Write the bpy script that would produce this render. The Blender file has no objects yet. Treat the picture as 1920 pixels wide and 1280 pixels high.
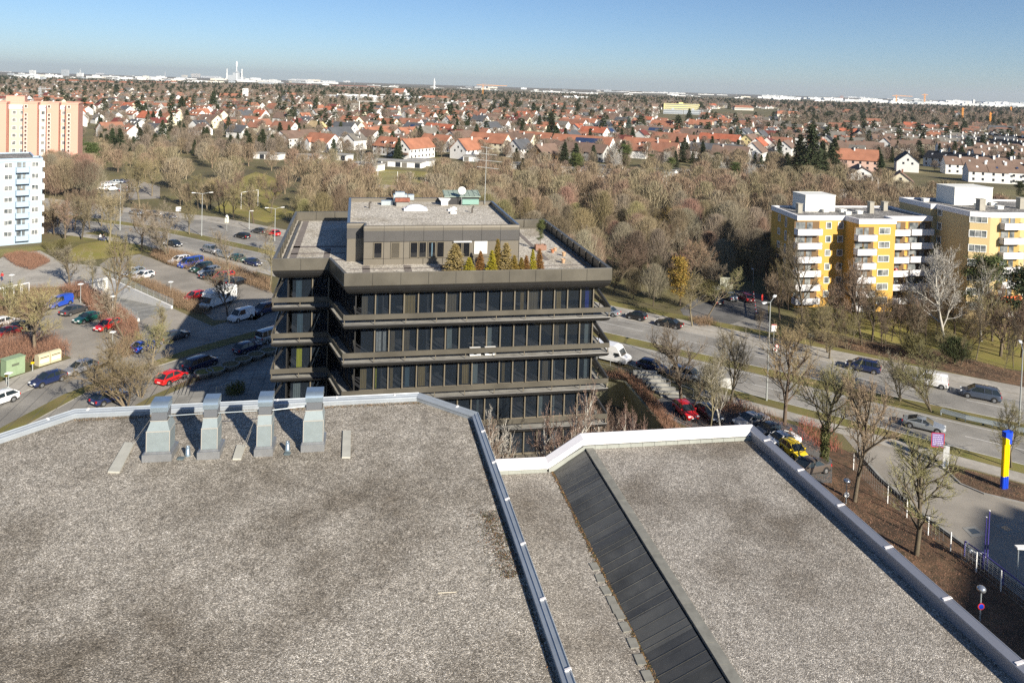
import bpy, math, random
import numpy as np
from mathutils import Vector, Matrix
from mathutils.geometry import tessellate_polygon
PI = math.pi
R = math.radians
C = bpy.context.scene.collection
sc = bpy.context.scene
# ---------------------------------------------------------------- camera, sky, sun, exposure
F, CX, CY, HC = 1410.0, 960.0, 205.0, 39.0      # focal length and principal point in 1920-wide pixels, eye height in metres
PITCH, ROLL = R(1.7), R(1.75)
cam_d = bpy.data.cameras.new("camera"); cam = bpy.data.objects.new("camera", cam_d); C.objects.link(cam)
cam.location = (0, 0, HC)
cam.matrix_world = Matrix.Translation((0, 0, HC)) @ Matrix.Rotation(R(90) - PITCH, 4, 'X') @ Matrix.Rotation(ROLL, 4, 'Z')
cam_d.sensor_width = 36; cam_d.lens = 36 * F / 1920
cam_d.shift_y = -(640 - CY) / 1920; cam_d.clip_end = 60000; cam_d.clip_start = 0.3
sc.camera = cam
SUN_EL, SUN_AZ = R(26.5), R(143.2)               # azimuth clockwise from +Y
w = bpy.data.worlds.new("World"); sc.world = w; w.use_nodes = True
nt = w.node_tree; nt.nodes.clear()
sky = nt.nodes.new("ShaderNodeTexSky"); sky.sky_type = 'NISHITA'; sky.sun_disc = False
sky.sun_elevation = SUN_EL; sky.sun_rotation = SUN_AZ; sky.altitude = 500; sky.air_density = 0.85; sky.dust_density = 0.45; sky.ozone_density = 5.5
bg = nt.nodes.new("ShaderNodeBackground"); bg.inputs[1].default_value = 0.062
wo = nt.nodes.new("ShaderNodeOutputWorld")
nt.links.new(sky.outputs[0], bg.inputs[0]); nt.links.new(bg.outputs[0], wo.inputs[0])
sl = bpy.data.lights.new("sun", 'SUN'); sl.energy = 5.0; sl.angle = R(0.53); sl.color = (1.0, 0.92, 0.79)
so = bpy.data.objects.new("sun", sl); C.objects.link(so)
sd = Vector((math.sin(SUN_AZ) * math.cos(SUN_EL), math.cos(SUN_AZ) * math.cos(SUN_EL), math.sin(SUN_EL)))
so.rotation_euler = sd.to_track_quat('Z', 'Y').to_euler()
sc.view_settings.view_transform = 'Standard'; sc.view_settings.look = 'None'
sc.view_settings.exposure = 0.85; sc.view_settings.gamma = 1.0
cy = sc.cycles
cy.max_bounces = 6; cy.diffuse_bounces = 2; cy.glossy_bounces = 3; cy.transparent_max_bounces = 8; cy.transmission_bounces = 4
cy.use_denoising = False; cy.sample_clamp_indirect = 1.5; cy.caustics_reflective = False; cy.caustics_refractive = False
try:
    cy.denoiser = 'OPENIMAGEDENOISE'; cy.denoising_prefilter = 'ACCURATE'; cy.denoising_input_passes = 'RGB_ALBEDO_NORMAL'
except Exception: pass
sc.render.use_persistent_data = False
# ---------------------------------------------------------------- survey helpers: where a sight line from the survey point meets a level
_f = Vector((0, math.cos(PITCH), -math.sin(PITCH))); _r = Vector((1, 0, 0)); _u = _r.cross(_f)
_r2 = _r * math.cos(ROLL) + _u * math.sin(ROLL); _u2 = _u * math.cos(ROLL) - _r * math.sin(ROLL)
def P(px, py, z=0.0):
    d = _f + _r2 * ((px - CX) / F) - _u2 * ((py - CY) / F); t = (z - HC) / d.z
    return Vector((d.x * t, d.y * t, z))
def PYZ(px, py, Y):
    d = _f + _r2 * ((px - CX) / F) - _u2 * ((py - CY) / F); t = Y / d.y
    return HC + d.z * t
def proj(v):
    q = Vector(v) - Vector((0, 0, HC)); z = q.dot(_f)
    return CX + F * q.dot(_r2) / z, CY - F * q.dot(_u2) / z
def G(pts, z=0.0): return [P(a, b, z).xy for a, b in pts]
# ---------------------------------------------------------------- materials
MATS = {}
def mat(name, col, rough=0.8, metal=0.0, var=0.0, vscale=1.0, col2=None, bump=0.0, bscale=10.0, rnd=0.0, spec=0.5, coat=0.0, detail=4, big=0.0, bigs=0.08):
    """Principled with noise between two colours, optional per-object random value and bump."""
    if name in MATS: return MATS[name]
    m = bpy.data.materials.new(name); m.use_nodes = True; MATS[name] = m
    t = m.node_tree; b = t.nodes["Principled BSDF"]; N = t.nodes.new; L = t.links.new
    b.inputs["Roughness"].default_value = rough; b.inputs["Metallic"].default_value = metal
    b.inputs["Specular IOR Level"].default_value = spec
    if coat: b.inputs["Coat Weight"].default_value = coat; b.inputs["Coat Roughness"].default_value = 0.06
    col = tuple(col) + (1,)
    tc = N("ShaderNodeTexCoord"); out = None
    if var or col2:
        nz = N("ShaderNodeTexNoise"); nz.inputs["Scale"].default_value = vscale; nz.inputs["Detail"].default_value = detail; nz.inputs["Roughness"].default_value = 0.65
        L(tc.outputs["Object"], nz.inputs["Vector"])
        mr = N("ShaderNodeMapRange"); mr.inputs[1].default_value = 0.3; mr.inputs[2].default_value = 0.7
        L(nz.outputs["Fac"], mr.inputs[0])
        mx = N("ShaderNodeMix"); mx.data_type = 'RGBA'
        c2 = tuple(col2) + (1,) if col2 else tuple(c * (1 - var) for c in col[:3]) + (1,)
        mx.inputs[6].default_value = col; mx.inputs[7].default_value = c2
        L(mr.outputs[0], mx.inputs[0]); out = mx.outputs[2]
    if big:
        n2 = N("ShaderNodeTexNoise"); n2.inputs["Scale"].default_value = bigs; n2.inputs["Detail"].default_value = 5
        L(tc.outputs["Object"], n2.inputs["Vector"])
        m2 = N("ShaderNodeMapRange"); m2.inputs[1].default_value = 0.35; m2.inputs[2].default_value = 0.65; m2.inputs[3].default_value = 1 - big; m2.inputs[4].default_value = 1 + big * .3
        L(n2.outputs["Fac"], m2.inputs[0])
        mm = N("ShaderNodeMix"); mm.data_type = 'RGBA'; mm.blend_type = 'MULTIPLY'; mm.inputs[0].default_value = 1
        if out: L(out, mm.inputs[6])
        else: mm.inputs[6].default_value = col
        L(m2.outputs[0], mm.inputs[7]); out = mm.outputs[2]
    if rnd:
        oi = N("ShaderNodeObjectInfo"); hs = N("ShaderNodeHueSaturation")
        r1 = N("ShaderNodeMapRange"); r1.inputs[3].default_value = 1 - rnd; r1.inputs[4].default_value = 1 + rnd
        L(oi.outputs["Random"], r1.inputs[0]); L(r1.outputs[0], hs.inputs["Value"])
        wn = N("ShaderNodeMath"); wn.operation = 'MULTIPLY'; wn.inputs[1].default_value = 7.31
        fr = N("ShaderNodeMath"); fr.operation = 'FRACT'
        L(oi.outputs["Random"], wn.inputs[0]); L(wn.outputs[0], fr.inputs[0])
        r2 = N("ShaderNodeMapRange"); r2.inputs[3].default_value = 0.5 - rnd * .09; r2.inputs[4].default_value = 0.5 + rnd * .09
        L(fr.outputs[0], r2.inputs[0]); L(r2.outputs[0], hs.inputs["Hue"])
        if out: L(out, hs.inputs["Color"])
        else: hs.inputs["Color"].default_value = col
        out = hs.outputs[0]
    if out: L(out, b.inputs["Base Color"])
    else: b.inputs["Base Color"].default_value = col
    if bump:
        nb = N("ShaderNodeTexNoise"); nb.inputs["Scale"].default_value = bscale; nb.inputs["Detail"].default_value = 3
        L(tc.outputs["Object"], nb.inputs["Vector"])
        bp = N("ShaderNodeBump"); bp.inputs["Strength"].default_value = bump; bp.inputs["Distance"].default_value = 0.05
        L(nb.outputs["Fac"], bp.inputs["Height"]); L(bp.outputs[0], b.inputs["Normal"])
    return m
def gravel(name, cell, lo, hi, stain, stains=0.16, s0=0.42, s1=0.62, dirt=(0.5, 0.42, 0.33)):
    m = bpy.data.materials.new(name); m.use_nodes = True; MATS[name] = m
    t = m.node_tree; b = t.nodes["Principled BSDF"]; N = t.nodes.new; L = t.links.new
    b.inputs["Roughness"].default_value = 0.85; b.inputs["Specular IOR Level"].default_value = 0.3
    tc = N("ShaderNodeTexCoord")
    vo = N("ShaderNodeTexVoronoi"); vo.inputs["Scale"].default_value = cell; L(tc.outputs["Object"], vo.inputs["Vector"])
    sp = N("ShaderNodeSeparateColor"); L(vo.outputs["Color"], sp.inputs[0])
    cr = N("ShaderNodeValToRGB"); e = cr.color_ramp.elements
    e[0].position = 0.0; e[0].color = tuple(lo) + (1,); e[1].position = 0.62; e[1].color = tuple(0.5 * (a + c) for a, c in zip(lo, hi)) + (1,)
    x = e.new(0.88); x.color = tuple(hi) + (1,); x = e.new(1.0); x.color = (0.8, 0.75, 0.67, 1)
    L(sp.outputs[0], cr.inputs[0])
    v2 = N("ShaderNodeTexVoronoi"); v2.inputs["Scale"].default_value = cell * .36; L(tc.outputs["Object"], v2.inputs["Vector"])
    s2 = N("ShaderNodeSeparateColor"); L(v2.outputs["Color"], s2.inputs[0])
    k2 = N("ShaderNodeMapRange"); k2.inputs[3].default_value = 0.8; k2.inputs[4].default_value = 1.18; L(s2.outputs[1], k2.inputs[0])
    hs = N("ShaderNodeHueSaturation"); L(cr.outputs[0], hs.inputs["Color"]); L(k2.outputs[0], hs.inputs["Value"])
    nz = N("ShaderNodeTexNoise"); nz.inputs["Scale"].default_value = stains; nz.inputs["Detail"].default_value = 7; nz.inputs["Roughness"].default_value = 0.68
    L(tc.outputs["Object"], nz.inputs["Vector"])
    mr = N("ShaderNodeMapRange"); mr.inputs[1].default_value = s0; mr.inputs[2].default_value = s1; mr.inputs[3].default_value = 0; mr.inputs[4].default_value = 1
    L(nz.outputs["Fac"], mr.inputs[0])
    n3 = N("ShaderNodeTexNoise"); n3.inputs["Scale"].default_value = 3.2; n3.inputs["Detail"].default_value = 5; L(tc.outputs["Object"], n3.inputs["Vector"])
    m3 = N("ShaderNodeMapRange"); m3.inputs[1].default_value = 0.3; m3.inputs[2].default_value = 0.7; m3.inputs[3].default_value = .78; m3.inputs[4].default_value = 1.14; L(n3.outputs["Fac"], m3.inputs[0])
    st = N("ShaderNodeMix"); st.data_type = 'RGBA'; st.inputs[6].default_value = (1, 1, 1, 1); st.inputs[7].default_value = tuple(stain) + (1,); L(mr.outputs[0], st.inputs[0])
    mu = N("ShaderNodeMix"); mu.data_type = 'RGBA'; mu.blend_type = 'MULTIPLY'; mu.inputs[0].default_value = 1; L(hs.outputs[0], mu.inputs[6]); L(st.outputs[2], mu.inputs[7])
    m4 = N("ShaderNodeMix"); m4.data_type = 'RGBA'; m4.blend_type = 'MULTIPLY'; m4.inputs[0].default_value = 1; L(mu.outputs[2], m4.inputs[6]); L(m3.outputs[0], m4.inputs[7])
    L(m4.outputs[2], b.inputs["Base Color"])
    bp = N("ShaderNodeBump"); bp.inputs["Strength"].default_value = 0.9; bp.inputs["Distance"].default_value = 0.02; bp.invert = True
    L(vo.outputs["Distance"], bp.inputs["Height"]); L(bp.outputs[0], b.inputs["Normal"])
    return m
def glass_mat(name, tint, refl=0.08):
    m = bpy.data.materials.new(name); m.use_nodes = True; MATS[name] = m
    t = m.node_tree; N = t.nodes.new; L = t.links.new; t.nodes.clear()
    tr = N("ShaderNodeBsdfTransparent"); tr.inputs[0].default_value = tuple(tint) + (1,)
    gl = N("ShaderNodeBsdfGlossy"); gl.inputs["Roughness"].default_value = 0.02
    fr = N("ShaderNodeFresnel"); fr.inputs[0].default_value = 1.5
    mx = N("ShaderNodeMixShader"); o = N("ShaderNodeOutputMaterial")
    df = N("ShaderNodeBsdfDiffuse"); df.inputs[0].default_value = (.022, .030, .042, 1); m2 = N("ShaderNodeMixShader"); m2.inputs[0].default_value = .5; L(tr.outputs[0], m2.inputs[1]); L(df.outputs[0], m2.inputs[2])  # bluish diffuse half paints a sky sheen in and dims the view through
    L(fr.outputs[0], mx.inputs[0]); L(m2.outputs[0], mx.inputs[1]); L(gl.outputs[0], mx.inputs[2]); L(mx.outputs[0], o.inputs[0])
    return m
# ---------------------------------------------------------------- mesh builder
class MB:
    def __init__(s): s.v = []; s.f = []; s.m = []
    def add(s, vs, fs, mi=0):
        n = len(s.v); s.v += [tuple(v) for v in vs]; s.f += [tuple(i + n for i in f) for f in fs]; s.m += [mi] * len(fs); return s
    def box(s, x0, x1, y0, y1, z0, z1, mi=0):
        return s.add([(x0, y0, z0), (x1, y0, z0), (x1, y1, z0), (x0, y1, z0), (x0, y0, z1), (x1, y0, z1), (x1, y1, z1), (x0, y1, z1)],
                     [(0, 3, 2, 1), (4, 5, 6, 7), (0, 1, 5, 4), (1, 2, 6, 5), (2, 3, 7, 6), (3, 0, 4, 7)], mi)
    def bar(s, p, q, w, h=None, mi=0, up=(0, 0, 1)):
        """rectangular bar from p to q, w wide and h high (centred)"""
        h = h or w; p = Vector(p); q = Vector(q); d = (q - p).normalized(); a = d.cross(Vector(up))
        if a.length < 1e-3: a = d.cross(Vector((1, 0, 0)))
        a.normalize(); b = a.cross(d); a *= w / 2; b *= h / 2
        return s.add([p - a - b, p + a - b, p + a + b, p - a + b, q - a - b, q + a - b, q + a + b, q - a + b],
                     [(0, 3, 2, 1), (4, 5, 6, 7), (0, 1, 5, 4), (1, 2, 6, 5), (2, 3, 7, 6), (3, 0, 4, 7)], mi)
    def prism(s, poly, z0, z1, mi=0, top=True, bot=False, tm=None):
        n = len(poly); z0s = z0 if hasattr(z0, '__len__') else [z0] * n; z1s = z1 if hasattr(z1, '__len__') else [z1] * n
        vs = [(p[0], p[1], z) for p, z in zip(poly, z0s)] + [(p[0], p[1], z) for p, z in zip(poly, z1s)]
        s.add(vs, [(i, (i + 1) % n, n + (i + 1) % n, n + i) for i in range(n)], mi)
        if top: s.add(vs[n:], [tuple(range(n))], mi if tm is None else tm)
        if bot: s.add(vs[:n], [tuple(range(n))[::-1]], mi)
        return s
    def tube(s, p, q, r0, r1, n=6, mi=0, cap=True):
        p = Vector(p); q = Vector(q); d = (q - p).normalized(); a = d.cross(Vector((0, 0, 1)))
        if a.length < 1e-3: a = d.cross(Vector((1, 0, 0)))
        a.normalize(); b = a.cross(d); vs = []
        for c, r in ((p, r0), (q, r1)):
            for i in range(n):
                t = 2 * PI * i / n; vs.append(c + a * (r * math.cos(t)) + b * (r * math.sin(t)))
        fs = [(i, (i + 1) % n, n + (i + 1) % n, n + i) for i in range(n)]
        if cap: fs += [tuple(range(n))[::-1], tuple(range(n, 2 * n))]
        return s.add(vs, fs, mi)
    def lathe(s, prof, n=16, c=(0, 0, 0), mi=0, sx=1, sy=1):
        vs = []; k = len(prof)
        for i in range(n):
            t = 2 * PI * i / n
            vs += [(c[0] + r * math.cos(t) * sx, c[1] + r * math.sin(t) * sy, c[2] + z) for r, z in prof]
        fs = [(i * k + j, ((i + 1) % n) * k + j, ((i + 1) % n) * k + j + 1, i * k + j + 1) for i in range(n) for j in range(k - 1)]
        return s.add(vs, fs, mi)
    def sweep(s, pts, prof, closed=True, mi=0):
        """profile of (outward offset, dz) swept along a level or rising outline (outline runs counter-clockwise, outside is to its right)"""
        n = len(pts); P3 = [Vector((p[0], p[1], p[2] if len(p) > 2 else 0)) for p in pts]; k = len(prof)
        def nrm(a, b): d = (b - a).xy.normalized(); return Vector((d.y, -d.x))
        vs = []
        for i in range(n):
            if closed or 0 < i < n - 1:
                n1 = nrm(P3[i - 1], P3[i]); n2 = nrm(P3[i], P3[(i + 1) % n]); m = (n1 + n2); m = m / max(m.dot(n1), 0.2)
            else: m = nrm(P3[0], P3[1]) if i == 0 else nrm(P3[-2], P3[-1])
            for o, z in prof: vs.append((P3[i].x + m.x * o, P3[i].y + m.y * o, P3[i].z + z))
        fs = []
        for i in range(n if closed else n - 1):
            j = (i + 1) % n
            for q in range(k - 1): fs.append((i * k + q, j * k + q, j * k + q + 1, i * k + q + 1))
        if not closed: fs += [tuple(range(k)), tuple(range((n - 1) * k, n * k))[::-1]]
        return s.add(vs, fs, mi)
    def xf(s, M):
        s.v = [tuple(M @ Vector(v)) for v in s.v]; return s
    def mesh(s, name, mats):
        me = bpy.data.meshes.new(name); me.from_pydata(s.v, [], s.f)
        for m in (mats if isinstance(mats, (list, tuple)) else [mats]): me.materials.append(m)
        if any(s.m): me.polygons.foreach_set("material_index", s.m)
        return me
    def build(s, name, mats, parent=None, smooth=False, loc=None):
        me = s.mesh(name, mats)
        if smooth: me.polygons.foreach_set("use_smooth", [True] * len(me.polygons))
        return put(name, me, parent, loc)
def put(name, me, parent=None, loc=None, m=None, rot=None, scale=None):
    o = bpy.data.objects.new(name, me); C.objects.link(o)
    if parent: o.parent = parent
    if loc is not None: o.location = loc
    if rot is not None: o.rotation_euler = rot if hasattr(rot, '__len__') else (0, 0, rot)
    if scale is not None: o.scale = scale if hasattr(scale, '__len__') else (scale,) * 3
    if m:
        o.material_slots[0].link = 'OBJECT'; o.material_slots[0].material = m
    return o
def arr_mesh(name, V, T, m):
    V = np.asarray(V, dtype=np.float32); T = np.asarray(T, dtype=np.int32); me = bpy.data.meshes.new(name); k = T.shape[1]
    me.vertices.add(len(V)); me.vertices.foreach_set("co", V.ravel())
    me.loops.add(T.size); me.loops.foreach_set("vertex_index", T.ravel())
    me.polygons.add(len(T)); me.polygons.foreach_set("loop_start", np.arange(0, T.size, k, dtype=np.int32)); me.polygons.foreach_set("loop_total", np.full(len(T), k, dtype=np.int32))
    for q in (m if isinstance(m, (list, tuple)) else [m]): me.materials.append(q)
    me.update(calc_edges=True); return me
def tag(o, label=None, cat=None, group=None, kind=None):
    if label: o['label'] = label
    if cat: o['category'] = cat
    if group: o['group'] = group
    if kind: o['kind'] = kind
    return o
def thing(name, label, cat, loc=(0, 0, 0), rot=0, group=None, scale=None):
    o = bpy.data.objects.new(name, None); C.objects.link(o); o.empty_display_size = 0.2
    o.location = loc; o.rotation_euler = (0, 0, rot)
    if scale is not None: o.scale = scale if hasattr(scale, '__len__') else (scale,) * 3
    return tag(o, label, cat, group)
def flat(name, polys, z, m, holes=None, kind='structure', th=0.0, side=None):
    """level sheet(s) from outlines, with holes; th > 0 gives it a kerb"""
    mb = MB()
    for pl in polys:
        loops = [[Vector((p[0], p[1], z)) for p in pl]] + [[Vector((p[0], p[1], z)) for p in h] for h in (holes or [])]
        allv = [v for l in loops for v in l]; tr = tessellate_polygon(loops)
        fs = []
        for t in tr:
            a, b, c = (allv[i] for i in t); fs.append(tuple(t) if (b - a).cross(c - a).z > 0 else tuple(t)[::-1])
        mb.add(allv, fs)
        if th: mb.prism([tuple(p) for p in pl], z - th, z, mi=1 if side else 0, top=False)
    return tag(mb.build(name, [m, side] if side else m), kind=kind)
# ---------------------------------------------------------------- materials used by the place
asphalt = mat("asphalt", (0.30, 0.284, 0.255), 0.9, var=0.22, vscale=0.5, big=0.3, bigs=0.15, bump=0.3, bscale=30)
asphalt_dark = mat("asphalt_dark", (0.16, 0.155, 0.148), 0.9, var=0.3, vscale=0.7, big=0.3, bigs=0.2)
lotm = mat("lot_asphalt", (0.33, 0.30, 0.255), 0.9, var=0.2, vscale=0.4, big=0.25, bigs=0.12, bump=0.3, bscale=30)
paver = mat("paver", (0.42, 0.39, 0.34), 0.9, var=0.25, vscale=1.4, big=0.2, bigs=0.3)
kerbm = mat("kerb_stone", (0.33, 0.32, 0.30), 0.9, var=0.3, vscale=3)
grassm = mat("grass", (0.15, 0.15, 0.028), 0.95, col2=(0.20, 0.155, 0.06), vscale=0.5, big=0.35, bigs=0.12, bump=0.6, bscale=12, detail=8)
lawnm = mat("lawn", (0.21, 0.20, 0.03), 0.95, col2=(0.27, 0.21, 0.07), vscale=0.25, big=0.3, bigs=0.06, bump=0.6, bscale=12, detail=8)
leafm = mat("leaf_litter", (0.20, 0.105, 0.06), 0.95, col2=(0.05, 0.042, 0.02), vscale=1.6, big=0.5, bigs=0.35, bump=1.0, bscale=9, detail=10)
wildm = mat("wild_ground", (0.16, 0.125, 0.065), 0.95, col2=(0.12, 0.115, 0.035), vscale=0.16, big=0.4, bigs=0.03, bump=0.8, bscale=6, detail=8)
paint_w = mat("road_paint", (0.62, 0.61, 0.58), 0.8, var=0.3, vscale=2)
conc = mat("concrete", (0.33, 0.325, 0.30), 0.9, var=0.3, vscale=1.2, big=0.25, bigs=0.5)
conc_y = mat("mossy_concrete", (0.34, 0.32, 0.20), 0.9, var=0.35, vscale=0.6, big=0.4, bigs=0.35)
white_p = mat("white_render", (0.74, 0.73, 0.70), 0.85, var=0.12, vscale=0.5)
steel = mat("galvanised_steel", (0.50, 0.56, 0.58), 0.42, 0.55, var=0.15, vscale=1.5)
pole_m = mat("pole_grey", (0.42, 0.44, 0.43), 0.5, 0.4)
black_m = mat("black_plastic", (0.015, 0.015, 0.017), 0.5)
# ---------------------------------------------------------------- ground, with the sunken court beside the offices and the garage ramp cut out
pit = G([(1100, 705), (1140, 707), (1174, 716), (1204, 750), (1240, 790), (1290, 830)]) + [Vector((24.5, 74)), Vector((26, 40)), Vector((26, 12)), Vector((-6, 12)), Vector((-12, 62)), Vector((-12, 78))]
ramp = G([(150, 534), (203, 523), (324, 578), (258, 603)])
flat("ground", [[(-9000, -300), (9000, -300), (16000, 26000), (-16000, 26000)]], 0.0, wildm, holes=[pit, ramp])
flat("court_floor", [pit], -3.6, mat("court_ground", (0.16, 0.14, 0.10), 0.95, col2=(0.10, 0.07, 0.045), vscale=0.8))
mb = MB(); n = len(pit)
mb.sweep([(p.x, p.y, 0) for p in pit], [(0, -3.6), (0, 0.14), (0.35, 0.14), (0.35, 0)], mi=0)
tag(mb.build("court_wall", conc_y), "mossy concrete retaining wall curving round the sunken court", "retaining wall")
# garage ramp
mb = MB(); A, B, C2, D = ramp
mb.add([(A.x, A.y, -3), (B.x, B.y, -3), (C2.x, C2.y, 0), (D.x, D.y, 0)], [(0, 3, 2, 1)])
tag(mb.build("ramp_roadway", conc), kind='structure')
rw = thing("garage_ramp_wall", "white walled garage ramp with grey railing between the two car parks", "ramp wall")
mb = MB()
for a, b, za, zb in ((A, B, -3, -3), (B, C2, -3, 0), (D, A, 0, -3)):
    d = (b - a).normalized(); nn = Vector((d.y, -d.x)) * 0.3
    mb.add([(a.x, a.y, za - .2), (b.x, b.y, zb - .2), (b.x, b.y, .45), (a.x, a.y, .45), (a.x + nn.x, a.y + nn.y, za - .2), (b.x + nn.x, b.y + nn.y, zb - .2), (b.x + nn.x, b.y + nn.y, .45), (a.x + nn.x, a.y + nn.y, .45)],
           [(0, 1, 2, 3), (5, 4, 7, 6), (3, 2, 6, 7), (1, 5, 6, 2), (4, 0, 3, 7)])
mb.build("wall", white_p, rw)
def railing(a, b, z0, h, step, m, parent, bars=0.13, t=0.05):
    mb = MB(); a = Vector((a[0], a[1], z0)); b = Vector((b[0], b[1], z0)); L_ = (b - a).length; n = max(1, int(L_ / step)); up = Vector((0, 0, h))
    for i in range(n + 1): q = a.lerp(b, i / n); mb.bar(q, q + up, t)
    mb.bar(a + up, b + up, t); mb.bar(a + up * .12, b + up * .12, t * .6)
    if bars:
        k = int(L_ / bars)
        for i in range(k): q = a.lerp(b, (i + .5) / k); mb.bar(q + up * .12, q + up, t * .35)
    return mb.build("railing", m, parent)
railing(B, C2, .45, 1.1, 2.2, pole_m, rw, 0.16); railing(D, A, .45, 1.1, 2.2, pole_m, rw, 0.3)
# ---------------------------------------------------------------- roads
ftop = [(-320, 285), (-220, 256), (-109, 213), (-84, 204.5), (-61, 190), (16.3, 129.9), (33.5, 119), (50.6, 107.8), (68, 97.3), (150, 50)]
mtop = [(-320, 272), (-220, 243), (-101.4, 198.4), (-80.5, 188), (-55.3, 171.3), (14.7, 120.6), (35.2, 107.2), (47.7, 99.2), (63.3, 90), (150, 36)]
mbot = [(-320, 266), (-220, 237), (-95, 192.5), (-78, 182), (-53.7, 166.8), (14.4, 117.3), (37.3, 102.5), (46, 96.2), (60.5, 87), (150, 32)]
nbot = [(-320, 256), (-220, 227), (-82, 177), (-65.4, 164.6), (-49.4, 153.2), (13.4, 109), (27.7, 99.6), (45, 87.6), (56.2, 79.8), (150, 20)]
def off(pl, d):
    out = []
    for i, p in enumerate(pl):
        a = Vector(pl[max(i - 1, 0)]); b = Vector(pl[min(i + 1, len(pl) - 1)]); t = (b - a).normalized(); out.append((p[0] - t.y * d, p[1] + t.x * d))
    return out
flat("main_road_far_lanes", [mtop[::1] + ftop[::-1]], 0.012, asphalt)
flat("main_road_near_lanes", [nbot + mbot[::-1]], 0.012, asphalt)
flat("parking_lane", [off(ftop, 0.0) + off(ftop, 2.3)[::-1]], 0.016, paver)
flat("far_pavement", [off(ftop, 2.35) + off(ftop, 5.6)[::-1]], 0.10, paver, th=0.1)
flat("near_parking_lane", [off(nbot, -2.2)[1:6] + nbot[1:6][::-1]], 0.016, paver)
flat("near_pavement", [off(nbot, -5.2)[1:5] + off(nbot, -2.25)[1:5][::-1]], 0.10, paver, th=0.1)
flat("median_verge", [mbot + mtop[::-1]], 0.11, grassm, th=0.11, side=kerbm)
flat("roadside_verge", [off(nbot, -2.3)[6:] + off(nbot, -0.05)[6:][::-1]], 0.11, grassm, th=0.11, side=kerbm)
flat("verge_pavement", [off(nbot, -4.6)[6:] + off(nbot, -2.35)[6:][::-1]], 0.10, paver, th=0.1)
# left street
ut = [(-66, 50), (-61, 76), (-59, 88.4), (-58.3, 91.1), (-56.7, 95.3), (-54.4, 99.8), (-49.5, 109.8), (-46, 117.2), (-41.2, 125), (-38, 131)]
mt = [(-62, 46), (-56.5, 70), (-54.3, 84.3), (-53.3, 90.2), (-51.8, 93.5), (-50.6, 96.7), (-45.2, 106.5), (-39.2, 114.6), (-31, 124), (-26, 131)]
mbt = [(-60, 45), (-54, 70), (-52.2, 84.4), (-50.8, 92.3), (-47.8, 98), (-43.9, 104.4), (-37.1, 113.3), (-29.4, 122.5), (-24.5, 129)]
lb = [(-52, 45), (-47, 70), (-44.5, 84), (-42.8, 91), (-39.2, 99.5), (-33.5, 108), (-26, 117.2), (-19, 127)]
flat("side_street_upper_lanes", [mt[::1] + ut[::-1]], 0.012, asphalt)
flat("side_street_lower_lanes", [lb + mbt[::-1]], 0.012, asphalt)
flat("side_street_verge", [mbt + mt[::-1]], 0.11, grassm, th=0.11, side=kerbm)
flat("side_street_pavement", [ut[:6] + off(ut, 5.2)[:6][::-1]], 0.12, paver, th=0.12, side=kerbm)
flat("junction_asphalt", [[(-24.5, 129), (-19, 127), (-15, 131), (-3, 121.5), (5, 119.5), (-20, 138), (-35, 149), (-41.2, 147), (-38, 131), (-26, 131)]], 0.008, asphalt)
# plaza with paving slabs
plazam = mat("plaza_paving", (0.34, 0.33, 0.30), 0.9, var=0.3, vscale=0.8, big=0.3, bigs=0.3)
plz = [(-12.2, 62), (-12.2, 80), (-9, 100), (-11, 112), (-20, 117.5), (-25.4, 113.8), (-32.6, 105.2), (-38.2, 97.5), (-41.5, 90), (-43, 83), (-46, 62), (-30, 52)]
flat("plaza", [plz], 0.14, plazam, th=0.14, side=kerbm)
mb = MB()
for i in range(-22, 22):
    for ax in (0, 1):
        a = Vector((-26, 88)); d = Vector((.9793, .2026)) if ax else Vector((-.2026, .9793)); q = Vector((-d.y, d.x))
        c = a + q * i * 1.6
        mb.bar((*(c - d * 14), .143), (*(c + d * 14), .143), 0.05, 0.012)
tag(mb.build("paving_joints", mat("joint", (0.10, 0.10, 0.10), 0.9)), kind='structure')
# car parks
flat("upper_car_park", [G([(186, 497), (205, 484), (262, 477), (284, 484), (316, 497), (360, 505), (430, 522), (506, 545), (530, 570), (480, 600), (400, 600), (372, 580), (300, 545), (240, 521), (205, 512)])], 0.012, lotm)
flat("lower_car_park", [G([(-20, 640), (60, 604), (108, 567), (150, 560), (172, 592), (230, 600), (262, 625), (238, 652), (214, 680), (180, 694), (120, 664), (100, 655), (30, 660), (-20, 680)])], 0.012, lotm)
flat("ramp_drive", [G([(258, 603), (324, 578), (372, 600), (400, 612), (340, 640), (280, 650), (262, 625)])], 0.010, lotm)
flat("yard_paving", [G([(-20, 500), (10, 478), (75, 470), (118, 492), (190, 500), (245, 524), (205, 524), (150, 536), (60, 540), (-20, 545)])], 0.012, paver)
flat("lawn_left", [G([(112, 478), (150, 458), (215, 447), (262, 460), (284, 472), (200, 484), (150, 490), (118, 490)])], 0.02, lawnm)
flat("lawn_block", [G([(-20, 470), (84, 458), (140, 440), (190, 432), (230, 446), (150, 457), (112, 476), (75, 468), (-20, 486)])], 0.018, grassm)
flat("park_meadow", [G([(395, 395), (430, 372), (450, 335), (480, 322), (520, 335), (530, 360), (500, 380), (560, 400), (500, 418), (440, 402)])], 0.018, lawnm)
flat("park_meadow_far", [G([(690, 326), (720, 318), (800, 322), (812, 336), (760, 352), (700, 344)])], 0.018, lawnm)
flat("sports_court", [G([(690, 352), (705, 345), (800, 352), (800, 366), (700, 368)])], 0.02, mat("court_sand", (0.33, 0.28, 0.22), 0.95, var=0.1))
flat("visitor_car_park", [G([(182, 352), (190, 340), (250, 335), (300, 350), (300, 372), (230, 376), (190, 370)])], 0.012, lotm)
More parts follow.
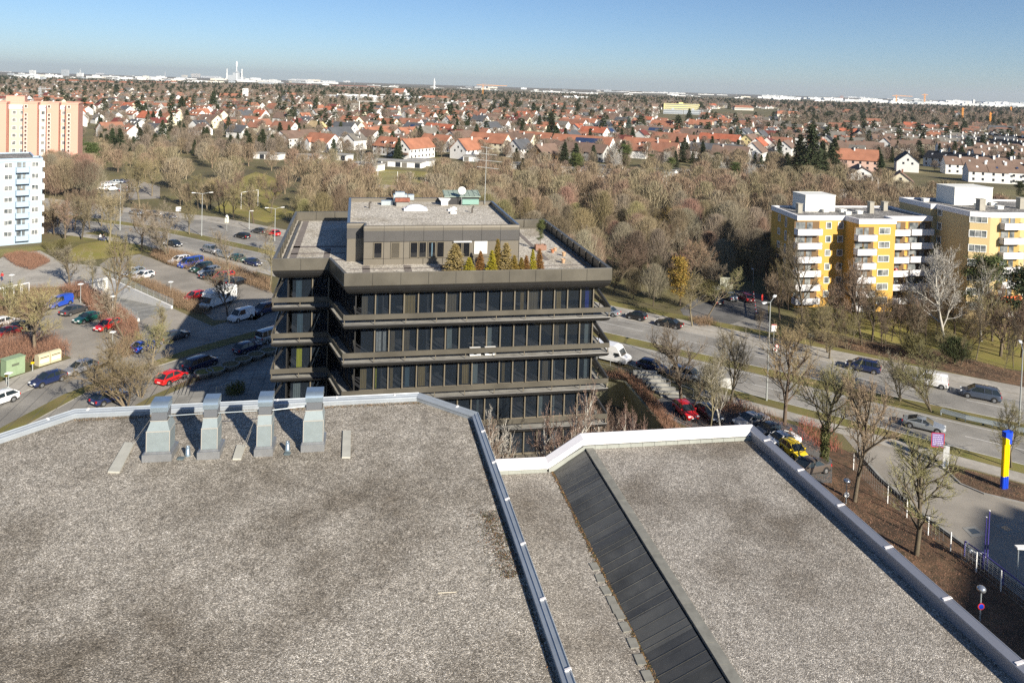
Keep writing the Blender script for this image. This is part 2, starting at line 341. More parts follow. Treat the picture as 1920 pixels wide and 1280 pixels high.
flat("clearing", [G([(1065, 392), (1080, 385), (1110, 392), (1160, 400), (1200, 410), (1150, 420), (1090, 408)])], 0.018, grassm)
flat("roadside_grass", [off(ftop, 5.7)[4:] + off(ftop, 8.5)[4:][::-1]], 0.02, grassm)
flat("block_lawn", [G([(1490, 600), (1500, 577), (1620, 582), (1760, 600), (1920, 615), (2100, 640), (2100, 720), (1880, 690), (1760, 655), (1600, 632), (1520, 618)])], 0.022, lawnm)
flat("block_wood_floor", [G([(1480, 618), (1600, 636), (1760, 660), (1900, 695), (2100, 725), (2100, 760), (1900, 722), (1790, 700), (1650, 668), (1540, 645)])], 0.024, leafm)
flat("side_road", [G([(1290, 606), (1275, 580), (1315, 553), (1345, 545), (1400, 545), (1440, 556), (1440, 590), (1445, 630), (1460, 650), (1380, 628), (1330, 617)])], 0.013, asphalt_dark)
flat("side_road_apron", [G([(1330, 618), (1380, 632), (1460, 660), (1535, 672), (1600, 690), (1560, 672), (1475, 650), (1450, 628), (1440, 600), (1400, 595), (1380, 605)])], 0.014, asphalt)
# right foreground: leaf-strewn slope, kerbed lot
flat("slope_ground", [G([(1210, 770), (1260, 770), (1480, 800), (1600, 850), (1760, 985), (1930, 1110), (2200, 1300), (2200, 1700), (1500, 1000), (1400, 840)])], 0.006, leafm)
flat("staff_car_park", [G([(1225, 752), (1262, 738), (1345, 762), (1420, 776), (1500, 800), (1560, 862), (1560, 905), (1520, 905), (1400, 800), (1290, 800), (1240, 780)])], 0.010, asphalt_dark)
lotp = G([(1560, 792), (1660, 826), (1716, 846), (1762, 872), (1800, 908), (1845, 927), (1925, 946), (2150, 985), (2300, 1320), (1925, 1109), (1736, 968), (1655, 900), (1610, 850)])
flat("filling_lot", [lotp], 0.012, lotm)
flat("verge_bed", [G([(1716, 846), (1762, 868), (1860, 893), (1960, 920), (2100, 960), (2100, 985), (1925, 944), (1845, 925), (1800, 906), (1764, 872)])], 0.05, leafm, th=0.05, side=kerbm)
mb = MB()
for q in ([(1762, 872), (1800, 908), (1845, 927), (1925, 946), (2150, 985)],):
    mb.sweep([(p.x, p.y, 0) for p in G(q)][::-1], [(0, 0), (0, .14), (.16, .14), (.16, 0)], closed=False)
tag(mb.build("lot_kerb", kerbm), kind='structure')
mb = MB()
for q in ([(1610, 850), (1655, 900), (1736, 970), (1930, 1111), (2100, 1225)],):
    mb.sweep([(p.x, p.y, 0) for p in G(q)], [(0, 0), (0, .25), (.25, .25), (.25, 0)], closed=False)
tag(mb.build("lot_low_wall", conc), kind='structure')
for k, q in enumerate(([(1804, 989), (1828, 986), (1850, 1002), (1822, 1007)], [(1863, 984), (1887, 982), (1912, 997), (1884, 1000)], [(1908, 980), (1935, 978), (1960, 993), (1935, 996)])):
    pl = G(q); c = sum(pl, Vector((0, 0))) / 4; t = thing("manhole_hatch", ["left one of the steel hatches set in pale frames in the asphalt", "steel hatch in a pale frame half inside the shadow", "steel hatch in a pale frame at the edge of the picture"][k], "hatch", (0, 0, 0), group="steel hatches in the lot")
    a = MB(); a.prism([tuple(p) for p in pl], 0.0, 0.03); a.build("frame", conc, t)
    a = MB(); a.prism([tuple(c.lerp(p, .52)) for p in pl], 0.03, 0.045); a.build("lid", mat("hatch_steel", (0.16, 0.19, 0.20), 0.4, 0.6), t)
# lane markings
mb = MB()
def dash(pl, o, step, ln, wd=0.13, i0=0, i1=None):
    pts = [Vector(p) for p in off(pl, o)][i0:i1]
    for a, b in zip(pts, pts[1:]):
        d = (b - a); L_ = d.length; d.normalize(); s = 0.0
        while s < L_: e = min(s + ln, L_); mb.bar((*(a + d * s), .02), (*(a + d * e), .02), wd, 0.006); s += step
dash(mtop, 4.6, 12, 6); dash(mbot, -4.0, 12, 6); dash(mtop, 0.35, 30, 30, .12); dash(mbot, -0.35, 30, 30, .12); dash(mtop, 7.6, 24, 6, .12)
dash(nbot, 0.25, 30, 30, .12, 6); dash(ftop, -0.2, 30, 30, .10, 5)
tag(mb.build("lane_markings", paint_w), kind='structure')
# tarred cracks in the road
mb = MB(); rg = random.Random(4)
for i in range(46):
    s = rg.uniform(-60, 75); base = Vector((14.5, 119)) + Vector((.83, -.55)) * s + Vector((.55, .83)) * rg.choice([rg.uniform(-8, -3), rg.uniform(3, 10)])
    a = rg.uniform(0, PI); p = base
    for k in range(rg.randint(4, 9)):
        a += rg.uniform(-.5, .5); q = p + Vector((math.cos(a), math.sin(a))) * rg.uniform(.5, 1.1); mb.bar((*p, .017), (*q, .017), .06, .004); p = q
tag(mb.build("road_cracks", mat("tar", (0.05, 0.05, 0.05), 0.7)), kind='structure')
# ---------------------------------------------------------------- foreground buildings
roofA = gravel("roof_gravel", 34, (0.135, 0.118, 0.094), (0.60, 0.545, 0.46), (0.46, 0.43, 0.39), 0.11, 0.47, 0.66)
roofB = gravel("roof_gravel_grey", 36, (0.14, 0.124, 0.104), (0.56, 0.515, 0.45), (0.48, 0.45, 0.415), 0.2, 0.47, 0.68)
roofC = gravel("office_gravel", 15, (0.27, 0.245, 0.205), (0.72, 0.67, 0.58), (0.70, 0.67, 0.62), 0.2, 0.5, 0.66)
zinc = mat("zinc_coping", (0.40, 0.44, 0.48), 0.45, 0.35, var=0.2, vscale=1.0)
whitem = mat("white_sheet", (0.83, 0.81, 0.82), 0.5, var=0.05, vscale=1)
facade = mat("building_wall", (0.30, 0.29, 0.27), 0.9, var=0.2)
dv = Vector((0.2, -0.98)); Pa, Pb, Pc, Pd = (P(*q, 23.0).xy for q in ((1085, 1290), (896, 773), (785, 736), (140, 767)))
Pe = Vector((-34.5, 14)); zA = 22.68
outA = [Pb + dv * 38.5, Pb, Pc, Pd, Pe, Pe + dv * 16]
b1 = thing("low_office_building", "low building with large speckled gravel roof and bluish metal edge", "building")
mb = MB(); mb.prism([tuple(p) for p in outA], -3.6, 22.8, top=False); mb.build("wall", facade, b1)
inA = MB(); inA.prism([tuple(p) for p in outA], 22.3, zA); inA.build("gravel_roof", roofA, b1)
mb = MB(); mb.sweep([(p.x, p.y, 23.0) for p in outA], [(-.28, -.5), (-.28, -.14), (-.31, -.14), (-.30, -.09), (-.17, -.05), (-.165, -.02), (-.145, -.02), (-.14, -.045), (-.02, -.02), (.0, 0.02), (.03, 0.0), (.03, -.22), (.0, -.22)])
mbc = mb
mb = MB()   # pale cover strips over the joints of the coping
for a, b in ((Pb + dv * 38, Pb), (Pb, Pc), (Pc, Pd), (Pd, Pe)):
    d = (b - a).normalized(); q = Vector((d.y, -d.x)); s = 1.2; L_ = (b - a).length
    while s < L_ - .3:
        c = a + d * s; mb.sweep([(*c, 23.0), (*(c + d * .075), 23.0)], [(-.165, -.02), (-.155, -.008), (-.0, 0.032), (.04, .01), (.04, -.2)], closed=False); s += 2.9
mbc.add(mb.v, mb.f, 1); mbc.build("coping", [zinc, mat("joint_cover_white", (0.80, 0.76, 0.74), 0.5)], b1)
# right building: low deck, slope of dark sheet, higher deck
z1, z2, c1, c2 = 20.62, 21.5, 21.05, 22.0
Q0 = P(925, 862, c1).xy - Vector((.98, .2)) * .6; Q1 = P(1022, 858, c1).xy; Q2 = P(1088, 814, c2).xy; Q3 = P(1410, 797, c2).xy; Q4 = Q3 + dv * 42
ux = (Q3 - Q2).normalized(); lo0 = P(1032, 872, z1).xy; hi0 = P(1090, 834, z2).xy
b2 = thing("annex_building", "annex with two gravel roof levels, white edge and dark sloping strip", "building")
mb = MB(); mb.prism([tuple(p) for p in (Q4, Q3, Q2, Q1, Q0, Q0 + dv * 40)], -3.6, [c2 - .1, c2 - .1, c2 - .1, c1 - .1, c1 - .1, c1 - .1], top=False); mb.build("wall", facade, b2)
mb = MB(); e = ux * -.3
mb.add([(*(Q0 + e), z1), (*(Q0 + dv * 40 + e), z1), (*(lo0 + dv * 40), z1), (*lo0, z1), (*(Q1 - e * .0), z1)], [(0, 1, 2, 3, 4)]); mb.build("lower_gravel_roof", roofB, b2)
mb = MB(); hc = hi0 + ux * .44
mb.add([(*(hc - dv * .5), z2), (*(hc + dv * 41), z2), (*(Q4), z2), (*Q3, z2)], [(0, 1, 2, 3)]); mb.build("upper_gravel_roof", roofB, b2)
slate = mat("dark_sheet", (0.08, 0.08, 0.075), 0.6, 0.05, col2=(0.13, 0.128, 0.115), vscale=1.3, big=0.35, bigs=0.5)
mb = MB(); L0 = Vector((*(lo0 - dv * .6), z1 + .01)); H0 = Vector((*(hi0 - dv * .35), z2 - .02)); dv3 = Vector((*dv, 0)); n = 84
rs = random.Random(2)
for i in range(n): j_ = rs.uniform(0, .006); o1 = dv3 * (i * .5); o2 = dv3 * (i * .5 + .497); z_ = Vector((0, 0, j_)); mb.add([L0 + o1 + z_, L0 + o2 + z_, H0 + o2 + z_, H0 + o1 + z_], [(0, 1, 2, 3)], rs.choice([0, 0, 1, 2, 0, 1]))
mb.add([L0 - Vector((0, 0, .02)), L0 + dv3 * 42 - Vector((0, 0, .02)), H0 + dv3 * 42 - Vector((0, 0, .02)), H0 - Vector((0, 0, .02))], [(0, 1, 2, 3)])
nn = (H0 - L0).cross(dv3).normalized(); nn = nn if nn.z > 0 else -nn
for i in range(1, n):
    o_ = dv3 * (i * .5 + rs.uniform(-.16, .16)); mb.bar(L0 + o_ + nn * .006, H0 + o_ + nn * .006, .022, .014)
mb.build("sloping_strip", [slate, mat("dark_sheet_b", (0.10, 0.10, 0.092), 0.55, 0.05, col2=(0.15, 0.146, 0.13), vscale=0.9), mat("dark_sheet_c", (0.06, 0.06, 0.057), 0.5, 0.05, col2=(0.10, 0.098, 0.09), vscale=1.1)], b2)
mb = MB(); a = H0 + Vector((*ux, 0)) * .07; k = 46
for i in range(k):
    p = a + dv3 * (i * .92); q = a + dv3 * (i * .92 + .905); c = Vector((*ux, 0)) * .38
    mb.add([p + Vector((0, 0, -.05)), q + Vector((0, 0, -.05)), q + c + Vector((0, 0, -.05)), p + c + Vector((0, 0, -.05)), p + Vector((0, 0, .09)), q + Vector((0, 0, .09)), q + c + Vector((0, 0, .09)), p + c + Vector((0, 0, .09))],
           [(4, 5, 6, 7), (0, 1, 5, 4), (1, 2, 6, 5), (2, 3, 7, 6), (3, 0, 4, 7)])
mb.build("curb", mat("curb_concrete", (0.235, 0.23, 0.20), 0.9, var=0.35, vscale=2.5), b2)
path3 = [(*Q3, c2), (*Q2, c2), (*Q1, c1), (*Q0, c1)]
mb = MB(); mb.sweep(path3, [(-.50, -.30), (-.49, -.03), (-.30, .0), (-.0, .05), (.03, .03), (.03, -.22)], closed=False); mb.build("white_coping", whitem, b2)
mb = MB(); mb.sweep(path3, [(.0, .052), (.045, .045), (.045, -.2)], closed=False); mb.build("outer_flashing", mat("flashing_brown", (0.33, 0.29, 0.26), 0.5, 0.3), b2)
blockm = mat("grey_blocks", (0.33, 0.345, 0.31), 0.9, var=0.2, vscale=1.5)
mb = MB()
for a, b, za, zb in ((Q2, Q3, z2, z2), (Q1, Q2, z1, z2), (Q0, Q1, z1, z1)):
    d = b - a; L_ = d.length; k = max(1, round(L_ / .62)); q = Vector((d.y, -d.x)).normalized() * .56
    for i in range(k):
        s0 = i / k + .0008; s1 = (i + 1) / k - .0008; p0 = a.lerp(b, s0) + q; p1 = a.lerp(b, s1) + q; h0 = za + (zb - za) * s0; h1 = za + (zb - za) * s1
        r = -q * .8
        mb.add([(*p0, h0 - .1), (*p1, h1 - .1), (*p1, h1 + .16), (*p0, h0 + .16), (*(p0 + r), h0 + .16), (*(p1 + r), h1 + .16)], [(0, 1, 2, 3), (3, 2, 5, 4)])
mb.build("edge_blocks", blockm, b2)
mb = MB(); mb.sweep([(*Q4, c2), (*Q3, c2)], [(-.32, -.6), (-.32, -.07), (-.35, -.07), (-.34, -.02), (-.02, .03), (.0, .045), (.04, .03), (.04, -.25)], closed=False)
mbc = mb
mb = MB(); s = 1.6
while s < 36: c = Q3 + dv * s; mb.sweep([(*(c + dv * .1), c2), (*c, c2)], [(-.30, -.0), (-.29, .02), (-.02, .05), (.0, .065), (.05, .045), (.05, -.1)], closed=False); s += 2.9
mbc.add(mb.v, mb.f, 1); mbc.build("side_coping", [mat("side_sheet", (0.36, 0.37, 0.41), 0.45, 0.5, var=0.1), mat("joint_cover_white", (0, 0, 0))], b2)
for i in range(0): mb.bar((*(Q3 - ux * .415 + dv * (i * .9 + .5)), c2 - .5), (*(Q3 - ux * .415 + dv * (i * .9 + .5)), c2 - .1), .012, .015)
# slabs of the walkway on the lower deck
slabm = mat("slab", (0.26, 0.255, 0.225), 0.9, var=0.3, vscale=2)
for k, (x, y) in enumerate([(1115, 1062), (1125, 1084), (1136, 1107), (1147, 1126), (1155, 1142), (1162, 1153), (1172, 1176), (1187, 1206), (1200, 1237), (1214, 1268)]):
    p = P(x, y, z1); mb = MB(); mb.box(-.15, .15, -.22, .22, -.02, .03 + k * .0015)
    o = mb.build("paving_slab", slabm, loc=p); o.rotation_euler = (0, 0, R(11.5 + random.Random(k).uniform(-5, 5)))
    tag(o, "worn concrete slab in the walkway row beside the dark sloping strip", "slab", "slabs of the roof walkway")
# ---- four ventilation stacks with rods, guy slabs and little pipes
cowl = mat("cowl_zinc", (0.42, 0.52, 0.60), 0.3, 0.75, var=0.15, vscale=3)
neckm = mat("neck_grey", (0.15, 0.16, 0.175), 0.5, 0.3); duct = mat("duct_green_grey", (0.29, 0.34, 0.35), 0.5, 0.35, var=0.15, vscale=2.5); seam = mat("seam_beige", (0.40, 0.38, 0.34), 0.6, 0.2)
SR = R(9.5)
stk = [(265, 320, 868, 1.0, 0, "leftmost metal ventilation stack with wide body on the gravel roof"), (370, 412, 860, .78, .13, "slim metal ventilation stack, second from the left"),
       (477, 512, 853, .72, .2, "slim metal ventilation stack, third from the left"), (564, 608, 847, .95, .3, "rightmost metal ventilation stack with flared shoulders")]
necks = []
for x0, x1, y, wd, dz, lab in stk:
    a = P(x0, y, zA); b = P(x1, y - 1, zA); wdt = (b - a).length; c = (a + b) / 2 + Vector((-math.sin(SR), math.cos(SR), 0)) * wdt * .55
    t = thing("ventilation_stack", lab, "ventilation stack", c, SR, "ventilation stacks on the gravel roof")
    hw = wdt / 2; ki = [q[0] for q in stk].index(x0); bw = hw * (.78, .70, .76, .84)[ki]; nw = hw * (.56, .62, .72, .70)[ki]; dp = .52
    mb = MB(); mb.box(-hw, hw, -dp * 1.12, dp * 1.12, -.05, .32); mb.box(-bw - .06, bw + .06, -dp * .93, dp * .93, .32, .38); mb.build("base", mat("base_zinc", (0.36, 0.37, 0.38), 0.4, 0.6, var=0.2, vscale=4), t)
    mb = MB(); h1 = 1.22 + dz * .3; h2 = 1.64 + dz * .3; d2 = dp * .82
    mb.box(-bw, bw, -d2, d2, .38, h1)
    vs = [(-bw, -d2, h1 + .03), (bw, -d2, h1 + .03), (bw, d2, h1 + .03), (-bw, d2, h1 + .03), (-nw, -.33, h2), (nw, -.33, h2), (nw, .33, h2), (-nw, .33, h2)]
    mb.add(vs, [(0, 1, 5, 4), (1, 2, 6, 5), (2, 3, 7, 6), (3, 0, 4, 7)]); mb.build("duct", duct, t)
    mb = MB(); mb.sweep([(-bw, -d2, h1), (bw, -d2, h1), (bw, d2, h1), (-bw, d2, h1)], [(0, 0), (.02, 0), (.02, .035), (0, .035)])
    mb.sweep([(-nw, -.33, h2), (nw, -.33, h2), (nw, .33, h2), (-nw, .33, h2)], [(0, 0), (.02, 0), (.02, .03), (0, .03)])
    for sx in (-1, 1): mb.bar((sx * bw, -d2, .38), (sx * bw, -d2, h1), .03)
    mb.build("seam", seam, t)
    h3 = h2 + .5; mb = MB(); mb.box(-nw + .02, nw - .02, -.31, .31, h2 + .03, h3); mb.build("neck", neckm, t)
    mb = MB(); k = 8; pr = [(-.37, h3 - .10), (-.37, h3 + .06)] + [(-.37 + .30 * (1 - math.cos(PI / 2 * i / k)) + (.0), h3 + .06 + .22 * math.sin(PI / 2 * i / k)) for i in range(1, k + 1)] + [(.34, h3 + .30), (.34, h3 + .02)]
    m_ = len(pr); nw2 = nw + .02; mb.add([(-nw2, a_, b_) for a_, b_ in pr] + [(nw2, a_, b_) for a_, b_ in pr], [(i, i + m_, i + 1 + m_, i + 1) for i in range(m_ - 1)] + [tuple(range(m_)), tuple(range(m_, 2 * m_))[::-1]])
    mb.build("cowl", cowl, t)
    M = Matrix.Translation(c) @ Matrix.Rotation(SR, 4, 'Z'); necks.append((M @ Vector((-nw, -.1, h2 + .12)), M @ Vector((nw, -.1, h2 + .12)), M))
for k in range(3):
    mb = MB(); mb.tube(necks[k][1], necks[k + 1][0], .022, .022, 8); mb.bar(necks[k + 1][0] + Vector((-.03, 0, -.05)), necks[k + 1][0] + Vector((-.03, 0, .05)), .05)
    tag(mb.build("tie_rod", steel), "pale tie rod between the " + ["two left", "two middle", "two right"][k] + " ventilation stacks", "rod", "tie rods between the stacks")
gs = [((202, 886), (224, 887), (252, 832), (234, 831), "long tilted concrete slab left of the leftmost stack"), ((436, 862), (452, 862), (461, 836), (444, 836), "short concrete slab between the two slim stacks"), ((641, 859), (657, 859), (658, 809), (643, 809), "upright looking long concrete slab right of all the stacks")]
for q in gs:
    pl = [P(*z, zA) for z in q[:4]]; mb = MB(); mb.prism([(p.x, p.y) for p in pl], zA - .05, zA + .07); tag(mb.build("concrete_slab", mat("pale_slab", (0.48, 0.47, 0.41), 0.9, var=0.2, vscale=2)), q[4], "slab", "anchor slabs on the gravel roof")
for (k, side), q in zip(((0, 0), (2, 0)), ((250, 832), (458, 838))):
    for dy in (-.25, .2):
        p = P(*q, zA + .07); n_ = necks[k][2] @ Vector((-.34, dy, 1.75)); mb = MB(); mb.tube(n_, p + Vector((dy * .2, 0, 0)), .008, .008, 4)
        tag(mb.build("guy_wire", seam), "thin guy wire from the " + ("leftmost" if k == 0 else "third") + " stack down to its slab", "wire", "guy wires of the stacks")
for q, lab in (((352, 854), "small tapered roof pipe between the first and second stack"), ((539, 845), "small tapered roof pipe between the third and fourth stack")):
    p = P(*q, zA); mb = MB(); mb.lathe([(.13, -.05), (.12, .02), (.075, .42), (.06, .42), (.06, .3)], 14)
    tag(mb.build("roof_pipe", cowl, smooth=True, loc=p), lab, "pipe", "small roof pipes")
for q, lab in (((339, 860), "little dark plate lying left of the first roof pipe"), ((539, 851), "little dark plate lying by the second roof pipe")):
    p = P(*q, zA); mb = MB(); mb.box(-.13, .13, -.1, .1, -.02, .06); tag(mb.build("roof_plate", mat("plate_dark", (0.10, 0.13, 0.14), 0.6), loc=p), lab, "plate", "dark plates on the roof")
p = P(838, 1113, zA); mb = MB(); mb.bar(p + Vector((-.3, 0, .03)), p + Vector((.3, .08, .03)), .02); tag(mb.build("wood_lath", mat("lath", (0.55, 0.5, 0.4), .8)), "thin pale lath lying on the big gravel roof", "lath")
# leaves and moss gathered along edges of the roofs
def debris(a, b, wd, z, n, seed, mats_, lab, sz=.03):
    rr = np.random.RandomState(seed); t_ = rr.rand(n); a = np.array(a); b = np.array(b); c = a + (b - a) * t_[:, None]; d = (b - a) / np.linalg.norm(b - a); q = np.array([-d[1], d[0]]); wv_ = wd * (.35 + .65 * np.abs(np.sin(t_ * 37) * np.cos(t_ * 11)))
    c = c + q * (rr.normal(size=n) * wv_)[:, None]; th = rr.rand(n) * 2 * PI; s_ = sz * rr.uniform(.5, 1.4, n); V = []
    for k in range(3): an = th + k * 2.1; V.append(np.column_stack([c[:, 0] + np.cos(an) * s_, c[:, 1] + np.sin(an) * s_, z + .004 + rr.rand(n) * .03]))
    V = np.stack(V, 1).reshape(-1, 3); me = arr_mesh("leaf_debris", V, np.arange(3 * n).reshape(-1, 3), mats_); me.polygons.foreach_set("material_index", (rr.rand(n) * len(mats_)).astype(np.int32)); o = put("leaf_debris", me); return tag(o, kind='stuff')
dm = [mat("dead_leaf", (0.20, 0.10, 0.04), .9), mat("moss", (0.06, 0.06, 0.015), .9), mat("dark_dirt", (0.045, 0.035, 0.028), .9), mat("dry_leaf", (0.32, 0.2, 0.09), .9)]
debris(lo0 - ux * .05, lo0 + dv * 24 - ux * .05, .07, z1, 5200, 1, dm, "")
debris(Pb + dv * 8 - ux * .9, Pb + dv * 12 - ux * .7, .45, zA, 2600, 2, dm[:3], "", .02)
debris(Pb + dv * .2 - ux * .42, Pb + dv * 20 - ux * .42, .06, zA, 1800, 3, dm[:3], "", .022)
debris(Pd + Vector((.3, -.5)), Pc + Vector((.2, -.5)), .12, zA, 1800, 4, dm, "", .025)
# tower whose shade falls on the lot
_s = P(1887, 945).xy; _e = (P(1856, 1068).xy - _s); _c = _s + Vector((.598, -.801)) * 2.006 * 46
tw = thing("office_tower", "tall office tower beyond the lot whose shadow covers its corner", "building", (_c.x, _c.y, 0), math.atan2(-_e.y, -_e.x) - R(90))
mb = MB(); mb.box(0, 40, -40, 0, 0, 46); mb.box(4, 36, -36, -4, 46, 49); mb.build("wall", facade, tw)
mb = MB()
for k in range(13):
    for i in range(12):
        mb.box(1.5 + i * 3.2, 3.9 + i * 3.2, 0.0, .05, 1.2 + k * 3.4, 3.2 + k * 3.4); mb.box(-.05, 0, -3.9 - i * 3.2, -1.5 - i * 3.2, 1.2 + k * 3.4, 3.2 + k * 3.4)
tag(mb.build("window", mat("tower_glass", (0.03, 0.04, 0.05), 0.1), tw), kind='stuff')
# ---------------------------------------------------------------- the dark office building
bronze = mat("bronze_panel", (0.155, 0.141, 0.113), 0.42, 0.35, var=0.2, vscale=0.5, big=0.25, bigs=0.35, rnd=0.0)
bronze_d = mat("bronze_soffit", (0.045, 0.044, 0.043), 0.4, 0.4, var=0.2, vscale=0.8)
mullm = mat("mullion", (0.19, 0.165, 0.122), 0.45, 0.3)
walkm = mat("walkway_slab", (0.34, 0.33, 0.30), 0.9, var=0.45, vscale=1.2)
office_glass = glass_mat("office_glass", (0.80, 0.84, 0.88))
dark_in = mat("dark_interior", (0.05, 0.05, 0.052), 0.9, var=0.3, vscale=0.3)
carpet = mat("carpet", (0.09, 0.09, 0.10), 0.95)
of = thing("office_building", "dark bronze office building with stepped glass storeys and rooftop storey", "building", (9.8, 69.65, 0), math.atan2(.2026, .9793))
OM = of_M = Matrix.Translation((9.8, 69.65, 0)) @ Matrix.Rotation(math.atan2(.2026, .9793), 4, 'Z')
def OL(x, y, z): return OM @ Vector((x, y, z))
ol = [(0, 0), (0, 25.7), (-9.5, 25.7), (-9.5, 32), (-31, 32), (-31, 6), (-25.9, 6), (-24.4, 0)]
def offs(pl, d):
    n = len(pl); out = []; V_ = [Vector(p) for p in pl]
    for i in range(n):
        f = lambda a, b: Vector(((b - a).normalized().y, -(b - a).normalized().x)); n1 = f(V_[i - 1], V_[i]); n2 = f(V_[i], V_[(i + 1) % n]); m = n1 + n2; m = m / max(m.dot(n1), .2)
        out.append(tuple(V_[i] + m * d))
    return out
inr = offs(ol, -1.35)
mb = MB(); mb.sweep([(*p, 22.4) for p in ol], [(-.3, -1.1), (-.3, -.03), (-.28, 0), (-.02, 0.03), (0, 0), (0, -1.05), (.03, -1.08), (-.03, -1.15)]); mb.build("roof_fascia", bronze, of)
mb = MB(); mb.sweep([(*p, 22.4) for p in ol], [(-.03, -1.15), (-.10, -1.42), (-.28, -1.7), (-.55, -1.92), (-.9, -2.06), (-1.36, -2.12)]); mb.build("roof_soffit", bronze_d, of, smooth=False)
mb = MB(); mb.prism(offs(ol, -1.36), 20.3, 20.6, bot=True); mb.build("top_ceiling", dark_in if "dark_interior" in MATS else bronze_d, of)
mb = MB(); mb.prism(offs(ol, -.3), 21.28, 21.35); mb.build("roof_gravel", roofC, of)
# joints of the fascia, ribs on the inner side of the parapet
mb = MB()
for (a, b), st in (((ol[7], ol[0]), 2.35), ((ol[5], ol[6]), 2.55), ((ol[6], ol[7]), 3.1)):
    a = Vector(a); b = Vector(b); L_ = (b - a).length; d = (b - a) / L_; q = Vector((d.y, -d.x)) * .006
    for i in range(1, int(L_ / st + .5)): c = a + d * (i * L_ / round(L_ / st)) + q; mb.bar((*c, 21.33), (*c, 22.38), .035, .02)
mb.build("fascia_seam", black_m, of)
mb = MB()
for (a, b) in ((ol[0], ol[1]), (ol[1], ol[2]), (ol[3], ol[4]), (ol[4], ol[5])):
    a = Vector(a); b = Vector(b); L_ = (b - a).length; d = (b - a) / L_; q = -Vector((d.y, -d.x)) * .36
    for i in range(int(L_ / 2.3) + 1): c = a + d * (i * 2.3 + .4) + q; mb.bar((*c, 21.3), (*c, 22.42), .12, .1)
    c0 = a - Vector((d.y, -d.x)) * .75 + d; c1_ = b - Vector((d.y, -d.x)) * .75 - d; mb.bar((*c0, 21.42), (*c1_, 21.42), .3, .14)
mb.build("parapet_rib", bronze, of)
ZF = [17.8 - 3.35 * k for k in range(6)]
for k, z in enumerate(ZF):
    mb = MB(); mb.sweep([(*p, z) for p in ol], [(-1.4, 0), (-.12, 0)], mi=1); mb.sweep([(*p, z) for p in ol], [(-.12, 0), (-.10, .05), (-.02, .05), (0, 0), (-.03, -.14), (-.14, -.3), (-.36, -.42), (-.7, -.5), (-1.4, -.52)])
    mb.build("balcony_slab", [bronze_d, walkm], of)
    mb = MB(); mb.sweep([(*p, z) for p in ol], [(0, .92), (-.05, .95), (-.10, .92), (-.10, .50), (-.05, .48), (0, .50), (0, .92)]); mb.build("railing_panel", bronze, of)
    mb = MB()
    for a, b in ((ol[7], ol[0]), (ol[5], ol[6]), (ol[6], ol[7]), (ol[0], ol[1]), (ol[4], ol[5])):
        a = Vector(a); b = Vector(b); L_ = (b - a).length; d = (b - a) / L_; q = Vector((-d.y, d.x)) * .14; n = max(2, round(L_ / 2.72))
        for i in range(n + 1): c = a + d * (min(max(i * L_ / n, .1), L_ - .1)) + q; mb.bar((*c, z), (*c, z + .9), .06, .06)
    mb.build("railing_post", mullm, of)
    mb = MB(); mb.prism(offs(ol, -1.45), z - .5, z + .02, bot=True); mb.build("floor_plate", carpet, of)
    mb = MB()   # inner core wall
    mb.prism([(-4, 5.2), (-4, 21), (-24, 26), (-27, 26), (-27, 11), (-20, 5.2)], z + .02, z + 2.85, top=False)
    for x in range(-21, -3, 4): mb.box(x, x + .12, 1.55, 5.2, z + .02, z + 2.82)
    mb.build("room_wall", dark_in, of)
    mb = MB()   # corner struts carrying the walkway
    zt = z + 2.75
    for sx, cx in ((1, -1.35), ):
        mb.bar((-1.3, 1.3, zt), (-.1, .1, z + .9), .22, .28); mb.bar((-1.3, 24.4, zt), (-.1, 25.6, z + .9), .22, .28)
        for y in (6.5, 13, 19): mb.bar((-1.3, y, zt), (-.1, y, z + .9), .16, .2)
    for y in (8, 14, 20, 26): mb.bar((-29.7, y, zt), (-30.9, y, z + .9), .16, .2)
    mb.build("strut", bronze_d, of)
cols = [mat("curtain_ochre", (0.34, 0.25, 0.10), .9, var=.2, vscale=3), mat("curtain_pale", (0.32, 0.38, 0.38), .9, var=.3, vscale=6), mat("curtain_brown", (0.20, 0.16, 0.10), .9, var=.2, vscale=4), mat("curtain_blue", (0.10, 0.17, 0.22), .9), mat("curtain_white", (0.55, 0.57, 0.56), .9, var=.5, vscale=5)]
yellowc = mat("curtain_yellow", (0.62, 0.62, 0.02), .9); bluec = mat("panel_blue", (0.03, 0.06, 0.42), .8)
rg = random.Random(11); nwin = 0
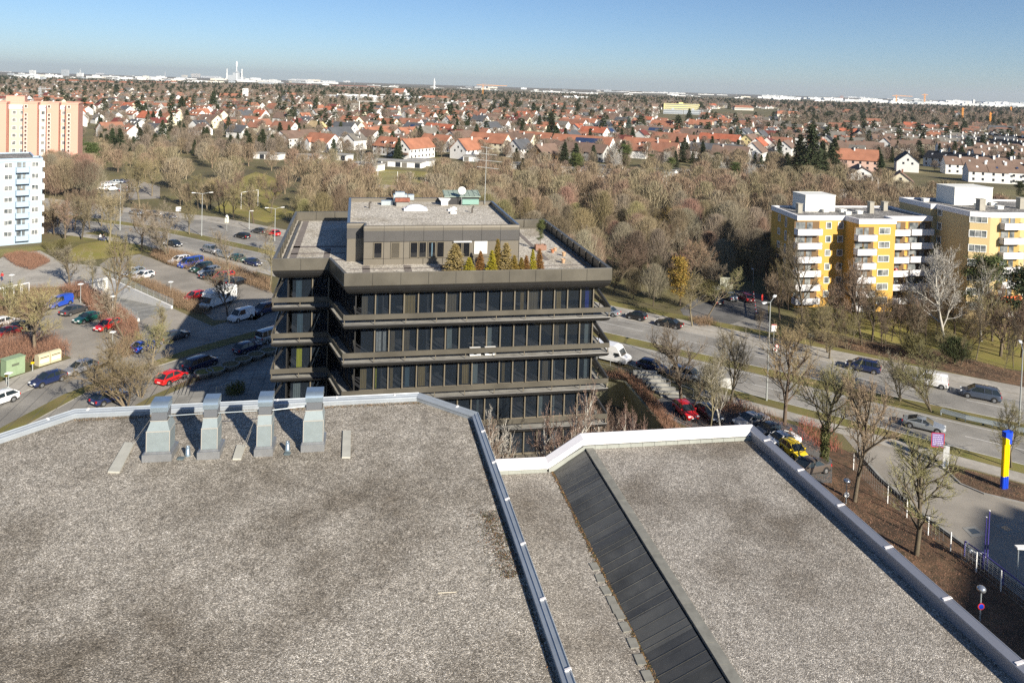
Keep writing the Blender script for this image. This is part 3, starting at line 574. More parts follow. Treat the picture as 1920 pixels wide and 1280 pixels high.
def bay(x0, y0, x1, y1, z, curtain=None, side=0.0, wdt=.4, frame_r=True):
    """one glazed bay: pane, frame (right mullion, sill, head) and an optional curtain behind it"""
    global nwin
    a = Vector((x0, y0)); b = Vector((x1, y1)); L_ = (b - a).length; d = (b - a) / L_; inn = Vector((-d.y, d.x)); h0, h1 = z + .42, z + 2.78
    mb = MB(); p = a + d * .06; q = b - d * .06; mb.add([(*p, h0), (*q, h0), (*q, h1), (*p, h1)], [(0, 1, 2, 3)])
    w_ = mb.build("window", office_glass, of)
    mb = MB(); o = -inn * .09
    mb.bar((*(b + o), z), (*(b + o), h1 + .1), .11, .2, up=(inn.x, inn.y, 0)); mb.bar((*(a - inn * .02), h0 - .22), (*(b - inn * .02), h0 - .22), .10, .44)
    mb.bar((*(a - inn * .01), h0 + .03), (*(b - inn * .01), h0 + .03), .08, .06); mb.bar((*(a), h1 + .05), (*(b), h1 + .05), .1, .1)
    mb.build("frame", mullm, w_)
    if curtain is not None:
        mb = MB(); s0 = side; s1 = min(side + wdt, 1); n = 7; vs = []
        for i in range(n + 1): t = s0 + (s1 - s0) * i / n; c = a.lerp(b, .07 + t * .86) + inn * (.22 + (.05 if i % 2 else 0)); vs += [(*c, h0 + .05), (*c, h1)]
        mb.add(vs, [(2 * i, 2 * i + 2, 2 * i + 3, 2 * i + 1) for i in range(n)]); mb.build("curtain", curtain, w_)
    nwin += 1
pre = {(0, 0): (cols[2], 0, .45), (0, 1): (cols[3], 0, .12), (0, 3): (cols[0], 0, .9), (0, 6): (cols[2], 0, .8), (0, 11): (cols[0], .5, .3), (0, 12): (cols[2], .1, .8), (0, 14): (cols[0], .1, .5), (0, 16): (bluec, .45, .35),
       (1, 1): (cols[4], .05, .85), (1, 3): (cols[2], 0, .45), (1, 6): (cols[1], .1, .4), (1, 9): (cols[1], 0, .4), (1, 14): (cols[2], 0, .5), (1, 16): (cols[1], .5, .35),
       (2, 0): (cols[0], 0, .5), (2, 1): (yellowc, .05, .12), (2, 4): (cols[0], .1, .6), (2, 7): (cols[0], .3, .6), (2, 8): (cols[1], .05, .4), (2, 13): (cols[2], .3, .5), (2, 14): (cols[1], 0, .25), (2, 16): (cols[1], .55, .3), (3, 13): (cols[1], .1, .3), (3, 14): (cols[1], 0, .3)}
NB = 17; xL, xR = -22.9, -1.35; bw_ = (xR - xL) / NB
for k in range(5):
    for i in range(NB):
        c = pre.get((k, i)); c = c or ((rg.choice(cols), rg.random() * .5, rg.uniform(.15, .5)) if rg.random() < .14 else (None, 0, 0))
        bay(xL + i * bw_, 1.35, xL + (i + 1) * bw_, 1.35, ZF[k], *c)
for k in range(4):
    for i, (a, b) in enumerate(((-29.3, -27.4), (-27.4, -25.9))):
        c = {(0, 0): (cols[3], .15, .3), (1, 0): (cols[3], .25, .3), (2, 0): (yellowc, .25, .3), (3, 0): (cols[1], .1, .4)}.get((k, i), (None, 0, 0))
        bay(a, 7.35, b, 7.35, ZF[k], *c)
# remaining glazed sides as plain runs
mb = MB(); mb2 = MB()
for a, b in ((inr[0], inr[1]), (inr[3], inr[4]), (inr[4], inr[5]), (inr[6], inr[7])):
    a = Vector(a); b = Vector(b); L_ = (b - a).length; n = round(L_ / 1.35)
    for z in ZF:
        mb.add([(*a, z + .4), (*b, z + .4), (*b, z + 2.85), (*a, z + 2.85)], [(0, 1, 2, 3)])
        for i in range(n + 1): c = a.lerp(b, i / n); mb2.bar((*c, z), (*c, z + 2.85), .12, .12)
        mb2.bar((*a, z + .2), (*b, z + .2), .08, .42)
tag(mb.build("side_window", mat("side_glass", (0.012, 0.016, 0.022), .05, spec=.8), of), kind='stuff'); tag(mb2.build("side_frame", bronze_d, of), kind='stuff')
mb = MB(); mb.box(-24, -2, 2, 20, -3.6, ZF[5] - .5); mb.box(-30, -24, 9, 30, -3.6, ZF[5] - .5); mb.build("ground_floor", dark_in, of)
# two air conditioners and dry plants on the walkways
for k, x in enumerate((-12.6, -11.2)):
    t = thing("air_conditioner", ("left" if k == 0 else "right") + " of the two white air conditioners on the second walkway", "air conditioner", OL(x, .75, ZF[1]), math.atan2(.2026, .9793), "air conditioners on the walkway")
    mb = MB(); mb.box(-.5, .5, -.2, .2, .06, .75); mb.build("casing", white_p, t); mb = MB(); mb.tube((0, -.205, .42), (0, -.2, .42), .27, .27, 16); mb.tube((0, -.23, .42), (0, -.2, .42), .05, .05, 8); mb.build("fan", black_m, t)
# ---- rooftop storey
pn = [(-7.35, 7.35), (-7.35, 22.6), (-9.9, 22.6), (-9.9, 25.3), (-24.3, 25.3), (-24.3, 8.9), (-22.7, 8.9), (-22.7, 7.35)]
ph = thing("rooftop_storey", "bronze clad rooftop storey with gravel top standing on the office roof", "penthouse", (9.8, 69.65, 0), math.atan2(.2026, .9793))
louv = mat("louvre_band", (0.115, 0.11, 0.105), .5, .3, var=.1); bronze_l = mat("bronze_light", (0.185, 0.165, 0.132), .45, .3, var=.1, vscale=.5)
mb = MB(); mb.prism(pn, 21.3, 23.62, top=False, mi=0); mb.build("wall", bronze_l, ph)
mb = MB(); mb.prism(offs(pn, .03), 23.62, 24.66, top=False)
for z in np.arange(23.68, 24.64, .085): mb.sweep([(*p, z) for p in offs(pn, .03)], [(0, 0), (.02, -.02), (.0, -.04)])
mb.build("louvre_band", louv, ph)
mb = MB(); mb.sweep([(*p, 24.66) for p in pn], [(.04, 0), (.05, .3), (.03, .42), (-.05, .5), (-.13, .52), (-.25, .5), (-.25, -.1)]); mb.build("parapet", bronze_l, ph)
mb = MB(); mb.sweep([(*p, 25.165) for p in pn[0:2] + pn[2:7]], [(.03, 0), (-.06, .035), (-.25, .02)], closed=False); mb.build("parapet_cap", mat("cap_zinc", (0.22, 0.24, 0.27), .35, .7), ph)
mb = MB(); mb.prism(offs(pn, -.24), 24.4, 24.72); mb.build("roof_gravel", roofC, ph)
mb = MB()
for i in range(9): x = -22.7 + i * 15.35 / 8; mb.bar((x, 7.31, 21.35), (x, 7.31, 25.1), .03, .02)
mb.bar((-22.7, 7.33, 21.95), (-7.35, 7.33, 21.95), .02, .02); mb.bar((-22.7, 7.33, 23.6), (-7.35, 7.33, 23.6), .03, .03)
for y in (13, 17, 21): mb.bar((-7.33, y, 21.35), (-7.33, y, 25.1), .03, .02)
mb.build("cladding_seam", black_m, ph)
pg = mat("pent_glass", (0.012, 0.013, 0.016), .06, spec=.8)
for x0, x1, bl in ((-21.7, -21.0, 0), (-20.05, -19.3, 1), (-18.2, -17.55, 0), (-17.35, -16.7, 0), (-16.45, -15.8, 2), (-15.6, -14.95, 0), (-13.75, -13.2, 0), (-13.0, -12.4, 0)):
    mb = MB(); mb.box(x0, x1, 7.30, 7.34, 22.05, 23.5); w_ = mb.build("window", pg, ph)
    mb = MB()
    for a, b, c, d in ((x0 - .07, x0, 22.0, 23.56), (x1, x1 + .07, 22.0, 23.56), (x0, x1, 21.98, 22.05), (x0, x1, 23.5, 23.57)): mb.box(a, b, 7.25, 7.345, c, d)
    if bl == 1:
        for z in np.arange(22.1, 23.5, .075): mb.box(x0, x1, 7.26, 7.29, z, z + .03)
    mb.build("frame", mullm, w_)
    if bl == 2: mb = MB(); mb.box(x0 + .3, x0 + .4, 7.28, 7.295, 22.1, 23.45); mb.build("curtain", cols[3], w_)
mb = MB(); mb.box(-14.0, -12.2, 7.05, 7.32, 23.5, 23.6); mb.box(-11.9, -10.6, 7.25, 7.33, 22.3, 23.55); mb.build("white_blind", white_p, ph)
# rooftop pieces
def roofthing(name, lab, cat, x, y, z, mbf, m, group=None, rz=0.0):
    mb = MB(); mbf(mb); o = mb.build(name, m, loc=OL(x, y, z)); o.rotation_euler = (0, 0, math.atan2(.2026, .9793) + rz); return tag(o, lab, cat, group)
def dome(mb):
    mb.box(-1.3, 1.3, -.75, .75, -.1, .22); n = 10
    mb.add([(x * 1.15, y * .62, .22 + .42 * max(0, 1 - x * x) ** .6 * max(0, 1 - y * y) ** .6) for x in np.linspace(-1, 1, n) for y in np.linspace(-1, 1, n)], [(i * n + j, (i + 1) * n + j, (i + 1) * n + j + 1, i * n + j + 1) for i in range(n - 1) for j in range(n - 1)])
roofthing("skylight_dome", "white arched skylight on the rooftop gravel", "skylight", -16.9, 19.2, 24.72, dome, mat("skylight_white", (0.72, 0.75, 0.80), .3))
t = thing("vent_unit", "rusty topped vent unit with white ducts on the rooftop", "vent unit", OL(-18.2, 22.2, 24.72), math.atan2(.2026, .9793))
mb = MB(); mb.prism([(-.7, -.5), (.7, -.5), (.9, .5), (-.9, .5)], 0, .55); mb.build("base", conc, t)
mb = MB(); mb.prism([(-.85, -.7), (.85, -.7), (.85, .1), (-.85, .1)], .55, .95); mb.build("rusty_hood", mat("rust", (0.30, 0.10, 0.06), .7, var=.5, vscale=3), t)
mb = MB(); mb.box(-1.0, .6, .2, 1.4, .4, 1.25); mb.box(-2.4, -1.1, .3, 1.2, .0, .5); mb.box(.7, 1.4, .4, 1.2, .6, 1.2); mb.prism([(-.8, .4), (.3, .4), (.3, 1.3), (-.8, 1.3)], 1.25, 1.5); mb.build("duct_box", steel, t)
def cowl2(mb): mb.prism([(-.4, -.35), (.4, -.35), (.4, .35), (-.4, .35)], 0, .45); mb.add([(-.4, -.35, .45), (.4, -.35, .45), (.4, .35, .45), (-.4, .35, .45), (-.7, -.5, .8), (.7, -.5, .8), (.7, .5, .8), (-.7, .5, .8)], [(0, 1, 5, 4), (1, 2, 6, 5), (2, 3, 7, 6), (3, 0, 4, 7), (4, 5, 6, 7)])
roofthing("vent_cowl", "flared white vent cowl left of the green roofed plant box", "vent", -13.2, 22.6, 24.72, cowl2, white_p)
t = thing("plant_enclosure", "low plant box with pale green seamed roof at the back of the rooftop", "plant box", OL(-10.9, 23.6, 24.72), math.atan2(.2026, .9793))
mb = MB(); mb.box(-2.0, 1.9, -.6, 1.5, 0, .9); mb.build("wall", dark_in, t); mb = MB(); mb.add([(-2.3, -.8, .9), (2.1, -.8, .9), (2.1, 1.6, 1.35), (-2.3, 1.6, 1.35), (-2.3, -.8, .98), (2.1, -.8, .98), (2.1, 1.6, 1.43), (-2.3, 1.6, 1.43)], [(0, 3, 2, 1), (4, 5, 6, 7), (0, 1, 5, 4), (1, 2, 6, 5), (3, 0, 4, 7)])
for i in range(8): mb.bar((-2.2 + i * .6, -.8, 1.0), (-2.2 + i * .6, 1.6, 1.45), .05, .05)
mb.build("seamed_roof", mat("verdigris", (0.33, 0.40, 0.34), .6, .2, var=.3, vscale=1.5), t); mb = MB(); mb.box(-.2, 1.8, -1.3, -.65, .1, .7); mb.build("glass_hatch", mat("pale_green_glass", (0.22, 0.36, 0.31), .15), t)
t = thing("satellite_dish", "white satellite dish on a thin pole on the rooftop", "satellite dish", OL(-11.2, 22.3, 24.72), math.atan2(.2026, .9793))
mb = MB(); mb.tube((0, 0, 0), (0, 0, 1.7), .03, .03); mb.build("pole", pole_m, t)
mb = MB(); k = 6; mb.lathe([(.48 * i / k, .12 * (i / k) ** 2) for i in range(k + 1)] + [(.48, .14), (0.01, .03)], 20); mb.xf(Matrix.Translation((0, -.05, 1.75)) @ Matrix.Rotation(R(75), 4, 'X')); mb.build("dish", white_p, t, smooth=True)
for x, y, lab in ((-12.5, 19.4, "small white roof cap nearest the plant box"), (-12.9, 18.5, "small white roof cap in the middle of three"), (-12.85, 16.8, "small white roof cap nearest the front edge of the rooftop")):
    roofthing("roof_ventilator", lab, "roof cap", x, y, 24.72, lambda mb: mb.prism([(-.35, -.3), (.35, -.3), (.35, .3), (-.35, .3)], 0, .22).lathe([(.2, .22), (.2, .32), (.0, .34)], 8), white_p, "white roof caps")
for x, y, lab in ((-10.7, 17.0, "short standing pipe near the right of the rooftop"), (-22.0, 20.3, "dark pipe stub near the left of the rooftop")):
    roofthing("roof_pipe", lab, "pipe", x, y, 24.72, lambda mb: mb.tube((0, 0, 0), (0, 0, .6), .09, .09, 8).tube((0, 0, .6), (.2, 0, .75), .11, .11, 8), mat("pipe_dark", (0.08, 0.07, 0.06), .6))
t = thing("antenna_mast", "tall thin aerial mast with crossbars above the rooftop", "antenna", OL(-8.4, 22.2, 24.9))
mb = MB(); mb.tube((0, 0, 0), (0.03, 0, 6.9), .05, .03, 6); mb.build("mast", pole_m, t)
mb = MB()
for z, l in ((4.35, 1.3), (5.2, 1.6), (6.0, 1.1), (6.75, .8)):
    mb.bar((-l * .8, 0, z + .1), (l * 1.2, .1, z - .12), .045)
    for i in range(5): x = -l * .8 + i * l * .5; mb.bar((x, -.35, z + .08 - i * .04), (x, .35, z + .08 - i * .04), .02)
mb.build("crossbars", pole_m, t)
# paving strips on the office roof
mb = MB()
for x0, y0, x1, y1 in ((-23.9, 1.9, -.6, 2.2), (-23.9, 5.6, -.9, 5.9), (-29.9, 15.5, -24.5, 16.3), (-29.9, 12.5, -24.5, 12.9), (-29.9, 9.5, -24.5, 9.9), (-29.9, 8, -29.2, 31), (-18.9, 2, -18.2, 7), (-15.4, 2, -14.7, 7), (-22.8, 2, -22.1, 7), (-26.6, 8, -26.0, 15), (-4.4, 8, -3.9, 24)): mb.box(x0, x1, y0, y1, 21.3, 21.365)
mb.build("roof_paving", mat("roof_paver", (0.22, 0.19, 0.17), .9, var=.4, vscale=2.5), of)
# ---------------------------------------------------------------- trees
def ribbons(S, seed=0):
    """S: list of (p, q, r0, r1) -> thin three-sided spikes as arrays"""
    A = np.array([tuple(s[0]) for s in S]); B = np.array([tuple(s[1]) for s in S]); r0 = np.array([s[2] for s in S])[:, None]; r1 = np.array([s[3] for s in S])[:, None]
    D = B - A; D /= np.linalg.norm(D, axis=1)[:, None] + 1e-9
    rng = np.random.RandomState(seed); X = np.cross(D, rng.normal(size=D.shape)); X /= np.linalg.norm(X, axis=1)[:, None] + 1e-9
    V = np.stack([A - X * r0, A + X * r0, B + X * r1, B - X * r1], 1).reshape(-1, 3)
    T = np.arange(len(V)).reshape(-1, 4); return V, T
def tubes(S, n=4):
    V = []; T = []
    for p, q, r0, r1 in S:
        d = (q - p).normalized(); a = d.orthogonal().normalized(); b = a.cross(d); k = len(V)
        for c, r in ((p, r0), (q, r1)):
            for i in range(n): t = 2 * PI * i / n; V.append(c + a * (r * math.cos(t)) + b * (r * math.sin(t)))
        T += [(k + i, k + (i + 1) % n, k + n + (i + 1) % n, k + n + i) for i in range(n)]
    return np.array([tuple(v) for v in V]), np.array(T)
def join(parts):
    V = []; T = []; k = 0
    for v, t in parts: V.append(v); T.append(t + k); k += len(v)
    return np.concatenate(V), np.concatenate(T)
def skeleton(seed, h=10.0, trunk=.28, spread=.55, up=.35, levels=5, kids=(6, 5, 5, 5), fork=False, gnarl=.15, r0=.17, multi=1, ln0=.5):
    rg = random.Random(seed); segs = [[] for _ in range(levels + 1)]
    def grow(p, d, L_, r, lv):
        n = 3 if lv < 2 else 2; pts = [p]; dd = d.copy()
        for i in range(n):
            dd = (dd + Vector((rg.gauss(0, gnarl), rg.gauss(0, gnarl), rg.gauss(0, gnarl * .6) + up * .42 * (lv > 0)))).normalized(); q = pts[-1] + dd * (L_ / n)
            ra = r * (1 - .55 * i / n); rb = r * (1 - .55 * (i + 1) / n); segs[lv].append((pts[-1], q, ra, rb)); pts.append(q)
        if lv >= levels: return
        kk = kids[min(lv, len(kids) - 1)]
        for j in range(kk):
            t = (.3 if lv else trunk) + (1 - (.3 if lv else trunk)) * (j + rg.random()) / kk; i = min(int(t * n), n - 1); b = pts[i].lerp(pts[i + 1], t * n - i)
            base = (pts[i + 1] - pts[i]).normalized(); ax = base.orthogonal().normalized(); ax.rotate(Matrix.Rotation(rg.uniform(0, 2 * PI), 3, base) if lv else Matrix.Rotation(j * 2.4 + rg.random(), 3, base))
            ang = rg.uniform(.55, 1.0) * (spread * 1.7 if lv == 0 else 1); nd = (base * math.cos(ang) + ax * math.sin(ang)).normalized()
            f = (1 - .45 * t) if lv == 0 else (1 - .3 * t)
            grow(b, nd, L_ * (ln0 if lv == 0 else .56) * f * rg.uniform(.8, 1.2), r * (.47 if lv == 0 else .52), lv + 1)
        if lv: grow(pts[-1], dd, L_ * .5, r * .45, lv + 1)
    for m in range(multi):
        d0 = Vector((rg.gauss(0, .05 + .18 * (multi > 1)), rg.gauss(0, .05 + .18 * (multi > 1)), 1)).normalized()
        grow(Vector((rg.gauss(0, .2 * (multi > 1)), rg.gauss(0, .2 * (multi > 1)), 0)), d0, h * rg.uniform(.8, 1) if multi > 1 else h, r0 / (1 + .3 * (multi > 1)), 0)
    return segs
def fit(segs, H_):
    z = max(s[1].z for l in segs for s in l); f = H_ / z
    return [[(a * f, b * f, r0, r1) for a, b, r0, r1 in l] for l in segs]
TREE = {}
def tree_mesh(key, seed, twig=.012, **kw):
    segs = fit(skeleton(seed, **kw), 10.0)
    tv = join([(lambda v, t: (v, t))(*tubes(segs[0], 6)[:2]), tubes(segs[1], 6)] if False else [tubes([(a, b, c * 1.0, d) for a, b, c, d in segs[0] + segs[1]], 6)]); cs = []
    if len(segs) > 2:
        if kw.get('levels', 5) > 3: tv = join([tv, tubes(segs[2], 6)])
        else: cs.append(ribbons(segs[2], seed))
    rest = [s for l in segs[3:] for s in l]
    if rest: cs.append(ribbons([(a, b, max(r0, twig), max(r1, twig * .6)) for a, b, r0, r1 in rest], seed))
    TREE[key] = (arr_mesh(key + "_trunk", *tv, None), arr_mesh(key + "_crown", *join(cs), None)); return segs
barkA = mat("bark_brown", (0.085, 0.066, 0.046), .95, col2=(0.15, 0.12, 0.08), vscale=5, rnd=.25)
barkB = mat("bark_pale", (0.24, 0.20, 0.13), .95, col2=(0.15, 0.12, 0.075), vscale=3, rnd=.2)
birch = mat("birch_bark", (0.52, 0.50, 0.45), .9, col2=(0.30, 0.27, 0.23), vscale=4, rnd=.1)
twB = mat("twig_brown", (0.24, 0.182, 0.118), .95, rnd=.3); twR = mat("twig_reddish", (0.255, 0.165, 0.115), .95, rnd=.25); twG = mat("twig_olive", (0.25, 0.212, 0.105), .95, rnd=.3)
twY = mat("twig_yellow", (0.34, 0.26, 0.06), .95, rnd=.15); twP = mat("twig_pink", (0.22, 0.15, 0.115), .95, rnd=.15); twO = mat("twig_grey", (0.26, 0.222, 0.16), .95, rnd=.25)
twD = mat("twig_dark", (0.15, 0.115, 0.08), .95, rnd=.2)
near_v = []
for i in range(5): tree_mesh("near%d" % i, 40 + i, twig=.0085, levels=5, kids=(11, 6, 5, 4, 3), spread=.58, trunk=.24, r0=.19); near_v.append("near%d" % i)
for i in range(2): tree_mesh("multi%d" % i, 60 + i, twig=.010, levels=4, kids=(9, 6, 6, 5), spread=.5, trunk=.12, r0=.15, multi=3)
for i in range(2): tree_mesh("slim%d" % i, 70 + i, twig=.009, levels=4, kids=(14, 6, 5, 4), spread=.42, trunk=.3, r0=.10, gnarl=.12, ln0=.3)
for i in range(2): tree_mesh("bush%d" % i, 80 + i, twig=.012, levels=3, kids=(7, 7, 6), spread=.5, trunk=.05, r0=.05, multi=7)
def fuzz(key, seed, n=2300, rx=.42, wd=.020, zlo=.18, ln=.22, stems=16):
    """wood tree: a few rising limbs and a crown of many fine twigs, 10 m high"""
    rng = np.random.RandomState(seed); rg = random.Random(seed); T0 = []; L1 = []
    top = Vector((0, 0, 7.5)); T0.append((Vector((0, 0, 0)), Vector((rg.gauss(0, .1), rg.gauss(0, .1), 4)), .17, .12)); T0.append((T0[0][1], top, .12, .04))
    for i in range(stems):
        b = T0[0][0].lerp(top, rg.uniform(.22, .7)); a = rg.uniform(0, 2 * PI); e = Vector((math.cos(a) * rx * 10 * rg.uniform(.5, .9), math.sin(a) * rx * 10 * rg.uniform(.5, .9), min(b.z + rg.uniform(2.5, 5), 9.2)))
        m = b.lerp(e, .5) + Vector((rg.gauss(0, .2), rg.gauss(0, .2), -.2)); L1 += [(b, m, .07, .05), (m, e, .05, .02)]
        for j in range(6): s = m.lerp(e, rg.random()) if j % 2 else b.lerp(m, rg.random()); L1.append((s, s + Vector((rg.gauss(0, .8), rg.gauss(0, .8), rg.uniform(.5, 2))), .03, .015))
    u = rng.rand(n) ** .5; ph_ = rng.rand(n) * 2 * PI; lobes = rng.uniform(.75, 1.15, 12); rr = lobes[(ph_ / (2 * PI) * 12).astype(int)]
    zz = zlo + (1 - zlo) * rng.rand(n) ** .8; env = np.sin(np.clip((zz - zlo) / (1 - zlo), 0, 1) ** .75 * PI) ** .55
    x = np.cos(ph_) * u * rx * 10 * env * rr; y = np.sin(ph_) * u * rx * 10 * env * rr; A = np.stack([x, y, zz * 9.3], 1)
    D = np.stack([x * .24, y * .24, np.full(n, 1.8)], 1) + rng.normal(size=(n, 3)) * .38; D /= np.linalg.norm(D, axis=1)[:, None]; B = A + D * (ln * 10 * rng.uniform(.5, 1.3, n))[:, None]
    B[:, 2] = np.minimum(B[:, 2], 10.3 - .15 * np.hypot(B[:, 0], B[:, 1])**1.3)
    X = np.cross(D, rng.normal(size=D.shape)); X /= np.linalg.norm(X, axis=1)[:, None]; V = np.stack([A - X * wd, A + X * wd, B], 1).reshape(-1, 3); Tt = np.arange(3 * n).reshape(-1, 3)
    v1, t1 = tubes(L1, 3); t1 = np.concatenate([t1[:, [0, 1, 2]], t1[:, [0, 2, 3]]]); tv, tt = tubes(T0, 6)
    TREE[key] = (arr_mesh(key + "_trunk", tv, tt, None), arr_mesh(key + "_crown", *join([(V, Tt), (v1, t1)]), None))
    return join([(V, Tt), (v1, t1), (tv, np.concatenate([tt[:, [0, 1, 2]], tt[:, [0, 2, 3]]]))])
for i in range(8): fuzz("wood%d" % i, 200 + i, rx=.22 + .026 * i, n=(1300, 2300, 1700, 2600, 1500, 2400, 2000, 1200)[i], zlo=(.3, .12, .25, .1, .35, .15, .2, .3)[i])
LOW = [fuzz("low%d" % i, 300 + i, n=560, wd=.055, ln=.26, rx=.33, stems=6) for i in range(4)]
def conifer_arr(seed, n=10, rx=.24, layers=26, leaf=.32, droop=.35, jag=.25, zlo=.06, per=22):
    rng = np.random.RandomState(seed); A = []; B = []
    for k in range(layers):
        t = k / layers; z = (zlo + (1 - zlo) * t) * 10; r = rx * 10 * (1 - t) ** .85 + .12; m = int(6 + 9 * (1 - t))
        for j in range(m):
            a = rng.rand() * 2 * PI; rr = r * rng.uniform(1 - jag, 1 + jag * .6); e = np.array([math.cos(a) * rr, math.sin(a) * rr, z - droop * rr + rng.normal() * .1]); s = np.array([0, 0, z])
            for q in range(per):
                f = rng.uniform(.15, 1.0); c = s + (e - s) * f; c = c + rng.normal(size=3) * .09; d = np.array([math.cos(a), math.sin(a), -.25]) * .6 + rng.normal(size=3) * .5; A.append(c); B.append(c + d / np.linalg.norm(d) * leaf * rng.uniform(.6, 1.2))
    A = np.array(A); B = np.array(B); D = B - A; X = np.cross(D, rng.normal(size=D.shape)); X /= np.linalg.norm(X, axis=1)[:, None]; w_ = leaf * .3
    return np.stack([A - X * w_, A + X * w_, B], 1).reshape(-1, 3), np.arange(3 * len(A)).reshape(-1, 3)
needles = mat("needles_dark", (0.035, 0.048, 0.018), .9, rnd=.3); needles_g = mat("needles_green", (0.075, 0.095, 0.028), .9, rnd=.2); needles_b = mat("needles_blue", (0.10, 0.135, 0.11), .9, rnd=.15)
thuja_y = mat("thuja_yellow", (0.42, 0.34, 0.02), .9, col2=(0.24, 0.22, 0.02), vscale=2); thuja_o = mat("thuja_olive", (0.20, 0.17, 0.03), .9, col2=(0.28, 0.15, 0.03), vscale=1.5, rnd=.2); thuja_r = mat("thuja_rust", (0.28, 0.10, 0.03), .9, col2=(0.16, 0.12, 0.03), vscale=1.5); thuja_p = mat("thuja_pale", (0.32, 0.25, 0.13), .9, col2=(0.26, 0.19, 0.04), vscale=1.2)
def con(key, seed, **kw):
    V, T = conifer_arr(seed, **kw); tv, tt = tubes([(Vector((0, 0, 0)), Vector((0, 0, 9.6)), .14, .02)], 6)
    TREE[key] = (arr_mesh(key + "_trunk", tv, tt, None), arr_mesh(key + "_crown", V, T, None)); return V, T
for i in range(3): con("spruce%d" % i, 400 + i, rx=.20 + .03 * i)
LOWC = [conifer_arr(440 + i, rx=.22 + .03 * i, layers=9, per=3, leaf=1.1, jag=.3) for i in range(3)]
for i in range(2): con("thuja%d" % i, 450 + i, rx=.17, layers=30, droop=-.6, leaf=.30, jag=.22, zlo=0.0, per=24)
def pine(key, seed):
    rng = np.random.RandomState(seed); rg = random.Random(seed); V = []; T = []; S = [(Vector((0, 0, 0)), Vector((.2, .1, 5)), .16, .12), (Vector((.2, .1, 5)), Vector((0, 0, 9.4)), .12, .04)]; L1 = []; k = 0
    for i in range(34):
        z = rg.uniform(2.6, 9.7); a = rg.uniform(0, 2 * PI); r = rg.uniform(.3, 2.6) * (1.15 - abs(z - 5.5) / 6); c = np.array([math.cos(a) * r, math.sin(a) * r, z]); L1.append((Vector((0, 0, z - .8)), Vector(c), .05, .02))
        m = 170; A = c + rng.normal(size=(m, 3)) * np.array([.55, .55, .28]); D = rng.normal(size=(m, 3)) + np.array([0, 0, .6]); D /= np.linalg.norm(D, axis=1)[:, None]; B = A + D * .32; X = np.cross(D, rng.normal(size=D.shape)); X /= np.linalg.norm(X, axis=1)[:, None]
        V.append(np.stack([A - X * .07, A + X * .07, B], 1).reshape(-1, 3)); T.append(np.arange(3 * m).reshape(-1, 3) + k); k += 3 * m
    v1, t1 = tubes(L1, 3); t1 = np.concatenate([t1[:, [0, 1, 2]], t1[:, [0, 2, 3]]])
    TREE[key] = (arr_mesh(key + "_trunk", *tubes(S, 6), None), arr_mesh(key + "_crown", *join([(np.concatenate(V), np.concatenate(T)), (v1, t1)]), None))
pine("pine0", 501); pine("pine1", 502)
trg = random.Random(77); NTREE = {}
def tree(key, loc, h, label, cat="tree", group=None, tr=None, cr=None, wx=1.0, name=None):
    """a tree standing at loc, h metres high"""
    s = h / 10; t = thing(name or "bare_tree", label, cat, loc, trg.uniform(0, 2 * PI), group, (s * wx, s * wx, s))
    a, b = TREE[key]
    put("trunk", a, t, m=tr or barkA); put("crown", b, t, m=cr or tr or twB); return t
for k in TREE:
    for me in TREE[k]:
        if not me.materials: me.materials.append(barkA)
# helper: tree whose foot is seen at (px, py) and top at pty
def T(px, py, pty, key, label, wx=1.0, tr=None, cr=None, group=None, name=None, z=0.0, cat="tree"):
    b = P(px, py, z); h = PYZ(px, pty, b.y) - z
    if cr is barkA: cr = twD
    return tree(key, b, h, label, cat, group, tr, cr, wx * (1.22 if key[:4] == 'near' and b.y < 130 and b.x > 0 else 1), name)
# ---- near trees, left part
T(66, 668, 512, "near0", "big bare tree with olive twigs above the left green cabinet", 1.15, barkB, twG)
T(238, 762, 600, "multi0", "broad bare tree with mossy pale limbs just beyond the foreground roof", 1.15, barkB, twG)
T(262, 745, 640, "multi1", "smaller bare tree close right of the broad mossy tree behind the roof edge", 1.1, barkB, twO)
T(131, 540, 455, "near1", "bare tree with dark forked trunk beside the upper end of the garage ramp", 1.2, barkA, twO)
T(170, 556, 470, "slim0", "slender bare tree beside the white ramp wall", 1.2, barkB, twO)
T(212, 590, 432, "near2", "tall pale bare tree standing in the middle of the garage ramp hedge", .8, barkB, twG)
T(205, 458, 352, "near3", "bare street tree with straight trunk nearest the left lawn", .85, barkB, twB)
T(265, 470, 372, "near4", "bare street tree with dark trunk on the lawn tip by the car park", .9, barkA, twB)
T(318, 484, 372, "multi0", "bare three-stemmed tree in the hedge above the dark blue van", .9, barkA, twO)
T(355, 440, 372, "near2", "bare leaning tree at the left end of the road median", .9, barkB, twG)
T(430, 548, 430, "slim1", "slim bare tree over the parked cars in the upper car park", 1.2, barkB, twO)
T(428, 600, 500, "near1", "low dark bare tree in front of the motorhome", 1.1, barkA, barkA)
T(505, 545, 440, "slim0", "thin bare tree in the hedge just left of the dark office building", 1.2, barkB, twG)
T(498, 470, 415, "slim1", "small bare tree in the verge by the grey road lamp", 1.2, barkB, twO)
T(300, 650, 560, "slim0", "thin pale tree standing by the blue and the dark parked cars", 1.3, barkB, twG)
T(236, 640, 520, "slim1", "thin grey tree left of the garage driveway", 1.3, barkB, twO)
T(15, 600, 520, "near3", "small bare tree at the left picture edge over the lower car park", 1, barkB, twG)
T(285, 690, 600, "near4", "low spreading bare tree on the side street corner", 1.2, barkB, twG)
T(262, 388, 285, "near1", "tall pale barked tree rising beside the visitor car park", .95, barkB, twG)
T(285, 368, 292, "near0", "pale barked tree right of the tallest one by the visitor car park", .9, barkB, twG)
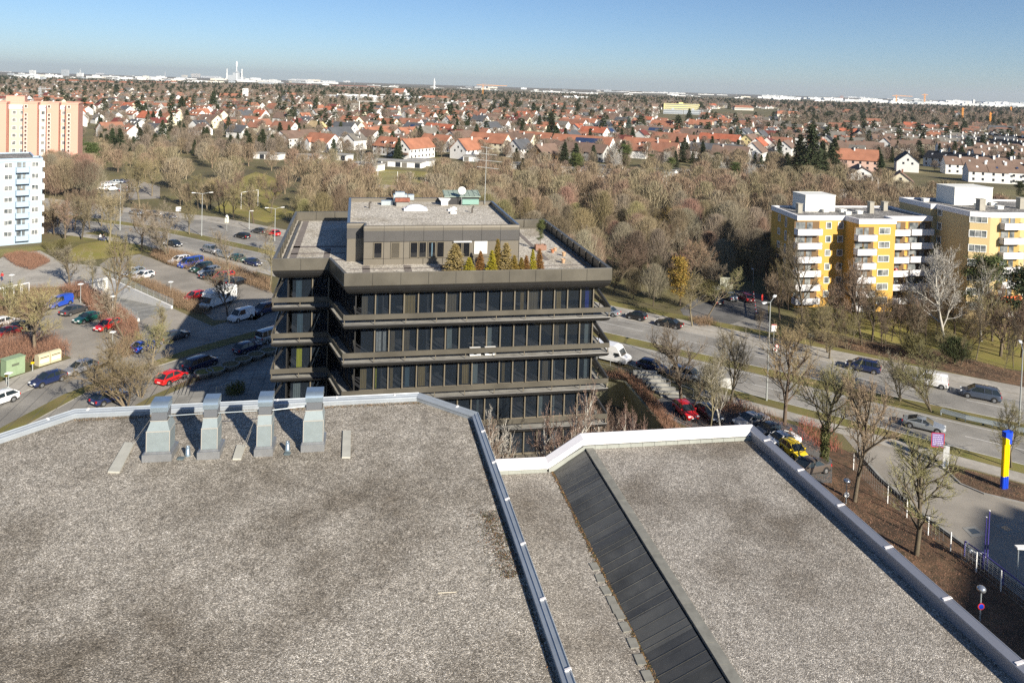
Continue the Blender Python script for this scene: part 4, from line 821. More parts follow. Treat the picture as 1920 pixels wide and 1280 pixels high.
for i, (x, y, ty) in enumerate([(110, 425, 355), (122, 455, 370), (140, 432, 350), (153, 450, 360), (168, 430, 350), (228, 400, 330), (102, 440, 360), (190, 425, 345)]):
    T(x, y, ty, near_v[i % 5], "bare street tree in the thicket between the pale blue block and the main road", .95, barkA, twB, "street trees by the pale blue block")
for i, (x, y, ty) in enumerate([(338, 385, 318), (372, 392, 322), (395, 392, 330), (412, 400, 325), (422, 404, 330), (438, 412, 335), (452, 380, 318), (465, 388, 325), (476, 420, 340), (482, 378, 320), (508, 400, 322), (500, 372, 330)]):
    T(x, y, ty, near_v[(i * 2) % 5], "bare tree in the row beyond the far pavement left of the offices", .9, barkA, twG if i % 2 else twB, "trees behind the far pavement")
# ---- near trees, right part
T(1278, 757, 596, "near0", "large bare tree with grey trunk in front of the silver people carrier", .95, barkA, twO)
T(1368, 762, 600, "near3", "dark bare tree on the verge right of the large bare tree", .7, barkA, twO)
T(1470, 808, 606, "near2", "large bare tree at the far end of the parked staff cars", .85, barkA, twG)
ivt = T(1545, 868, 668, "near4", "ivy wrapped bare tree beside the yellow parked car", .85, barkA, twG)
T(1602, 940, 700, "near1", "bare tree between the ivy tree and the fenced lot", .8, barkA, twB)
T(1718, 1040, 820, "near0", "nearest big bare tree on the leafy slope by the fenced lot", .95, barkA, twG)
T(1688, 752, 655, "multi1", "vase shaped bare tree in the median by the white van", 1.0, barkA, twO)
T(1748, 772, 640, "multi0", "many stemmed bare tree in the median in front of the white van", 1.1, barkA, twG)
T(1896, 878, 745, "near2", "young bare tree on the verge behind the blue and yellow pylon", .6, barkA, twG)
T(1555, 672, 612, "near3", "small bare tree in the bed by the side street mouth", 1.3, barkA, twG)
T(1490, 655, 600, "near4", "small bare tree beside the road sign at the side street", 1.3, barkB, twG)
T(1616, 648, 470, "near1", "tall bare tree before the orange yellow block between its balconies", .6, barkA, twB)
T(1655, 658, 545, "slim0", "slim dark bare tree before the orange yellow block", 1.2, barkA, twB)
T(1693, 650, 540, "multi1", "double stemmed bare tree on the lawn of the yellow blocks", .7, barkA, twB)
T(1735, 640, 520, "near3", "bare tree with mossy trunk left of the white birch", .7, barkA, twB)
T(1773, 655, 455, "near2", "white branched birch in front of the shaded yellow wall", .7, birch, birch, name="birch_tree")
T(1876, 668, 570, "near4", "low bare tree in the leafy wood right of the big shrub", 1.2, barkA, twB)
T(1504, 602, 432, "near0", "tall dark bare tree before the left balconies of the yellow block", .6, barkA, barkA)
T(1552, 662, 560, "near1", "bare tree on the wood edge over the far pavement", .8, barkA, twG)
T(1328, 592, 492, "slim1", "straight pale trunked tree in the side street island", 1.5, barkB, twG)
T(1298, 612, 500, "slim0", "thin tree beside the straight pale one at the side street", 1.5, barkB, twG)
T(1296, 770, 640, "slim1", "thin pale tree left of the red car under the white parapet", 1.2, barkB, twO)
T(1840, 640, 470, "slim0", "pale birch like tree before the right hand yellow block", 1.1, birch, twO, name="birch_tree")
T(1905, 650, 560, "near0", "bare tree by the right picture edge before the yellow block", .8, barkA, twB)
T(1800, 640, 560, "slim1", "slim bare tree between the birch and the pine", 1.3, barkA, twB)
T(1848, 612, 480, "pine0", "dark pine reaching to the fifth storey of the right yellow block", 1.1, barkA, needles_g, name="pine_tree")
T(1912, 640, 495, "pine1", "dark pine at the right picture edge before the yellow block", 1.1, barkA, needles, name="pine_tree")
T(1275, 575, 480, "pine1", "yellowish ivy covered conifer at the wood edge by the road", 1.0, barkA, thuja_o, name="ivy_tree")
# court trees: birch like with pinkish dead leaves
for i, (x, y, ty, lab, cr) in enumerate([(1003, 845, 690, "tallest pale tree with pinkish leaves in front of the office windows", twP), (936, 850, 745, "thin pale tree left in the court between the buildings", birch), (1022, 842, 740, "leaning tree with pinkish leaves right beside the tallest court tree", twP),
                                    (1150, 830, 732, "tree with pinkish brown leaves before the court wall", twP), (1120, 838, 735, "pale limbed tree at the office corner in the court", twP), (1206, 812, 745, "small tree with reddish twigs beside the curved court wall", twP), (1090, 838, 760, "low tree with pinkish leaves in the middle of the court", twP)]):
    Y = 60 if x < 1100 else 72; zt = PYZ(x, ty, Y); d = P(x, y, -3.6); X = PYZ
    xb = (x - 960) / F * Y; tree(("slim1", "slim0", "slim1", "near3", "near4", "near1", "near2")[i], (xb + .3, Y, -3.6), zt + 3.6, lab, group="pale trees in the court", tr=birch, cr=cr, wx=(.7, .7, .8, .7, .7, .8, .9)[i])
for x, y, ty, lab in ((1330, 815, 660, "pale forked tree right of the red car by the white parapet"), (1352, 812, 652, "second pale tree right of the red car with long side limb")):
    T(x, y, ty, "slim0" if x == 1330 else "near1", lab, .6 if x > 1340 else 1.1, birch if x > 1340 else barkB, twO)
# ---- conifers on the office roof
cl = [(-14.3, 3.6, 1.9, 3.4, thuja_p, "bushy pale brown conifer, first of the row on the office roof"), (-13.05, 2.9, 1.1, 2.0, thuja_y, "bright yellow little conifer on the office roof"), (-11.9, 3.4, .9, 2.6, thuja_r, "brownish slim conifer right of the bright yellow one"),
      (-10.9, 2.9, 1.0, 2.8, thuja_y, "yellow green conifer left of the tallest roof conifer"), (-10.3, 3.3, .95, 4.0, thuja_o, "tallest slim conifer in the roof row"), (-9.5, 3.1, 1.5, 3.6, thuja_p, "wide orange brown conifer right of the tallest one"),
      (-8.75, 2.8, .9, 2.2, thuja_o, "short olive conifer in the right half of the roof row"), (-8.05, 2.9, .8, 1.9, thuja_o, "smallest olive conifer of the roof row"), (-7.55, 3.0, .8, 2.1, thuja_r, "rust red slim conifer in the roof row"),
      (-6.9, 3.1, .7, 2.8, thuja_y, "yellow green slim conifer, second from the right on the roof"), (-6.2, 3.3, .9, 2.8, thuja_r, "rusty tipped conifer, rightmost of the roof row")]
for i, (x, y, wd, h, m, lab) in enumerate(cl):
    tree("thuja%d" % (i % 2), OL(x, y, 21.36), h * .80, lab, "conifer", "conifers on the office roof", barkA, m, wx=wd * 4.4 / h, name="roof_conifer")
tree("pine0", OL(-3.68, 13.0, 21.7), 2.9, "small dark pine in a brick planter on the office roof", "conifer", None, barkA, needles_g, wx=.7, name="roof_pine")
brickm = mat("planter_brick", (0.30, 0.17, 0.12), .9, var=.3, vscale=6); terra = mat("terracotta", (0.42, 0.17, 0.08), .9, var=.2, vscale=6); terra2 = mat("pale_terracotta", (0.50, 0.33, 0.20), .9, var=.2, vscale=5)
roofthing("brick_planter", "low brick planter holding the small pine", "planter", -3.68, 13.0, 21.36, lambda mb: mb.sweep([(-.6, -.35), (.6, -.35), (.6, .35), (-.6, .35)], [(0, 0), (0, .55), (-.1, .55), (-.1, .42)]).box(-.5, .5, -.25, .25, .1, .42), brickm)
for x, y, m, s, lab in ((-2.73, 11.38, terra, .8, "orange flower pot nearest the planter"), (-2.24, 12.13, terra2, .8, "pale flower pot behind the orange one"), (-1.92, 9.81, terra2, .9, "pale flower pot in the middle of the roof terrace"), (-2.83, 6.76, terra2, .9, "pale flower pot nearest the front parapet")):
    roofthing("flower_pot", lab, "flower pot", x, y, 21.36, lambda mb: mb.lathe([(.0, 0), (.17 * s, 0), (.24 * s, .4 * s), (.27 * s, .4 * s), (.27 * s, .46 * s), (.21 * s, .46 * s), (.2 * s, .38 * s), (0, .38 * s)], 14), m, "flower pots on the office roof")
# ---- hedges and shrub beds
def hedge(name, poly, h, lab, m, seed, dens=9, cat="hedge", wd=.02, ln=.8, core=True):
    """twiggy hedge filling an outline; one loose body of fine twigs"""
    rng = np.random.RandomState(seed); Pm = np.array([tuple(p) for p in poly]); lo = Pm.min(0); hi = Pm.max(0); ar = abs(sum(Pm[i - 1][0] * Pm[i][1] - Pm[i][0] * Pm[i - 1][1] for i in range(len(Pm)))) / 2; n = int(ar * dens * 6); pts = []
    for _ in range(60):
        q = lo + rng.rand(n, 2) * (hi - lo); ins = np.zeros(n, bool)
        for i in range(len(Pm)):
            a = Pm[i - 1]; b = Pm[i]; c = (a[1] > q[:, 1]) != (b[1] > q[:, 1])
            with np.errstate(divide='ignore', invalid='ignore'): ins ^= c & (q[:, 0] < (b[0] - a[0]) * (q[:, 1] - a[1]) / (b[1] - a[1]) + a[0])
        pts.append(q[ins])
        if sum(map(len, pts)) >= n: break
    q = np.concatenate(pts)[:n]; n = len(q); top = h * (.75 + .35 * np.sin(q[:, 0] * .9) * np.cos(q[:, 1] * .8) * .5 + .2 * rng.rand(n))
    A = np.column_stack([q, top * rng.rand(n) * .8]); D = rng.normal(size=(n, 3)) * .45 + np.array([0, 0, 1]); D /= np.linalg.norm(D, axis=1)[:, None]; B = A + D * (ln * rng.uniform(.5, 1.2, n))[:, None] * min(1, h); X = np.cross(D, rng.normal(size=D.shape)); X /= np.linalg.norm(X, axis=1)[:, None]
    o = put(name, arr_mesh(name, np.stack([A - X * wd, A + X * wd, B], 1).reshape(-1, 3), np.arange(3 * n).reshape(-1, 3), m)); return tag(o, lab, cat if lab else None)
hr = mat("hedge_red", (0.24, 0.13, 0.085), .95); hb = mat("hedge_brown", (0.23, 0.155, 0.095), .95); ho = mat("hedge_olive", (0.13, 0.115, 0.045), .95); hg = mat("shrub_green", (0.05, 0.065, 0.02), .95); hred = mat("shrub_crimson", (0.30, 0.10, 0.07), .95)
hedge("hedge", G([(282, 482), (290, 472), (330, 474), (430, 500), (508, 528), (508, 552), (440, 527), (316, 499)]), 1.3, "brown clipped hedge between the road and the upper car park", hb, 1, 14)
hedge("hedge", G([(236, 521), (262, 524), (320, 545), (375, 570), (398, 590), (372, 592), (330, 578)]), 1.2, "brown hedge between the garage ramp and the upper car park", hb, 2, 14)
hedge("hedge", G([(108, 545), (150, 537), (205, 567), (255, 605), (262, 640), (235, 640), (170, 590), (150, 560)]), 1.6, "reddish brown hedge between the ramp and the lower car park", hr, 3, 14)
hedge("hedge", G([(-20, 560), (60, 545), (110, 548), (112, 566), (60, 602), (-20, 636)]), 1.6, "brownish thicket behind the lower car park at the left edge", hb, 4, 10)
hedge("hedge", G([(-20, 655), (40, 640), (105, 645), (135, 668), (118, 672), (60, 680), (-20, 695)]), 2.2, "tall reddish thicket behind the green cabinet", hr, 5, 12, ln=1.1)
hedge("hedge", G([(204, 665), (232, 640), (268, 640), (262, 662), (236, 676)]), 1.3, "brown hedge clump at the driveway corner", hb, 6, 12)
hedge("shrub_bed", G([(5, 482), (40, 475), (70, 478), (95, 492), (60, 508), (30, 500)]), .9, "crimson red shrub bed in front of the pale blue block", hr, 7, 16, cat="shrub bed")
hedge("hedge", G([(76, 462), (90, 462), (118, 486), (108, 490)]), 1.3, "clipped olive hedge beside the path at the pale blue block", ho, 8, 26)
hedge("hedge", G([(1130, 703), (1160, 700), (1200, 720), (1262, 790), (1280, 815), (1255, 822), (1204, 752), (1174, 716), (1140, 712)]), .8, "rusty brown ground hedge along the top of the court wall", hr, 9, 20)
hedge("shrub_bed", G([(1335, 750), (1400, 765), (1470, 800), (1500, 840), (1470, 830), (1400, 790), (1330, 775)]), 1.4, "reddish brown shrubs behind the pale grey staff car", hr, 10, 12, cat="shrub bed")
hedge("shrub_bed", G([(1290, 600), (1330, 600), (1345, 612), (1310, 614)]), 1.0, "brown shrubs around the straight pale trunk", hb, 11, 14, cat="shrub bed")
hedge("shrub_bed", G([(1500, 790), (1560, 810), (1580, 850), (1540, 850), (1495, 820)]), 1.0, "pinkish red low shrubs by the fence near the ivy tree", hred, 12, 6, cat="shrub bed")
for i, (x, y, h, m, lab) in enumerate([(1790, 682, 4.5, hg, "large dark green shrub at the wood edge by the road"), (1715, 672, 4, ho, "yellow olive shrub left of the large dark green one"), (1330, 560, 4, ho, "olive shrub at the wood edge left of the side street"), (85, 440, 6.5, mat("magnolia_leaf", (0.075, 0.055, 0.04), .9), "dark purplish broad shrub beside the pale blue block"), (118, 470, 3, ho, "olive shrub at the end of the clipped hedge")]):
    t = tree("bush%d" % (i % 2), P(x, y), h, lab, "shrub", None, barkA, m, wx=1.7, name="shrub")
    V, Tt = LOW[i % 4]; o = put("foliage", arr_mesh("foliage", np.concatenate([V * [1, 1, .9], V * [-.8, .9, .8]]), np.concatenate([Tt, Tt + len(V)]), m), t)
for q, h_, m_, sd, ds in (([(1480, 850), (1600, 900), (1760, 1010), (1925, 1130), (2100, 1270), (2100, 1500), (1500, 1000), (1430, 870)], .30, hr, 31, 5), ([(1716, 848), (1762, 868), (1860, 893), (1960, 920), (1960, 945), (1845, 925), (1800, 906), (1764, 872)], .3, hb, 32, 6), ([(1480, 618), (1600, 636), (1760, 660), (1900, 695), (1925, 722), (1790, 700), (1650, 668), (1540, 645)], .6, hb, 33, 3.0), ([(1240, 775), (1480, 805), (1560, 850), (1490, 850), (1400, 830), (1280, 822)], .5, hr, 34, 4)):
    o = hedge("ground_cover", G(q), h_, "", m_, sd, ds, ln=.45); tag(o, kind='stuff')
iv = mat("ivy_leaf", (0.07, 0.08, 0.02), .9); b_ = P(1545, 868); o = hedge("ivy", [(math.cos(a) * .42, math.sin(a) * .42) for a in np.linspace(0, 2 * PI, 10)[:-1]], 5.4, "", iv, 35, 700, wd=.05, ln=.16); o.parent = ivt
hedge("willow", G([(1218, 425), (1250, 412), (1275, 425), (1270, 445), (1235, 448)]), 5, "bright yellow willow thicket in the middle of the wood", twY, 14, 4, cat="willow", wd=.05, ln=1.4)
# ---------------------------------------------------------------- vehicles
tyre = mat("tyre", (0.012, 0.012, 0.012), .85); rimm = mat("rim", (0.45, 0.46, 0.47), .35, .8); carglass = mat("car_glass", (0.018, 0.026, 0.032), .06, spec=.8)
lampw = mat("headlight_glass", (0.75, 0.77, 0.78), .15); lampr = mat("tail_light_red", (0.45, 0.01, 0.01), .25); plate = mat("plate_white", (0.75, 0.75, 0.72), .6); trim = mat("dark_trim", (0.02, 0.02, 0.022), .5)
def paintm(n, c, metal=.0): return mat("paint_" + n, c, .32, metal, coat=.8)
PT = dict(white=paintm("white", (.78, .78, .78)), silver=paintm("silver", (.44, .47, .49), .6), grey=paintm("grey", (.10, .10, .105), .5), black=paintm("black", (.012, .012, .014)), navy=paintm("navy", (.012, .022, .075)), blue=paintm("blue", (.02, .07, .42)),
          green=paintm("green", (.008, .075, .06)), red=paintm("red", (.62, .015, .015)), dred=paintm("dark_red", (.25, .012, .015)), yellow=paintm("yellow", (.85, .60, .02)), slate=paintm("slate", (.09, .115, .165), .5), bronze=paintm("bronze", (.17, .14, .12), .5), champ=paintm("pale_grey", (.36, .36, .37), .5), ice=paintm("ice", (.45, .52, .62), .5), dgreen=paintm("dark_green", (.015, .05, .035)))
# kind: length, width, height, belt height, stations (x of nose, bonnet end/windscreen foot, roof front, roof rear, rear glass foot, tail), bonnet z, tail z
KIND = dict(hatch=(4.1, 1.72, 1.46, .92, (-2.05, -1.05, -.25, 1.35, 1.95, 2.05), .78, .90), small=(3.5, 1.62, 1.48, .93, (-1.75, -.98, -.3, 1.2, 1.66, 1.75), .82, .9), sedan=(4.6, 1.76, 1.42, .92, (-2.3, -1.15, -.35, .85, 1.5, 2.3), .78, .90), estate=(4.55, 1.74, 1.46, .93, (-2.27, -1.15, -.35, 1.75, 2.2, 2.27), .78, .93),
            mpv=(4.6, 1.85, 1.68, 1.02, (-2.3, -1.45, -.6, 1.8, 2.22, 2.3), .92, 1.0), coupe=(4.5, 1.76, 1.36, .90, (-2.25, -1.0, -.2, .7, 1.7, 2.25), .76, .88), van=(4.3, 1.80, 1.84, 1.05, (-2.15, -1.35, -.75, 2.0, 2.12, 2.15), .95, 1.0), minibus=(5.0, 1.92, 1.95, 1.12, (-2.5, -1.9, -1.1, 2.35, 2.45, 2.5), 1.0, 1.1), suv=(4.5, 1.85, 1.75, 1.08, (-2.25, -1.2, -.5, 1.8, 2.2, 2.25), 1.0, 1.05))
CAR = {}
def car_mesh(kind):
    if kind in CAR: return CAR[kind]
    L_, W, Hh, zb, (xn, xa, xb, xc, xd, xt), zn, zt = KIND[kind]; w = W / 2; panel = kind in ("van",)
    # body: loft of sections
    st = [(xn, .30, zn - .22, .80), (xn + .10, .22, zn - .10, .90), (xn + .35, .19, zn - .03, .97), (xn + .75, .18, zn + .02, 1.0), (xa, .18, zb - .02, 1.0), (0, .18, zb, 1.0), (xc, .18, zb + .02, 1.0), (xd if xt - xd > .3 else xt - .3, .19, zt + .02, .98), (xt - .12, .24, zt, .93), (xt, .32, zt - .18, .84)]
    vs = []; fs = []
    for x, z0, z1, q in st:
        ww = w * q; vs += [(x, y, z) for y, z in ((-ww * .88, z0), (-ww, z0 + .16), (-ww, z1 - .22), (-ww * .97, z1 - .08), (-ww * .86, z1), (ww * .86, z1), (ww * .97, z1 - .08), (ww, z1 - .22), (ww, z0 + .16), (ww * .88, z0))]
    k = 10
    for i in range(len(st) - 1): fs += [(i * k + j, i * k + (j + 1) % k, (i + 1) * k + (j + 1) % k, (i + 1) * k + j) for j in range(k)]
    fs += [tuple(range(k))[::-1], tuple(range((len(st) - 1) * k, len(st) * k))]
    mb = MB(); mb.add(vs, fs); rw_ = w * .74; gw = w * .90
    # roof with rounded edges, pillars
    rf = []; xs = [xb - .04, xb + .25, (xb + xc) / 2, xc - .15, xc + .04]; zs = [Hh - .07, Hh - .015, Hh, Hh - .02, Hh - .08]
    for x, z in zip(xs, zs): rf += [(x, -rw_ - .03, z - .06), (x, -rw_ + .08, z - .005), (x, 0, z + .015), (x, rw_ - .08, z - .005), (x, rw_ + .03, z - .06)]
    mb.add(rf, [(i * 5 + j, (i + 1) * 5 + j, (i + 1) * 5 + j + 1, i * 5 + j + 1) for i in range(4) for j in range(4)])
    for sy in (-1, 1):
        g = lambda x, z, o=.015: (x, sy * (gw + (rw_ - gw) * (z - zb) / (Hh - zb) + o), z)
        for p, q in (((xa, zb - .03), (xb, Hh - .08)), ((xd, zb), (xc, Hh - .08)), ((xb + (xc - xb) * .42, zb), (xb + (xc - xb) * .38, Hh - .08))): mb.bar(g(*p), g(*q), .09, .03, up=(0, sy, 0))
        if xc - xb > 1.9: mb.bar(g(xb + (xc - xb) * .76, zb), g(xb + (xc - xb) * .74, Hh - .08), .09, .03, up=(0, sy, 0))
        if panel: mb.add([g(.25, zb - .05), g(xd - .02, zb - .05), g(xc, Hh - .08), g(.2, Hh - .08)], [(0, 1, 2, 3)])
        mb.box(xa + .25, xa + .40, sy * (w + .09) - .08, sy * (w + .09) + .08, zb + .02, zb + .14)
    body = mb.mesh(kind + "_body", None); body.polygons.foreach_set("use_smooth", [True] * len(body.polygons))
    try: body.set_sharp_from_angle(angle=R(32))
    except Exception: pass
    mb = MB(); hz = Hh - .07
    V_ = [(xa, -gw, zb - .03), (xa, gw, zb - .03), (xb, -rw_, hz), (xb, rw_, hz), (xc, -rw_, hz), (xc, rw_, hz), (xd, -gw, zb), (xd, gw, zb)]
    mb.add(V_, [(0, 2, 3, 1), (0, 6, 4, 2), (1, 3, 5, 7), (4, 6, 7, 5)]); win = mb.mesh(kind + "_windows", carglass)
    tr_ = MB()
    for sx in (xn + .82, xt - .82):
        for sy in (-1, 1): tr_.tube((sx, sy * (w - .02), .33), (sx, sy * (w + .012), .33), .39, .38, 18)
    tr_.box(xn + .12, xt - .12, -w * .93, w * .93, .17, .30); tr_.box(xn - .015, xn + .06, -w * .5, w * .5, .30, .42); trm = tr_.mesh(kind + "_arches", trim)
    mb = MB(); mb.tube((0, -.10, 0), (0, .10, 0), .31, .31, 16); wh = mb.mesh(kind + "_wheel", tyre); mb = MB(); mb.lathe([(0, .03), (.08, .035), (.16, .02), (.20, .03), (.21, .0)], 10); mb.xf(Matrix.Rotation(R(90), 4, 'X')); rim = mb.mesh(kind + "_rim", rimm)
    mb = MB(); mb.box(-.05, .16, -.17, .17, -.07, .09); hl = mb.mesh(kind + "_headlight", lampw); mb = MB(); mb.box(-.10, .03, -.11, .11, -.12, .12); tl = mb.mesh(kind + "_taillight", lampr); mb = MB(); mb.box(-.015, .015, -.25, .25, -.055, .055); pl = mb.mesh(kind + "_plate", plate)
    CAR[kind] = (body, win, trm, wh, rim, hl, tl, pl, (w, xn, xt, zn, zt)); return CAR[kind]
def car(kind, paint, px, py, deg, label, group, z=0.02, name="parked_car", det=True, sc_=1.0):
    body, win, trm, wh, rim, hl, tl, pl, (w, xn, xt, zn, zt) = car_mesh(kind); p = P(px, py, z)
    t = thing(name, label, "van" if kind in ("van", "minibus") else "car", p, R(deg + 180), group, sc_)
    put("body", body, t, m=PT[paint]); put("windows", win, t); put("wheel_arches", trm, t)
    for sx in (xn + .82, xt - .82):
        for sy in (-1, 1):
            q = put("wheel", wh, t, (sx, sy * (w - .08), .31))
            if det: put("rim", rim, q, (0, sy * .085, 0), rot=(0, 0, 0 if sy < 0 else PI))
    for sy in (-1, 1): put("headlight", hl, t, (xn + .05, sy * (w - .34), zn - .17)); put("tail_light", tl, t, (xt - .0, sy * (w - .22), zt - .2))
    if det: put("number_plate", pl, t, (xn - .02, 0, .42)); put("number_plate", pl, t, (xt + .02, 0, .52))
    return t
g1, g2, g3, g4, g5, g6, g7 = "cars parked along the side street", "cars in the lower car park", "cars in the upper car park", "cars parked along the near side of the main road", "cars on the far side of the main road", "cars in the side street", "staff cars beside the annex"
A1 = 62 + 180   # facing down-left
for a in [("hatch", "white", -3, 757, A1, "white hatchback cut by the left picture edge", g1), ("hatch", "navy", 90, 718, A1, "dark blue hatchback parked behind a silver one on the left street", g1), ("hatch", "champ", 150, 697, A1 + 2, "silver grey hatchback parked before the cream clothes bank", g1),
          ("hatch", "red", 322, 714, 67, "red hatchback parked near the handrails of the steps", g1), ("mpv", "navy", 376, 689, 62, "dark blue people carrier half in the office shadow", g1), ("hatch", "navy", 464, 658, 60, "dark hatchback in the shade beside the round planters", g1), ("minibus", "silver", 510, 637, 58, "pale grey minibus in the shade at the office corner", g1), ("hatch", "navy", 205, 752, 60, "dark blue car hidden under the broad mossy tree", g1),
          ("van", "white", 452, 599, 240, "white small van in the shade left of the offices", g1), ("mpv", "navy", 497, 586, 238, "dark people carrier parked behind the white small van", g1), ("hatch", "blue", 275, 655, 60, "bright blue car seen through the pale twigs on the side street", g1), ("sedan", "grey", 326, 636, 60, "dark grey car behind the bright blue one on the side street", g1),
          ("van", "blue", 111, 574, A1 + 12, "bright blue high car at the top of the lower car park", g2), ("sedan", "grey", 140, 587, 70, "dark grey saloon between the blue and the green car", g2), ("sedan", "green", 166, 601, A1 + 6, "dark green saloon in the lower car park", g2), ("hatch", "red", 202, 616, A1 + 10, "bright red hatchback nearest the driveway of the lower car park", g2),
          ("hatch", "white", 8, 610, 70, "white car at the left edge of the lower car park", g2), ("sedan", "dred", 18, 628, 70, "dark red car at the left edge of the lower car park", g2), ("sedan", "black", 40, 618, 70, "black car beside the white one in the lower car park", g2),
          ("hatch", "ice", 251, 515, A1 - 2, "ice blue hatchback beside the white one in the upper car park", g3), ("hatch", "white", 269, 522, A1 + 6, "small white hatchback in the upper car park", g3), ("estate", "white", 336, 492, 240, "white estate car left of the blue minibus", g3), ("minibus", "blue", 357, 499, 238, "dark blue minibus at the head of the upper car row", g3),
          ("suv", "dgreen", 378, 508, 240, "dark green off-roader right of the blue minibus", g3), ("estate", "silver", 392, 513, 240, "silver white estate in the upper car row", g3), ("sedan", "black", 396, 520, 60, "black saloon with red lamps in the upper car row", g3), ("estate", "red", 418, 523, 240, "red estate in the upper car row", g3), ("hatch", "slate", 424, 530, 60, "slate blue hatchback right of the red estate", g3), ("sedan", "black", 447, 533, 60, "last black car of the upper car row", g3), ("hatch", "red", 365, 561, 240, "red car behind the motorhome", g3),
          ("mpv", "champ", 302, 458, 325, "grey people carrier in the road parking lane beside a black car", g4), ("sedan", "black", 326, 461, 325, "black saloon in the road parking lane", g4), ("mpv", "champ", 396, 473, 325, "silver tall car, first of the four by the hedge", g4), ("estate", "silver", 421, 482, 325, "silver estate, second of the four by the hedge", g4), ("hatch", "green", 448, 489, 325, "green hatchback, third of the four by the hedge", g4), ("hatch", "navy", 475, 497, 325, "navy hatchback, last of the four by the hedge", g4),
          ("sedan", "silver", 256, 402, 330, "silver saloon far left on the far carriageway", g5), ("sedan", "bronze", 288, 404, 330, "brownish saloon behind the silver one on the far carriageway", g5), ("sedan", "slate", 318, 409, 330, "slate saloon, third on the far left of the road", g5), ("estate", "black", 454, 446, 145, "black estate driving on the far carriageway", g5), ("estate", "grey", 486, 437, 145, "dark grey estate parked on the far side beside a red car", g5), ("hatch", "red", 512, 441, 145, "small red car on the far side by the road lamp", g5),
          ("sedan", "silver", 1138, 589, 148, "silver saloon half behind the office corner", g5), ("small", "black", 1193, 598, 148, "black small car with red lettering on the door", g5), ("sedan", "black", 1254, 612, 148, "black saloon behind the small black car on the far side", g5), ("mpv", "navy", 1618, 694, 150, "dark blue people carrier on the far side before the yellow block", g5), ("van", "white", 1744, 722, 150, "white small van on the far side behind the median trees", g5), ("mpv", "slate", 1838, 746, 152, "slate blue people carrier at the right on the far side", g5),
          ("hatch", "navy", 1222, 693, 325, "dark blue hatchback on the near lane behind the silver one", g4), ("mpv", "silver", 1288, 710, 325, "silver people carrier under the large bare tree", g4), ("coupe", "silver", 1732, 803, 328, "silver coupe driving on the near carriageway", g4),
          ("estate", "black", 1338, 568, 105, "black car under the trees in the side street", g6), ("sedan", "silver", 1367, 560, 100, "silver saloon parked in the side street", g6), ("estate", "dred", 1397, 562, 98, "dark red estate parked in the side street", g6),
          ("hatch", "red", 1285, 777, 285, "bright red hatchback seen above the white parapet", g7), ("sedan", "grey", 1328, 780, 285, "dark grey car right of the bright red hatchback", g7), ("sedan", "champ", 1408, 796, 205, "pale grey saloon behind the end of the white parapet", g7), ("sedan", "grey", 1444, 815, 200, "dark saloon, second in the staff row", g7), ("coupe", "white", 1464, 833, 200, "white coupe beside the yellow car", g7), ("small", "yellow", 1488, 853, 285, "small bright yellow car in the staff row", g7), ("sedan", "bronze", 1516, 884, 200, "dark bronze saloon, nearest of the staff row", g7)]:
    car(*a)
for i, (x, y, c) in enumerate([(203, 349, "white"), (218, 344, "silver"), (232, 343, "navy"), (196, 356, "white"), (212, 358, "silver"), (238, 360, "grey"), (250, 354, "white")]): car("sedan", c, x, y, 20 + i * 3, "car in the far visitor car park behind the bare trees", "cars in the visitor car park", det=False)
# red lettering on the small black car
# ---- motorhome and white transporter
t = thing("motorhome", "white motorhome half in shadow at the end of the upper car park", "motorhome", P(408, 573, .02), R(245 + 180 - 180))
L_ = 6.6; mb = MB(); mb.box(-3.3, 1.7, -1.1, 1.1, .55, 2.95); mb.prism([(-3.2, -1.0), (1.6, -1.0), (1.6, 1.0), (-3.2, 1.0)], 2.95, 3.05); mb.add([(1.7, -1.1, 1.9), (2.6, -1.0, 2.1), (2.6, 1.0, 2.1), (1.7, 1.1, 1.9), (1.7, -1.1, 2.95), (2.4, -1.0, 2.75), (2.4, 1.0, 2.75), (1.7, 1.1, 2.95)], [(0, 1, 5, 4), (1, 2, 6, 5), (2, 3, 7, 6), (4, 5, 6, 7), (0, 3, 2, 1)]); mb.build("living_box", mat("camper_white", (.72, .72, .70), .4), t)
mb = MB(); mb.prism([(1.7, -.95), (3.3, -.85), (3.3, .85), (1.7, .95)], .35, [1.2, .95, .95, 1.2]); mb.add([(1.7, -.95, 1.2), (2.6, -.9, 1.05), (2.2, -.85, 1.9), (1.7, -.85, 1.9), (1.7, .95, 1.2), (2.6, .9, 1.05), (2.2, .85, 1.9), (1.7, .85, 1.9)], [(0, 1, 2, 3), (4, 7, 6, 5)]); mb.build("cab", mat("camper_white", (0, 0, 0)), t)
mb = MB(); mb.add([(2.62, -.85, 1.06), (2.62, .85, 1.06), (2.22, .8, 1.9), (2.22, -.8, 1.9)], [(0, 1, 2, 3)]); mb.build("windscreen", carglass, t)
for x, y0, z in ((-2.2, -1.12, 1.8), (-.3, -1.12, 1.8), (-1.3, 1.12, 1.8)): mb = MB(); mb.box(x - .4, x + .4, y0 - .02, y0 + .02, z - .25, z + .3); mb.build("window", carglass, t)
for x in (-1.9, 2.4):
    for sy in (-1, 1): mb = MB(); mb.tube((x, sy * .95 - .1, .34), (x, sy * .95 + .1, .34), .34, .34, 14); mb.build("wheel", tyre, t)
t = thing("white_transporter", "white high roofed transporter driving out from behind the offices", "van", P(1146, 676, .02), R(328))
W2 = .98; pr = [(-2.8, .35), (2.72, .35), (2.78, .75), (2.55, 1.05), (1.95, 1.25), (1.45, 2.05), (1.15, 2.4), (.6, 2.5), (-2.75, 2.5), (-2.8, 2.3)]
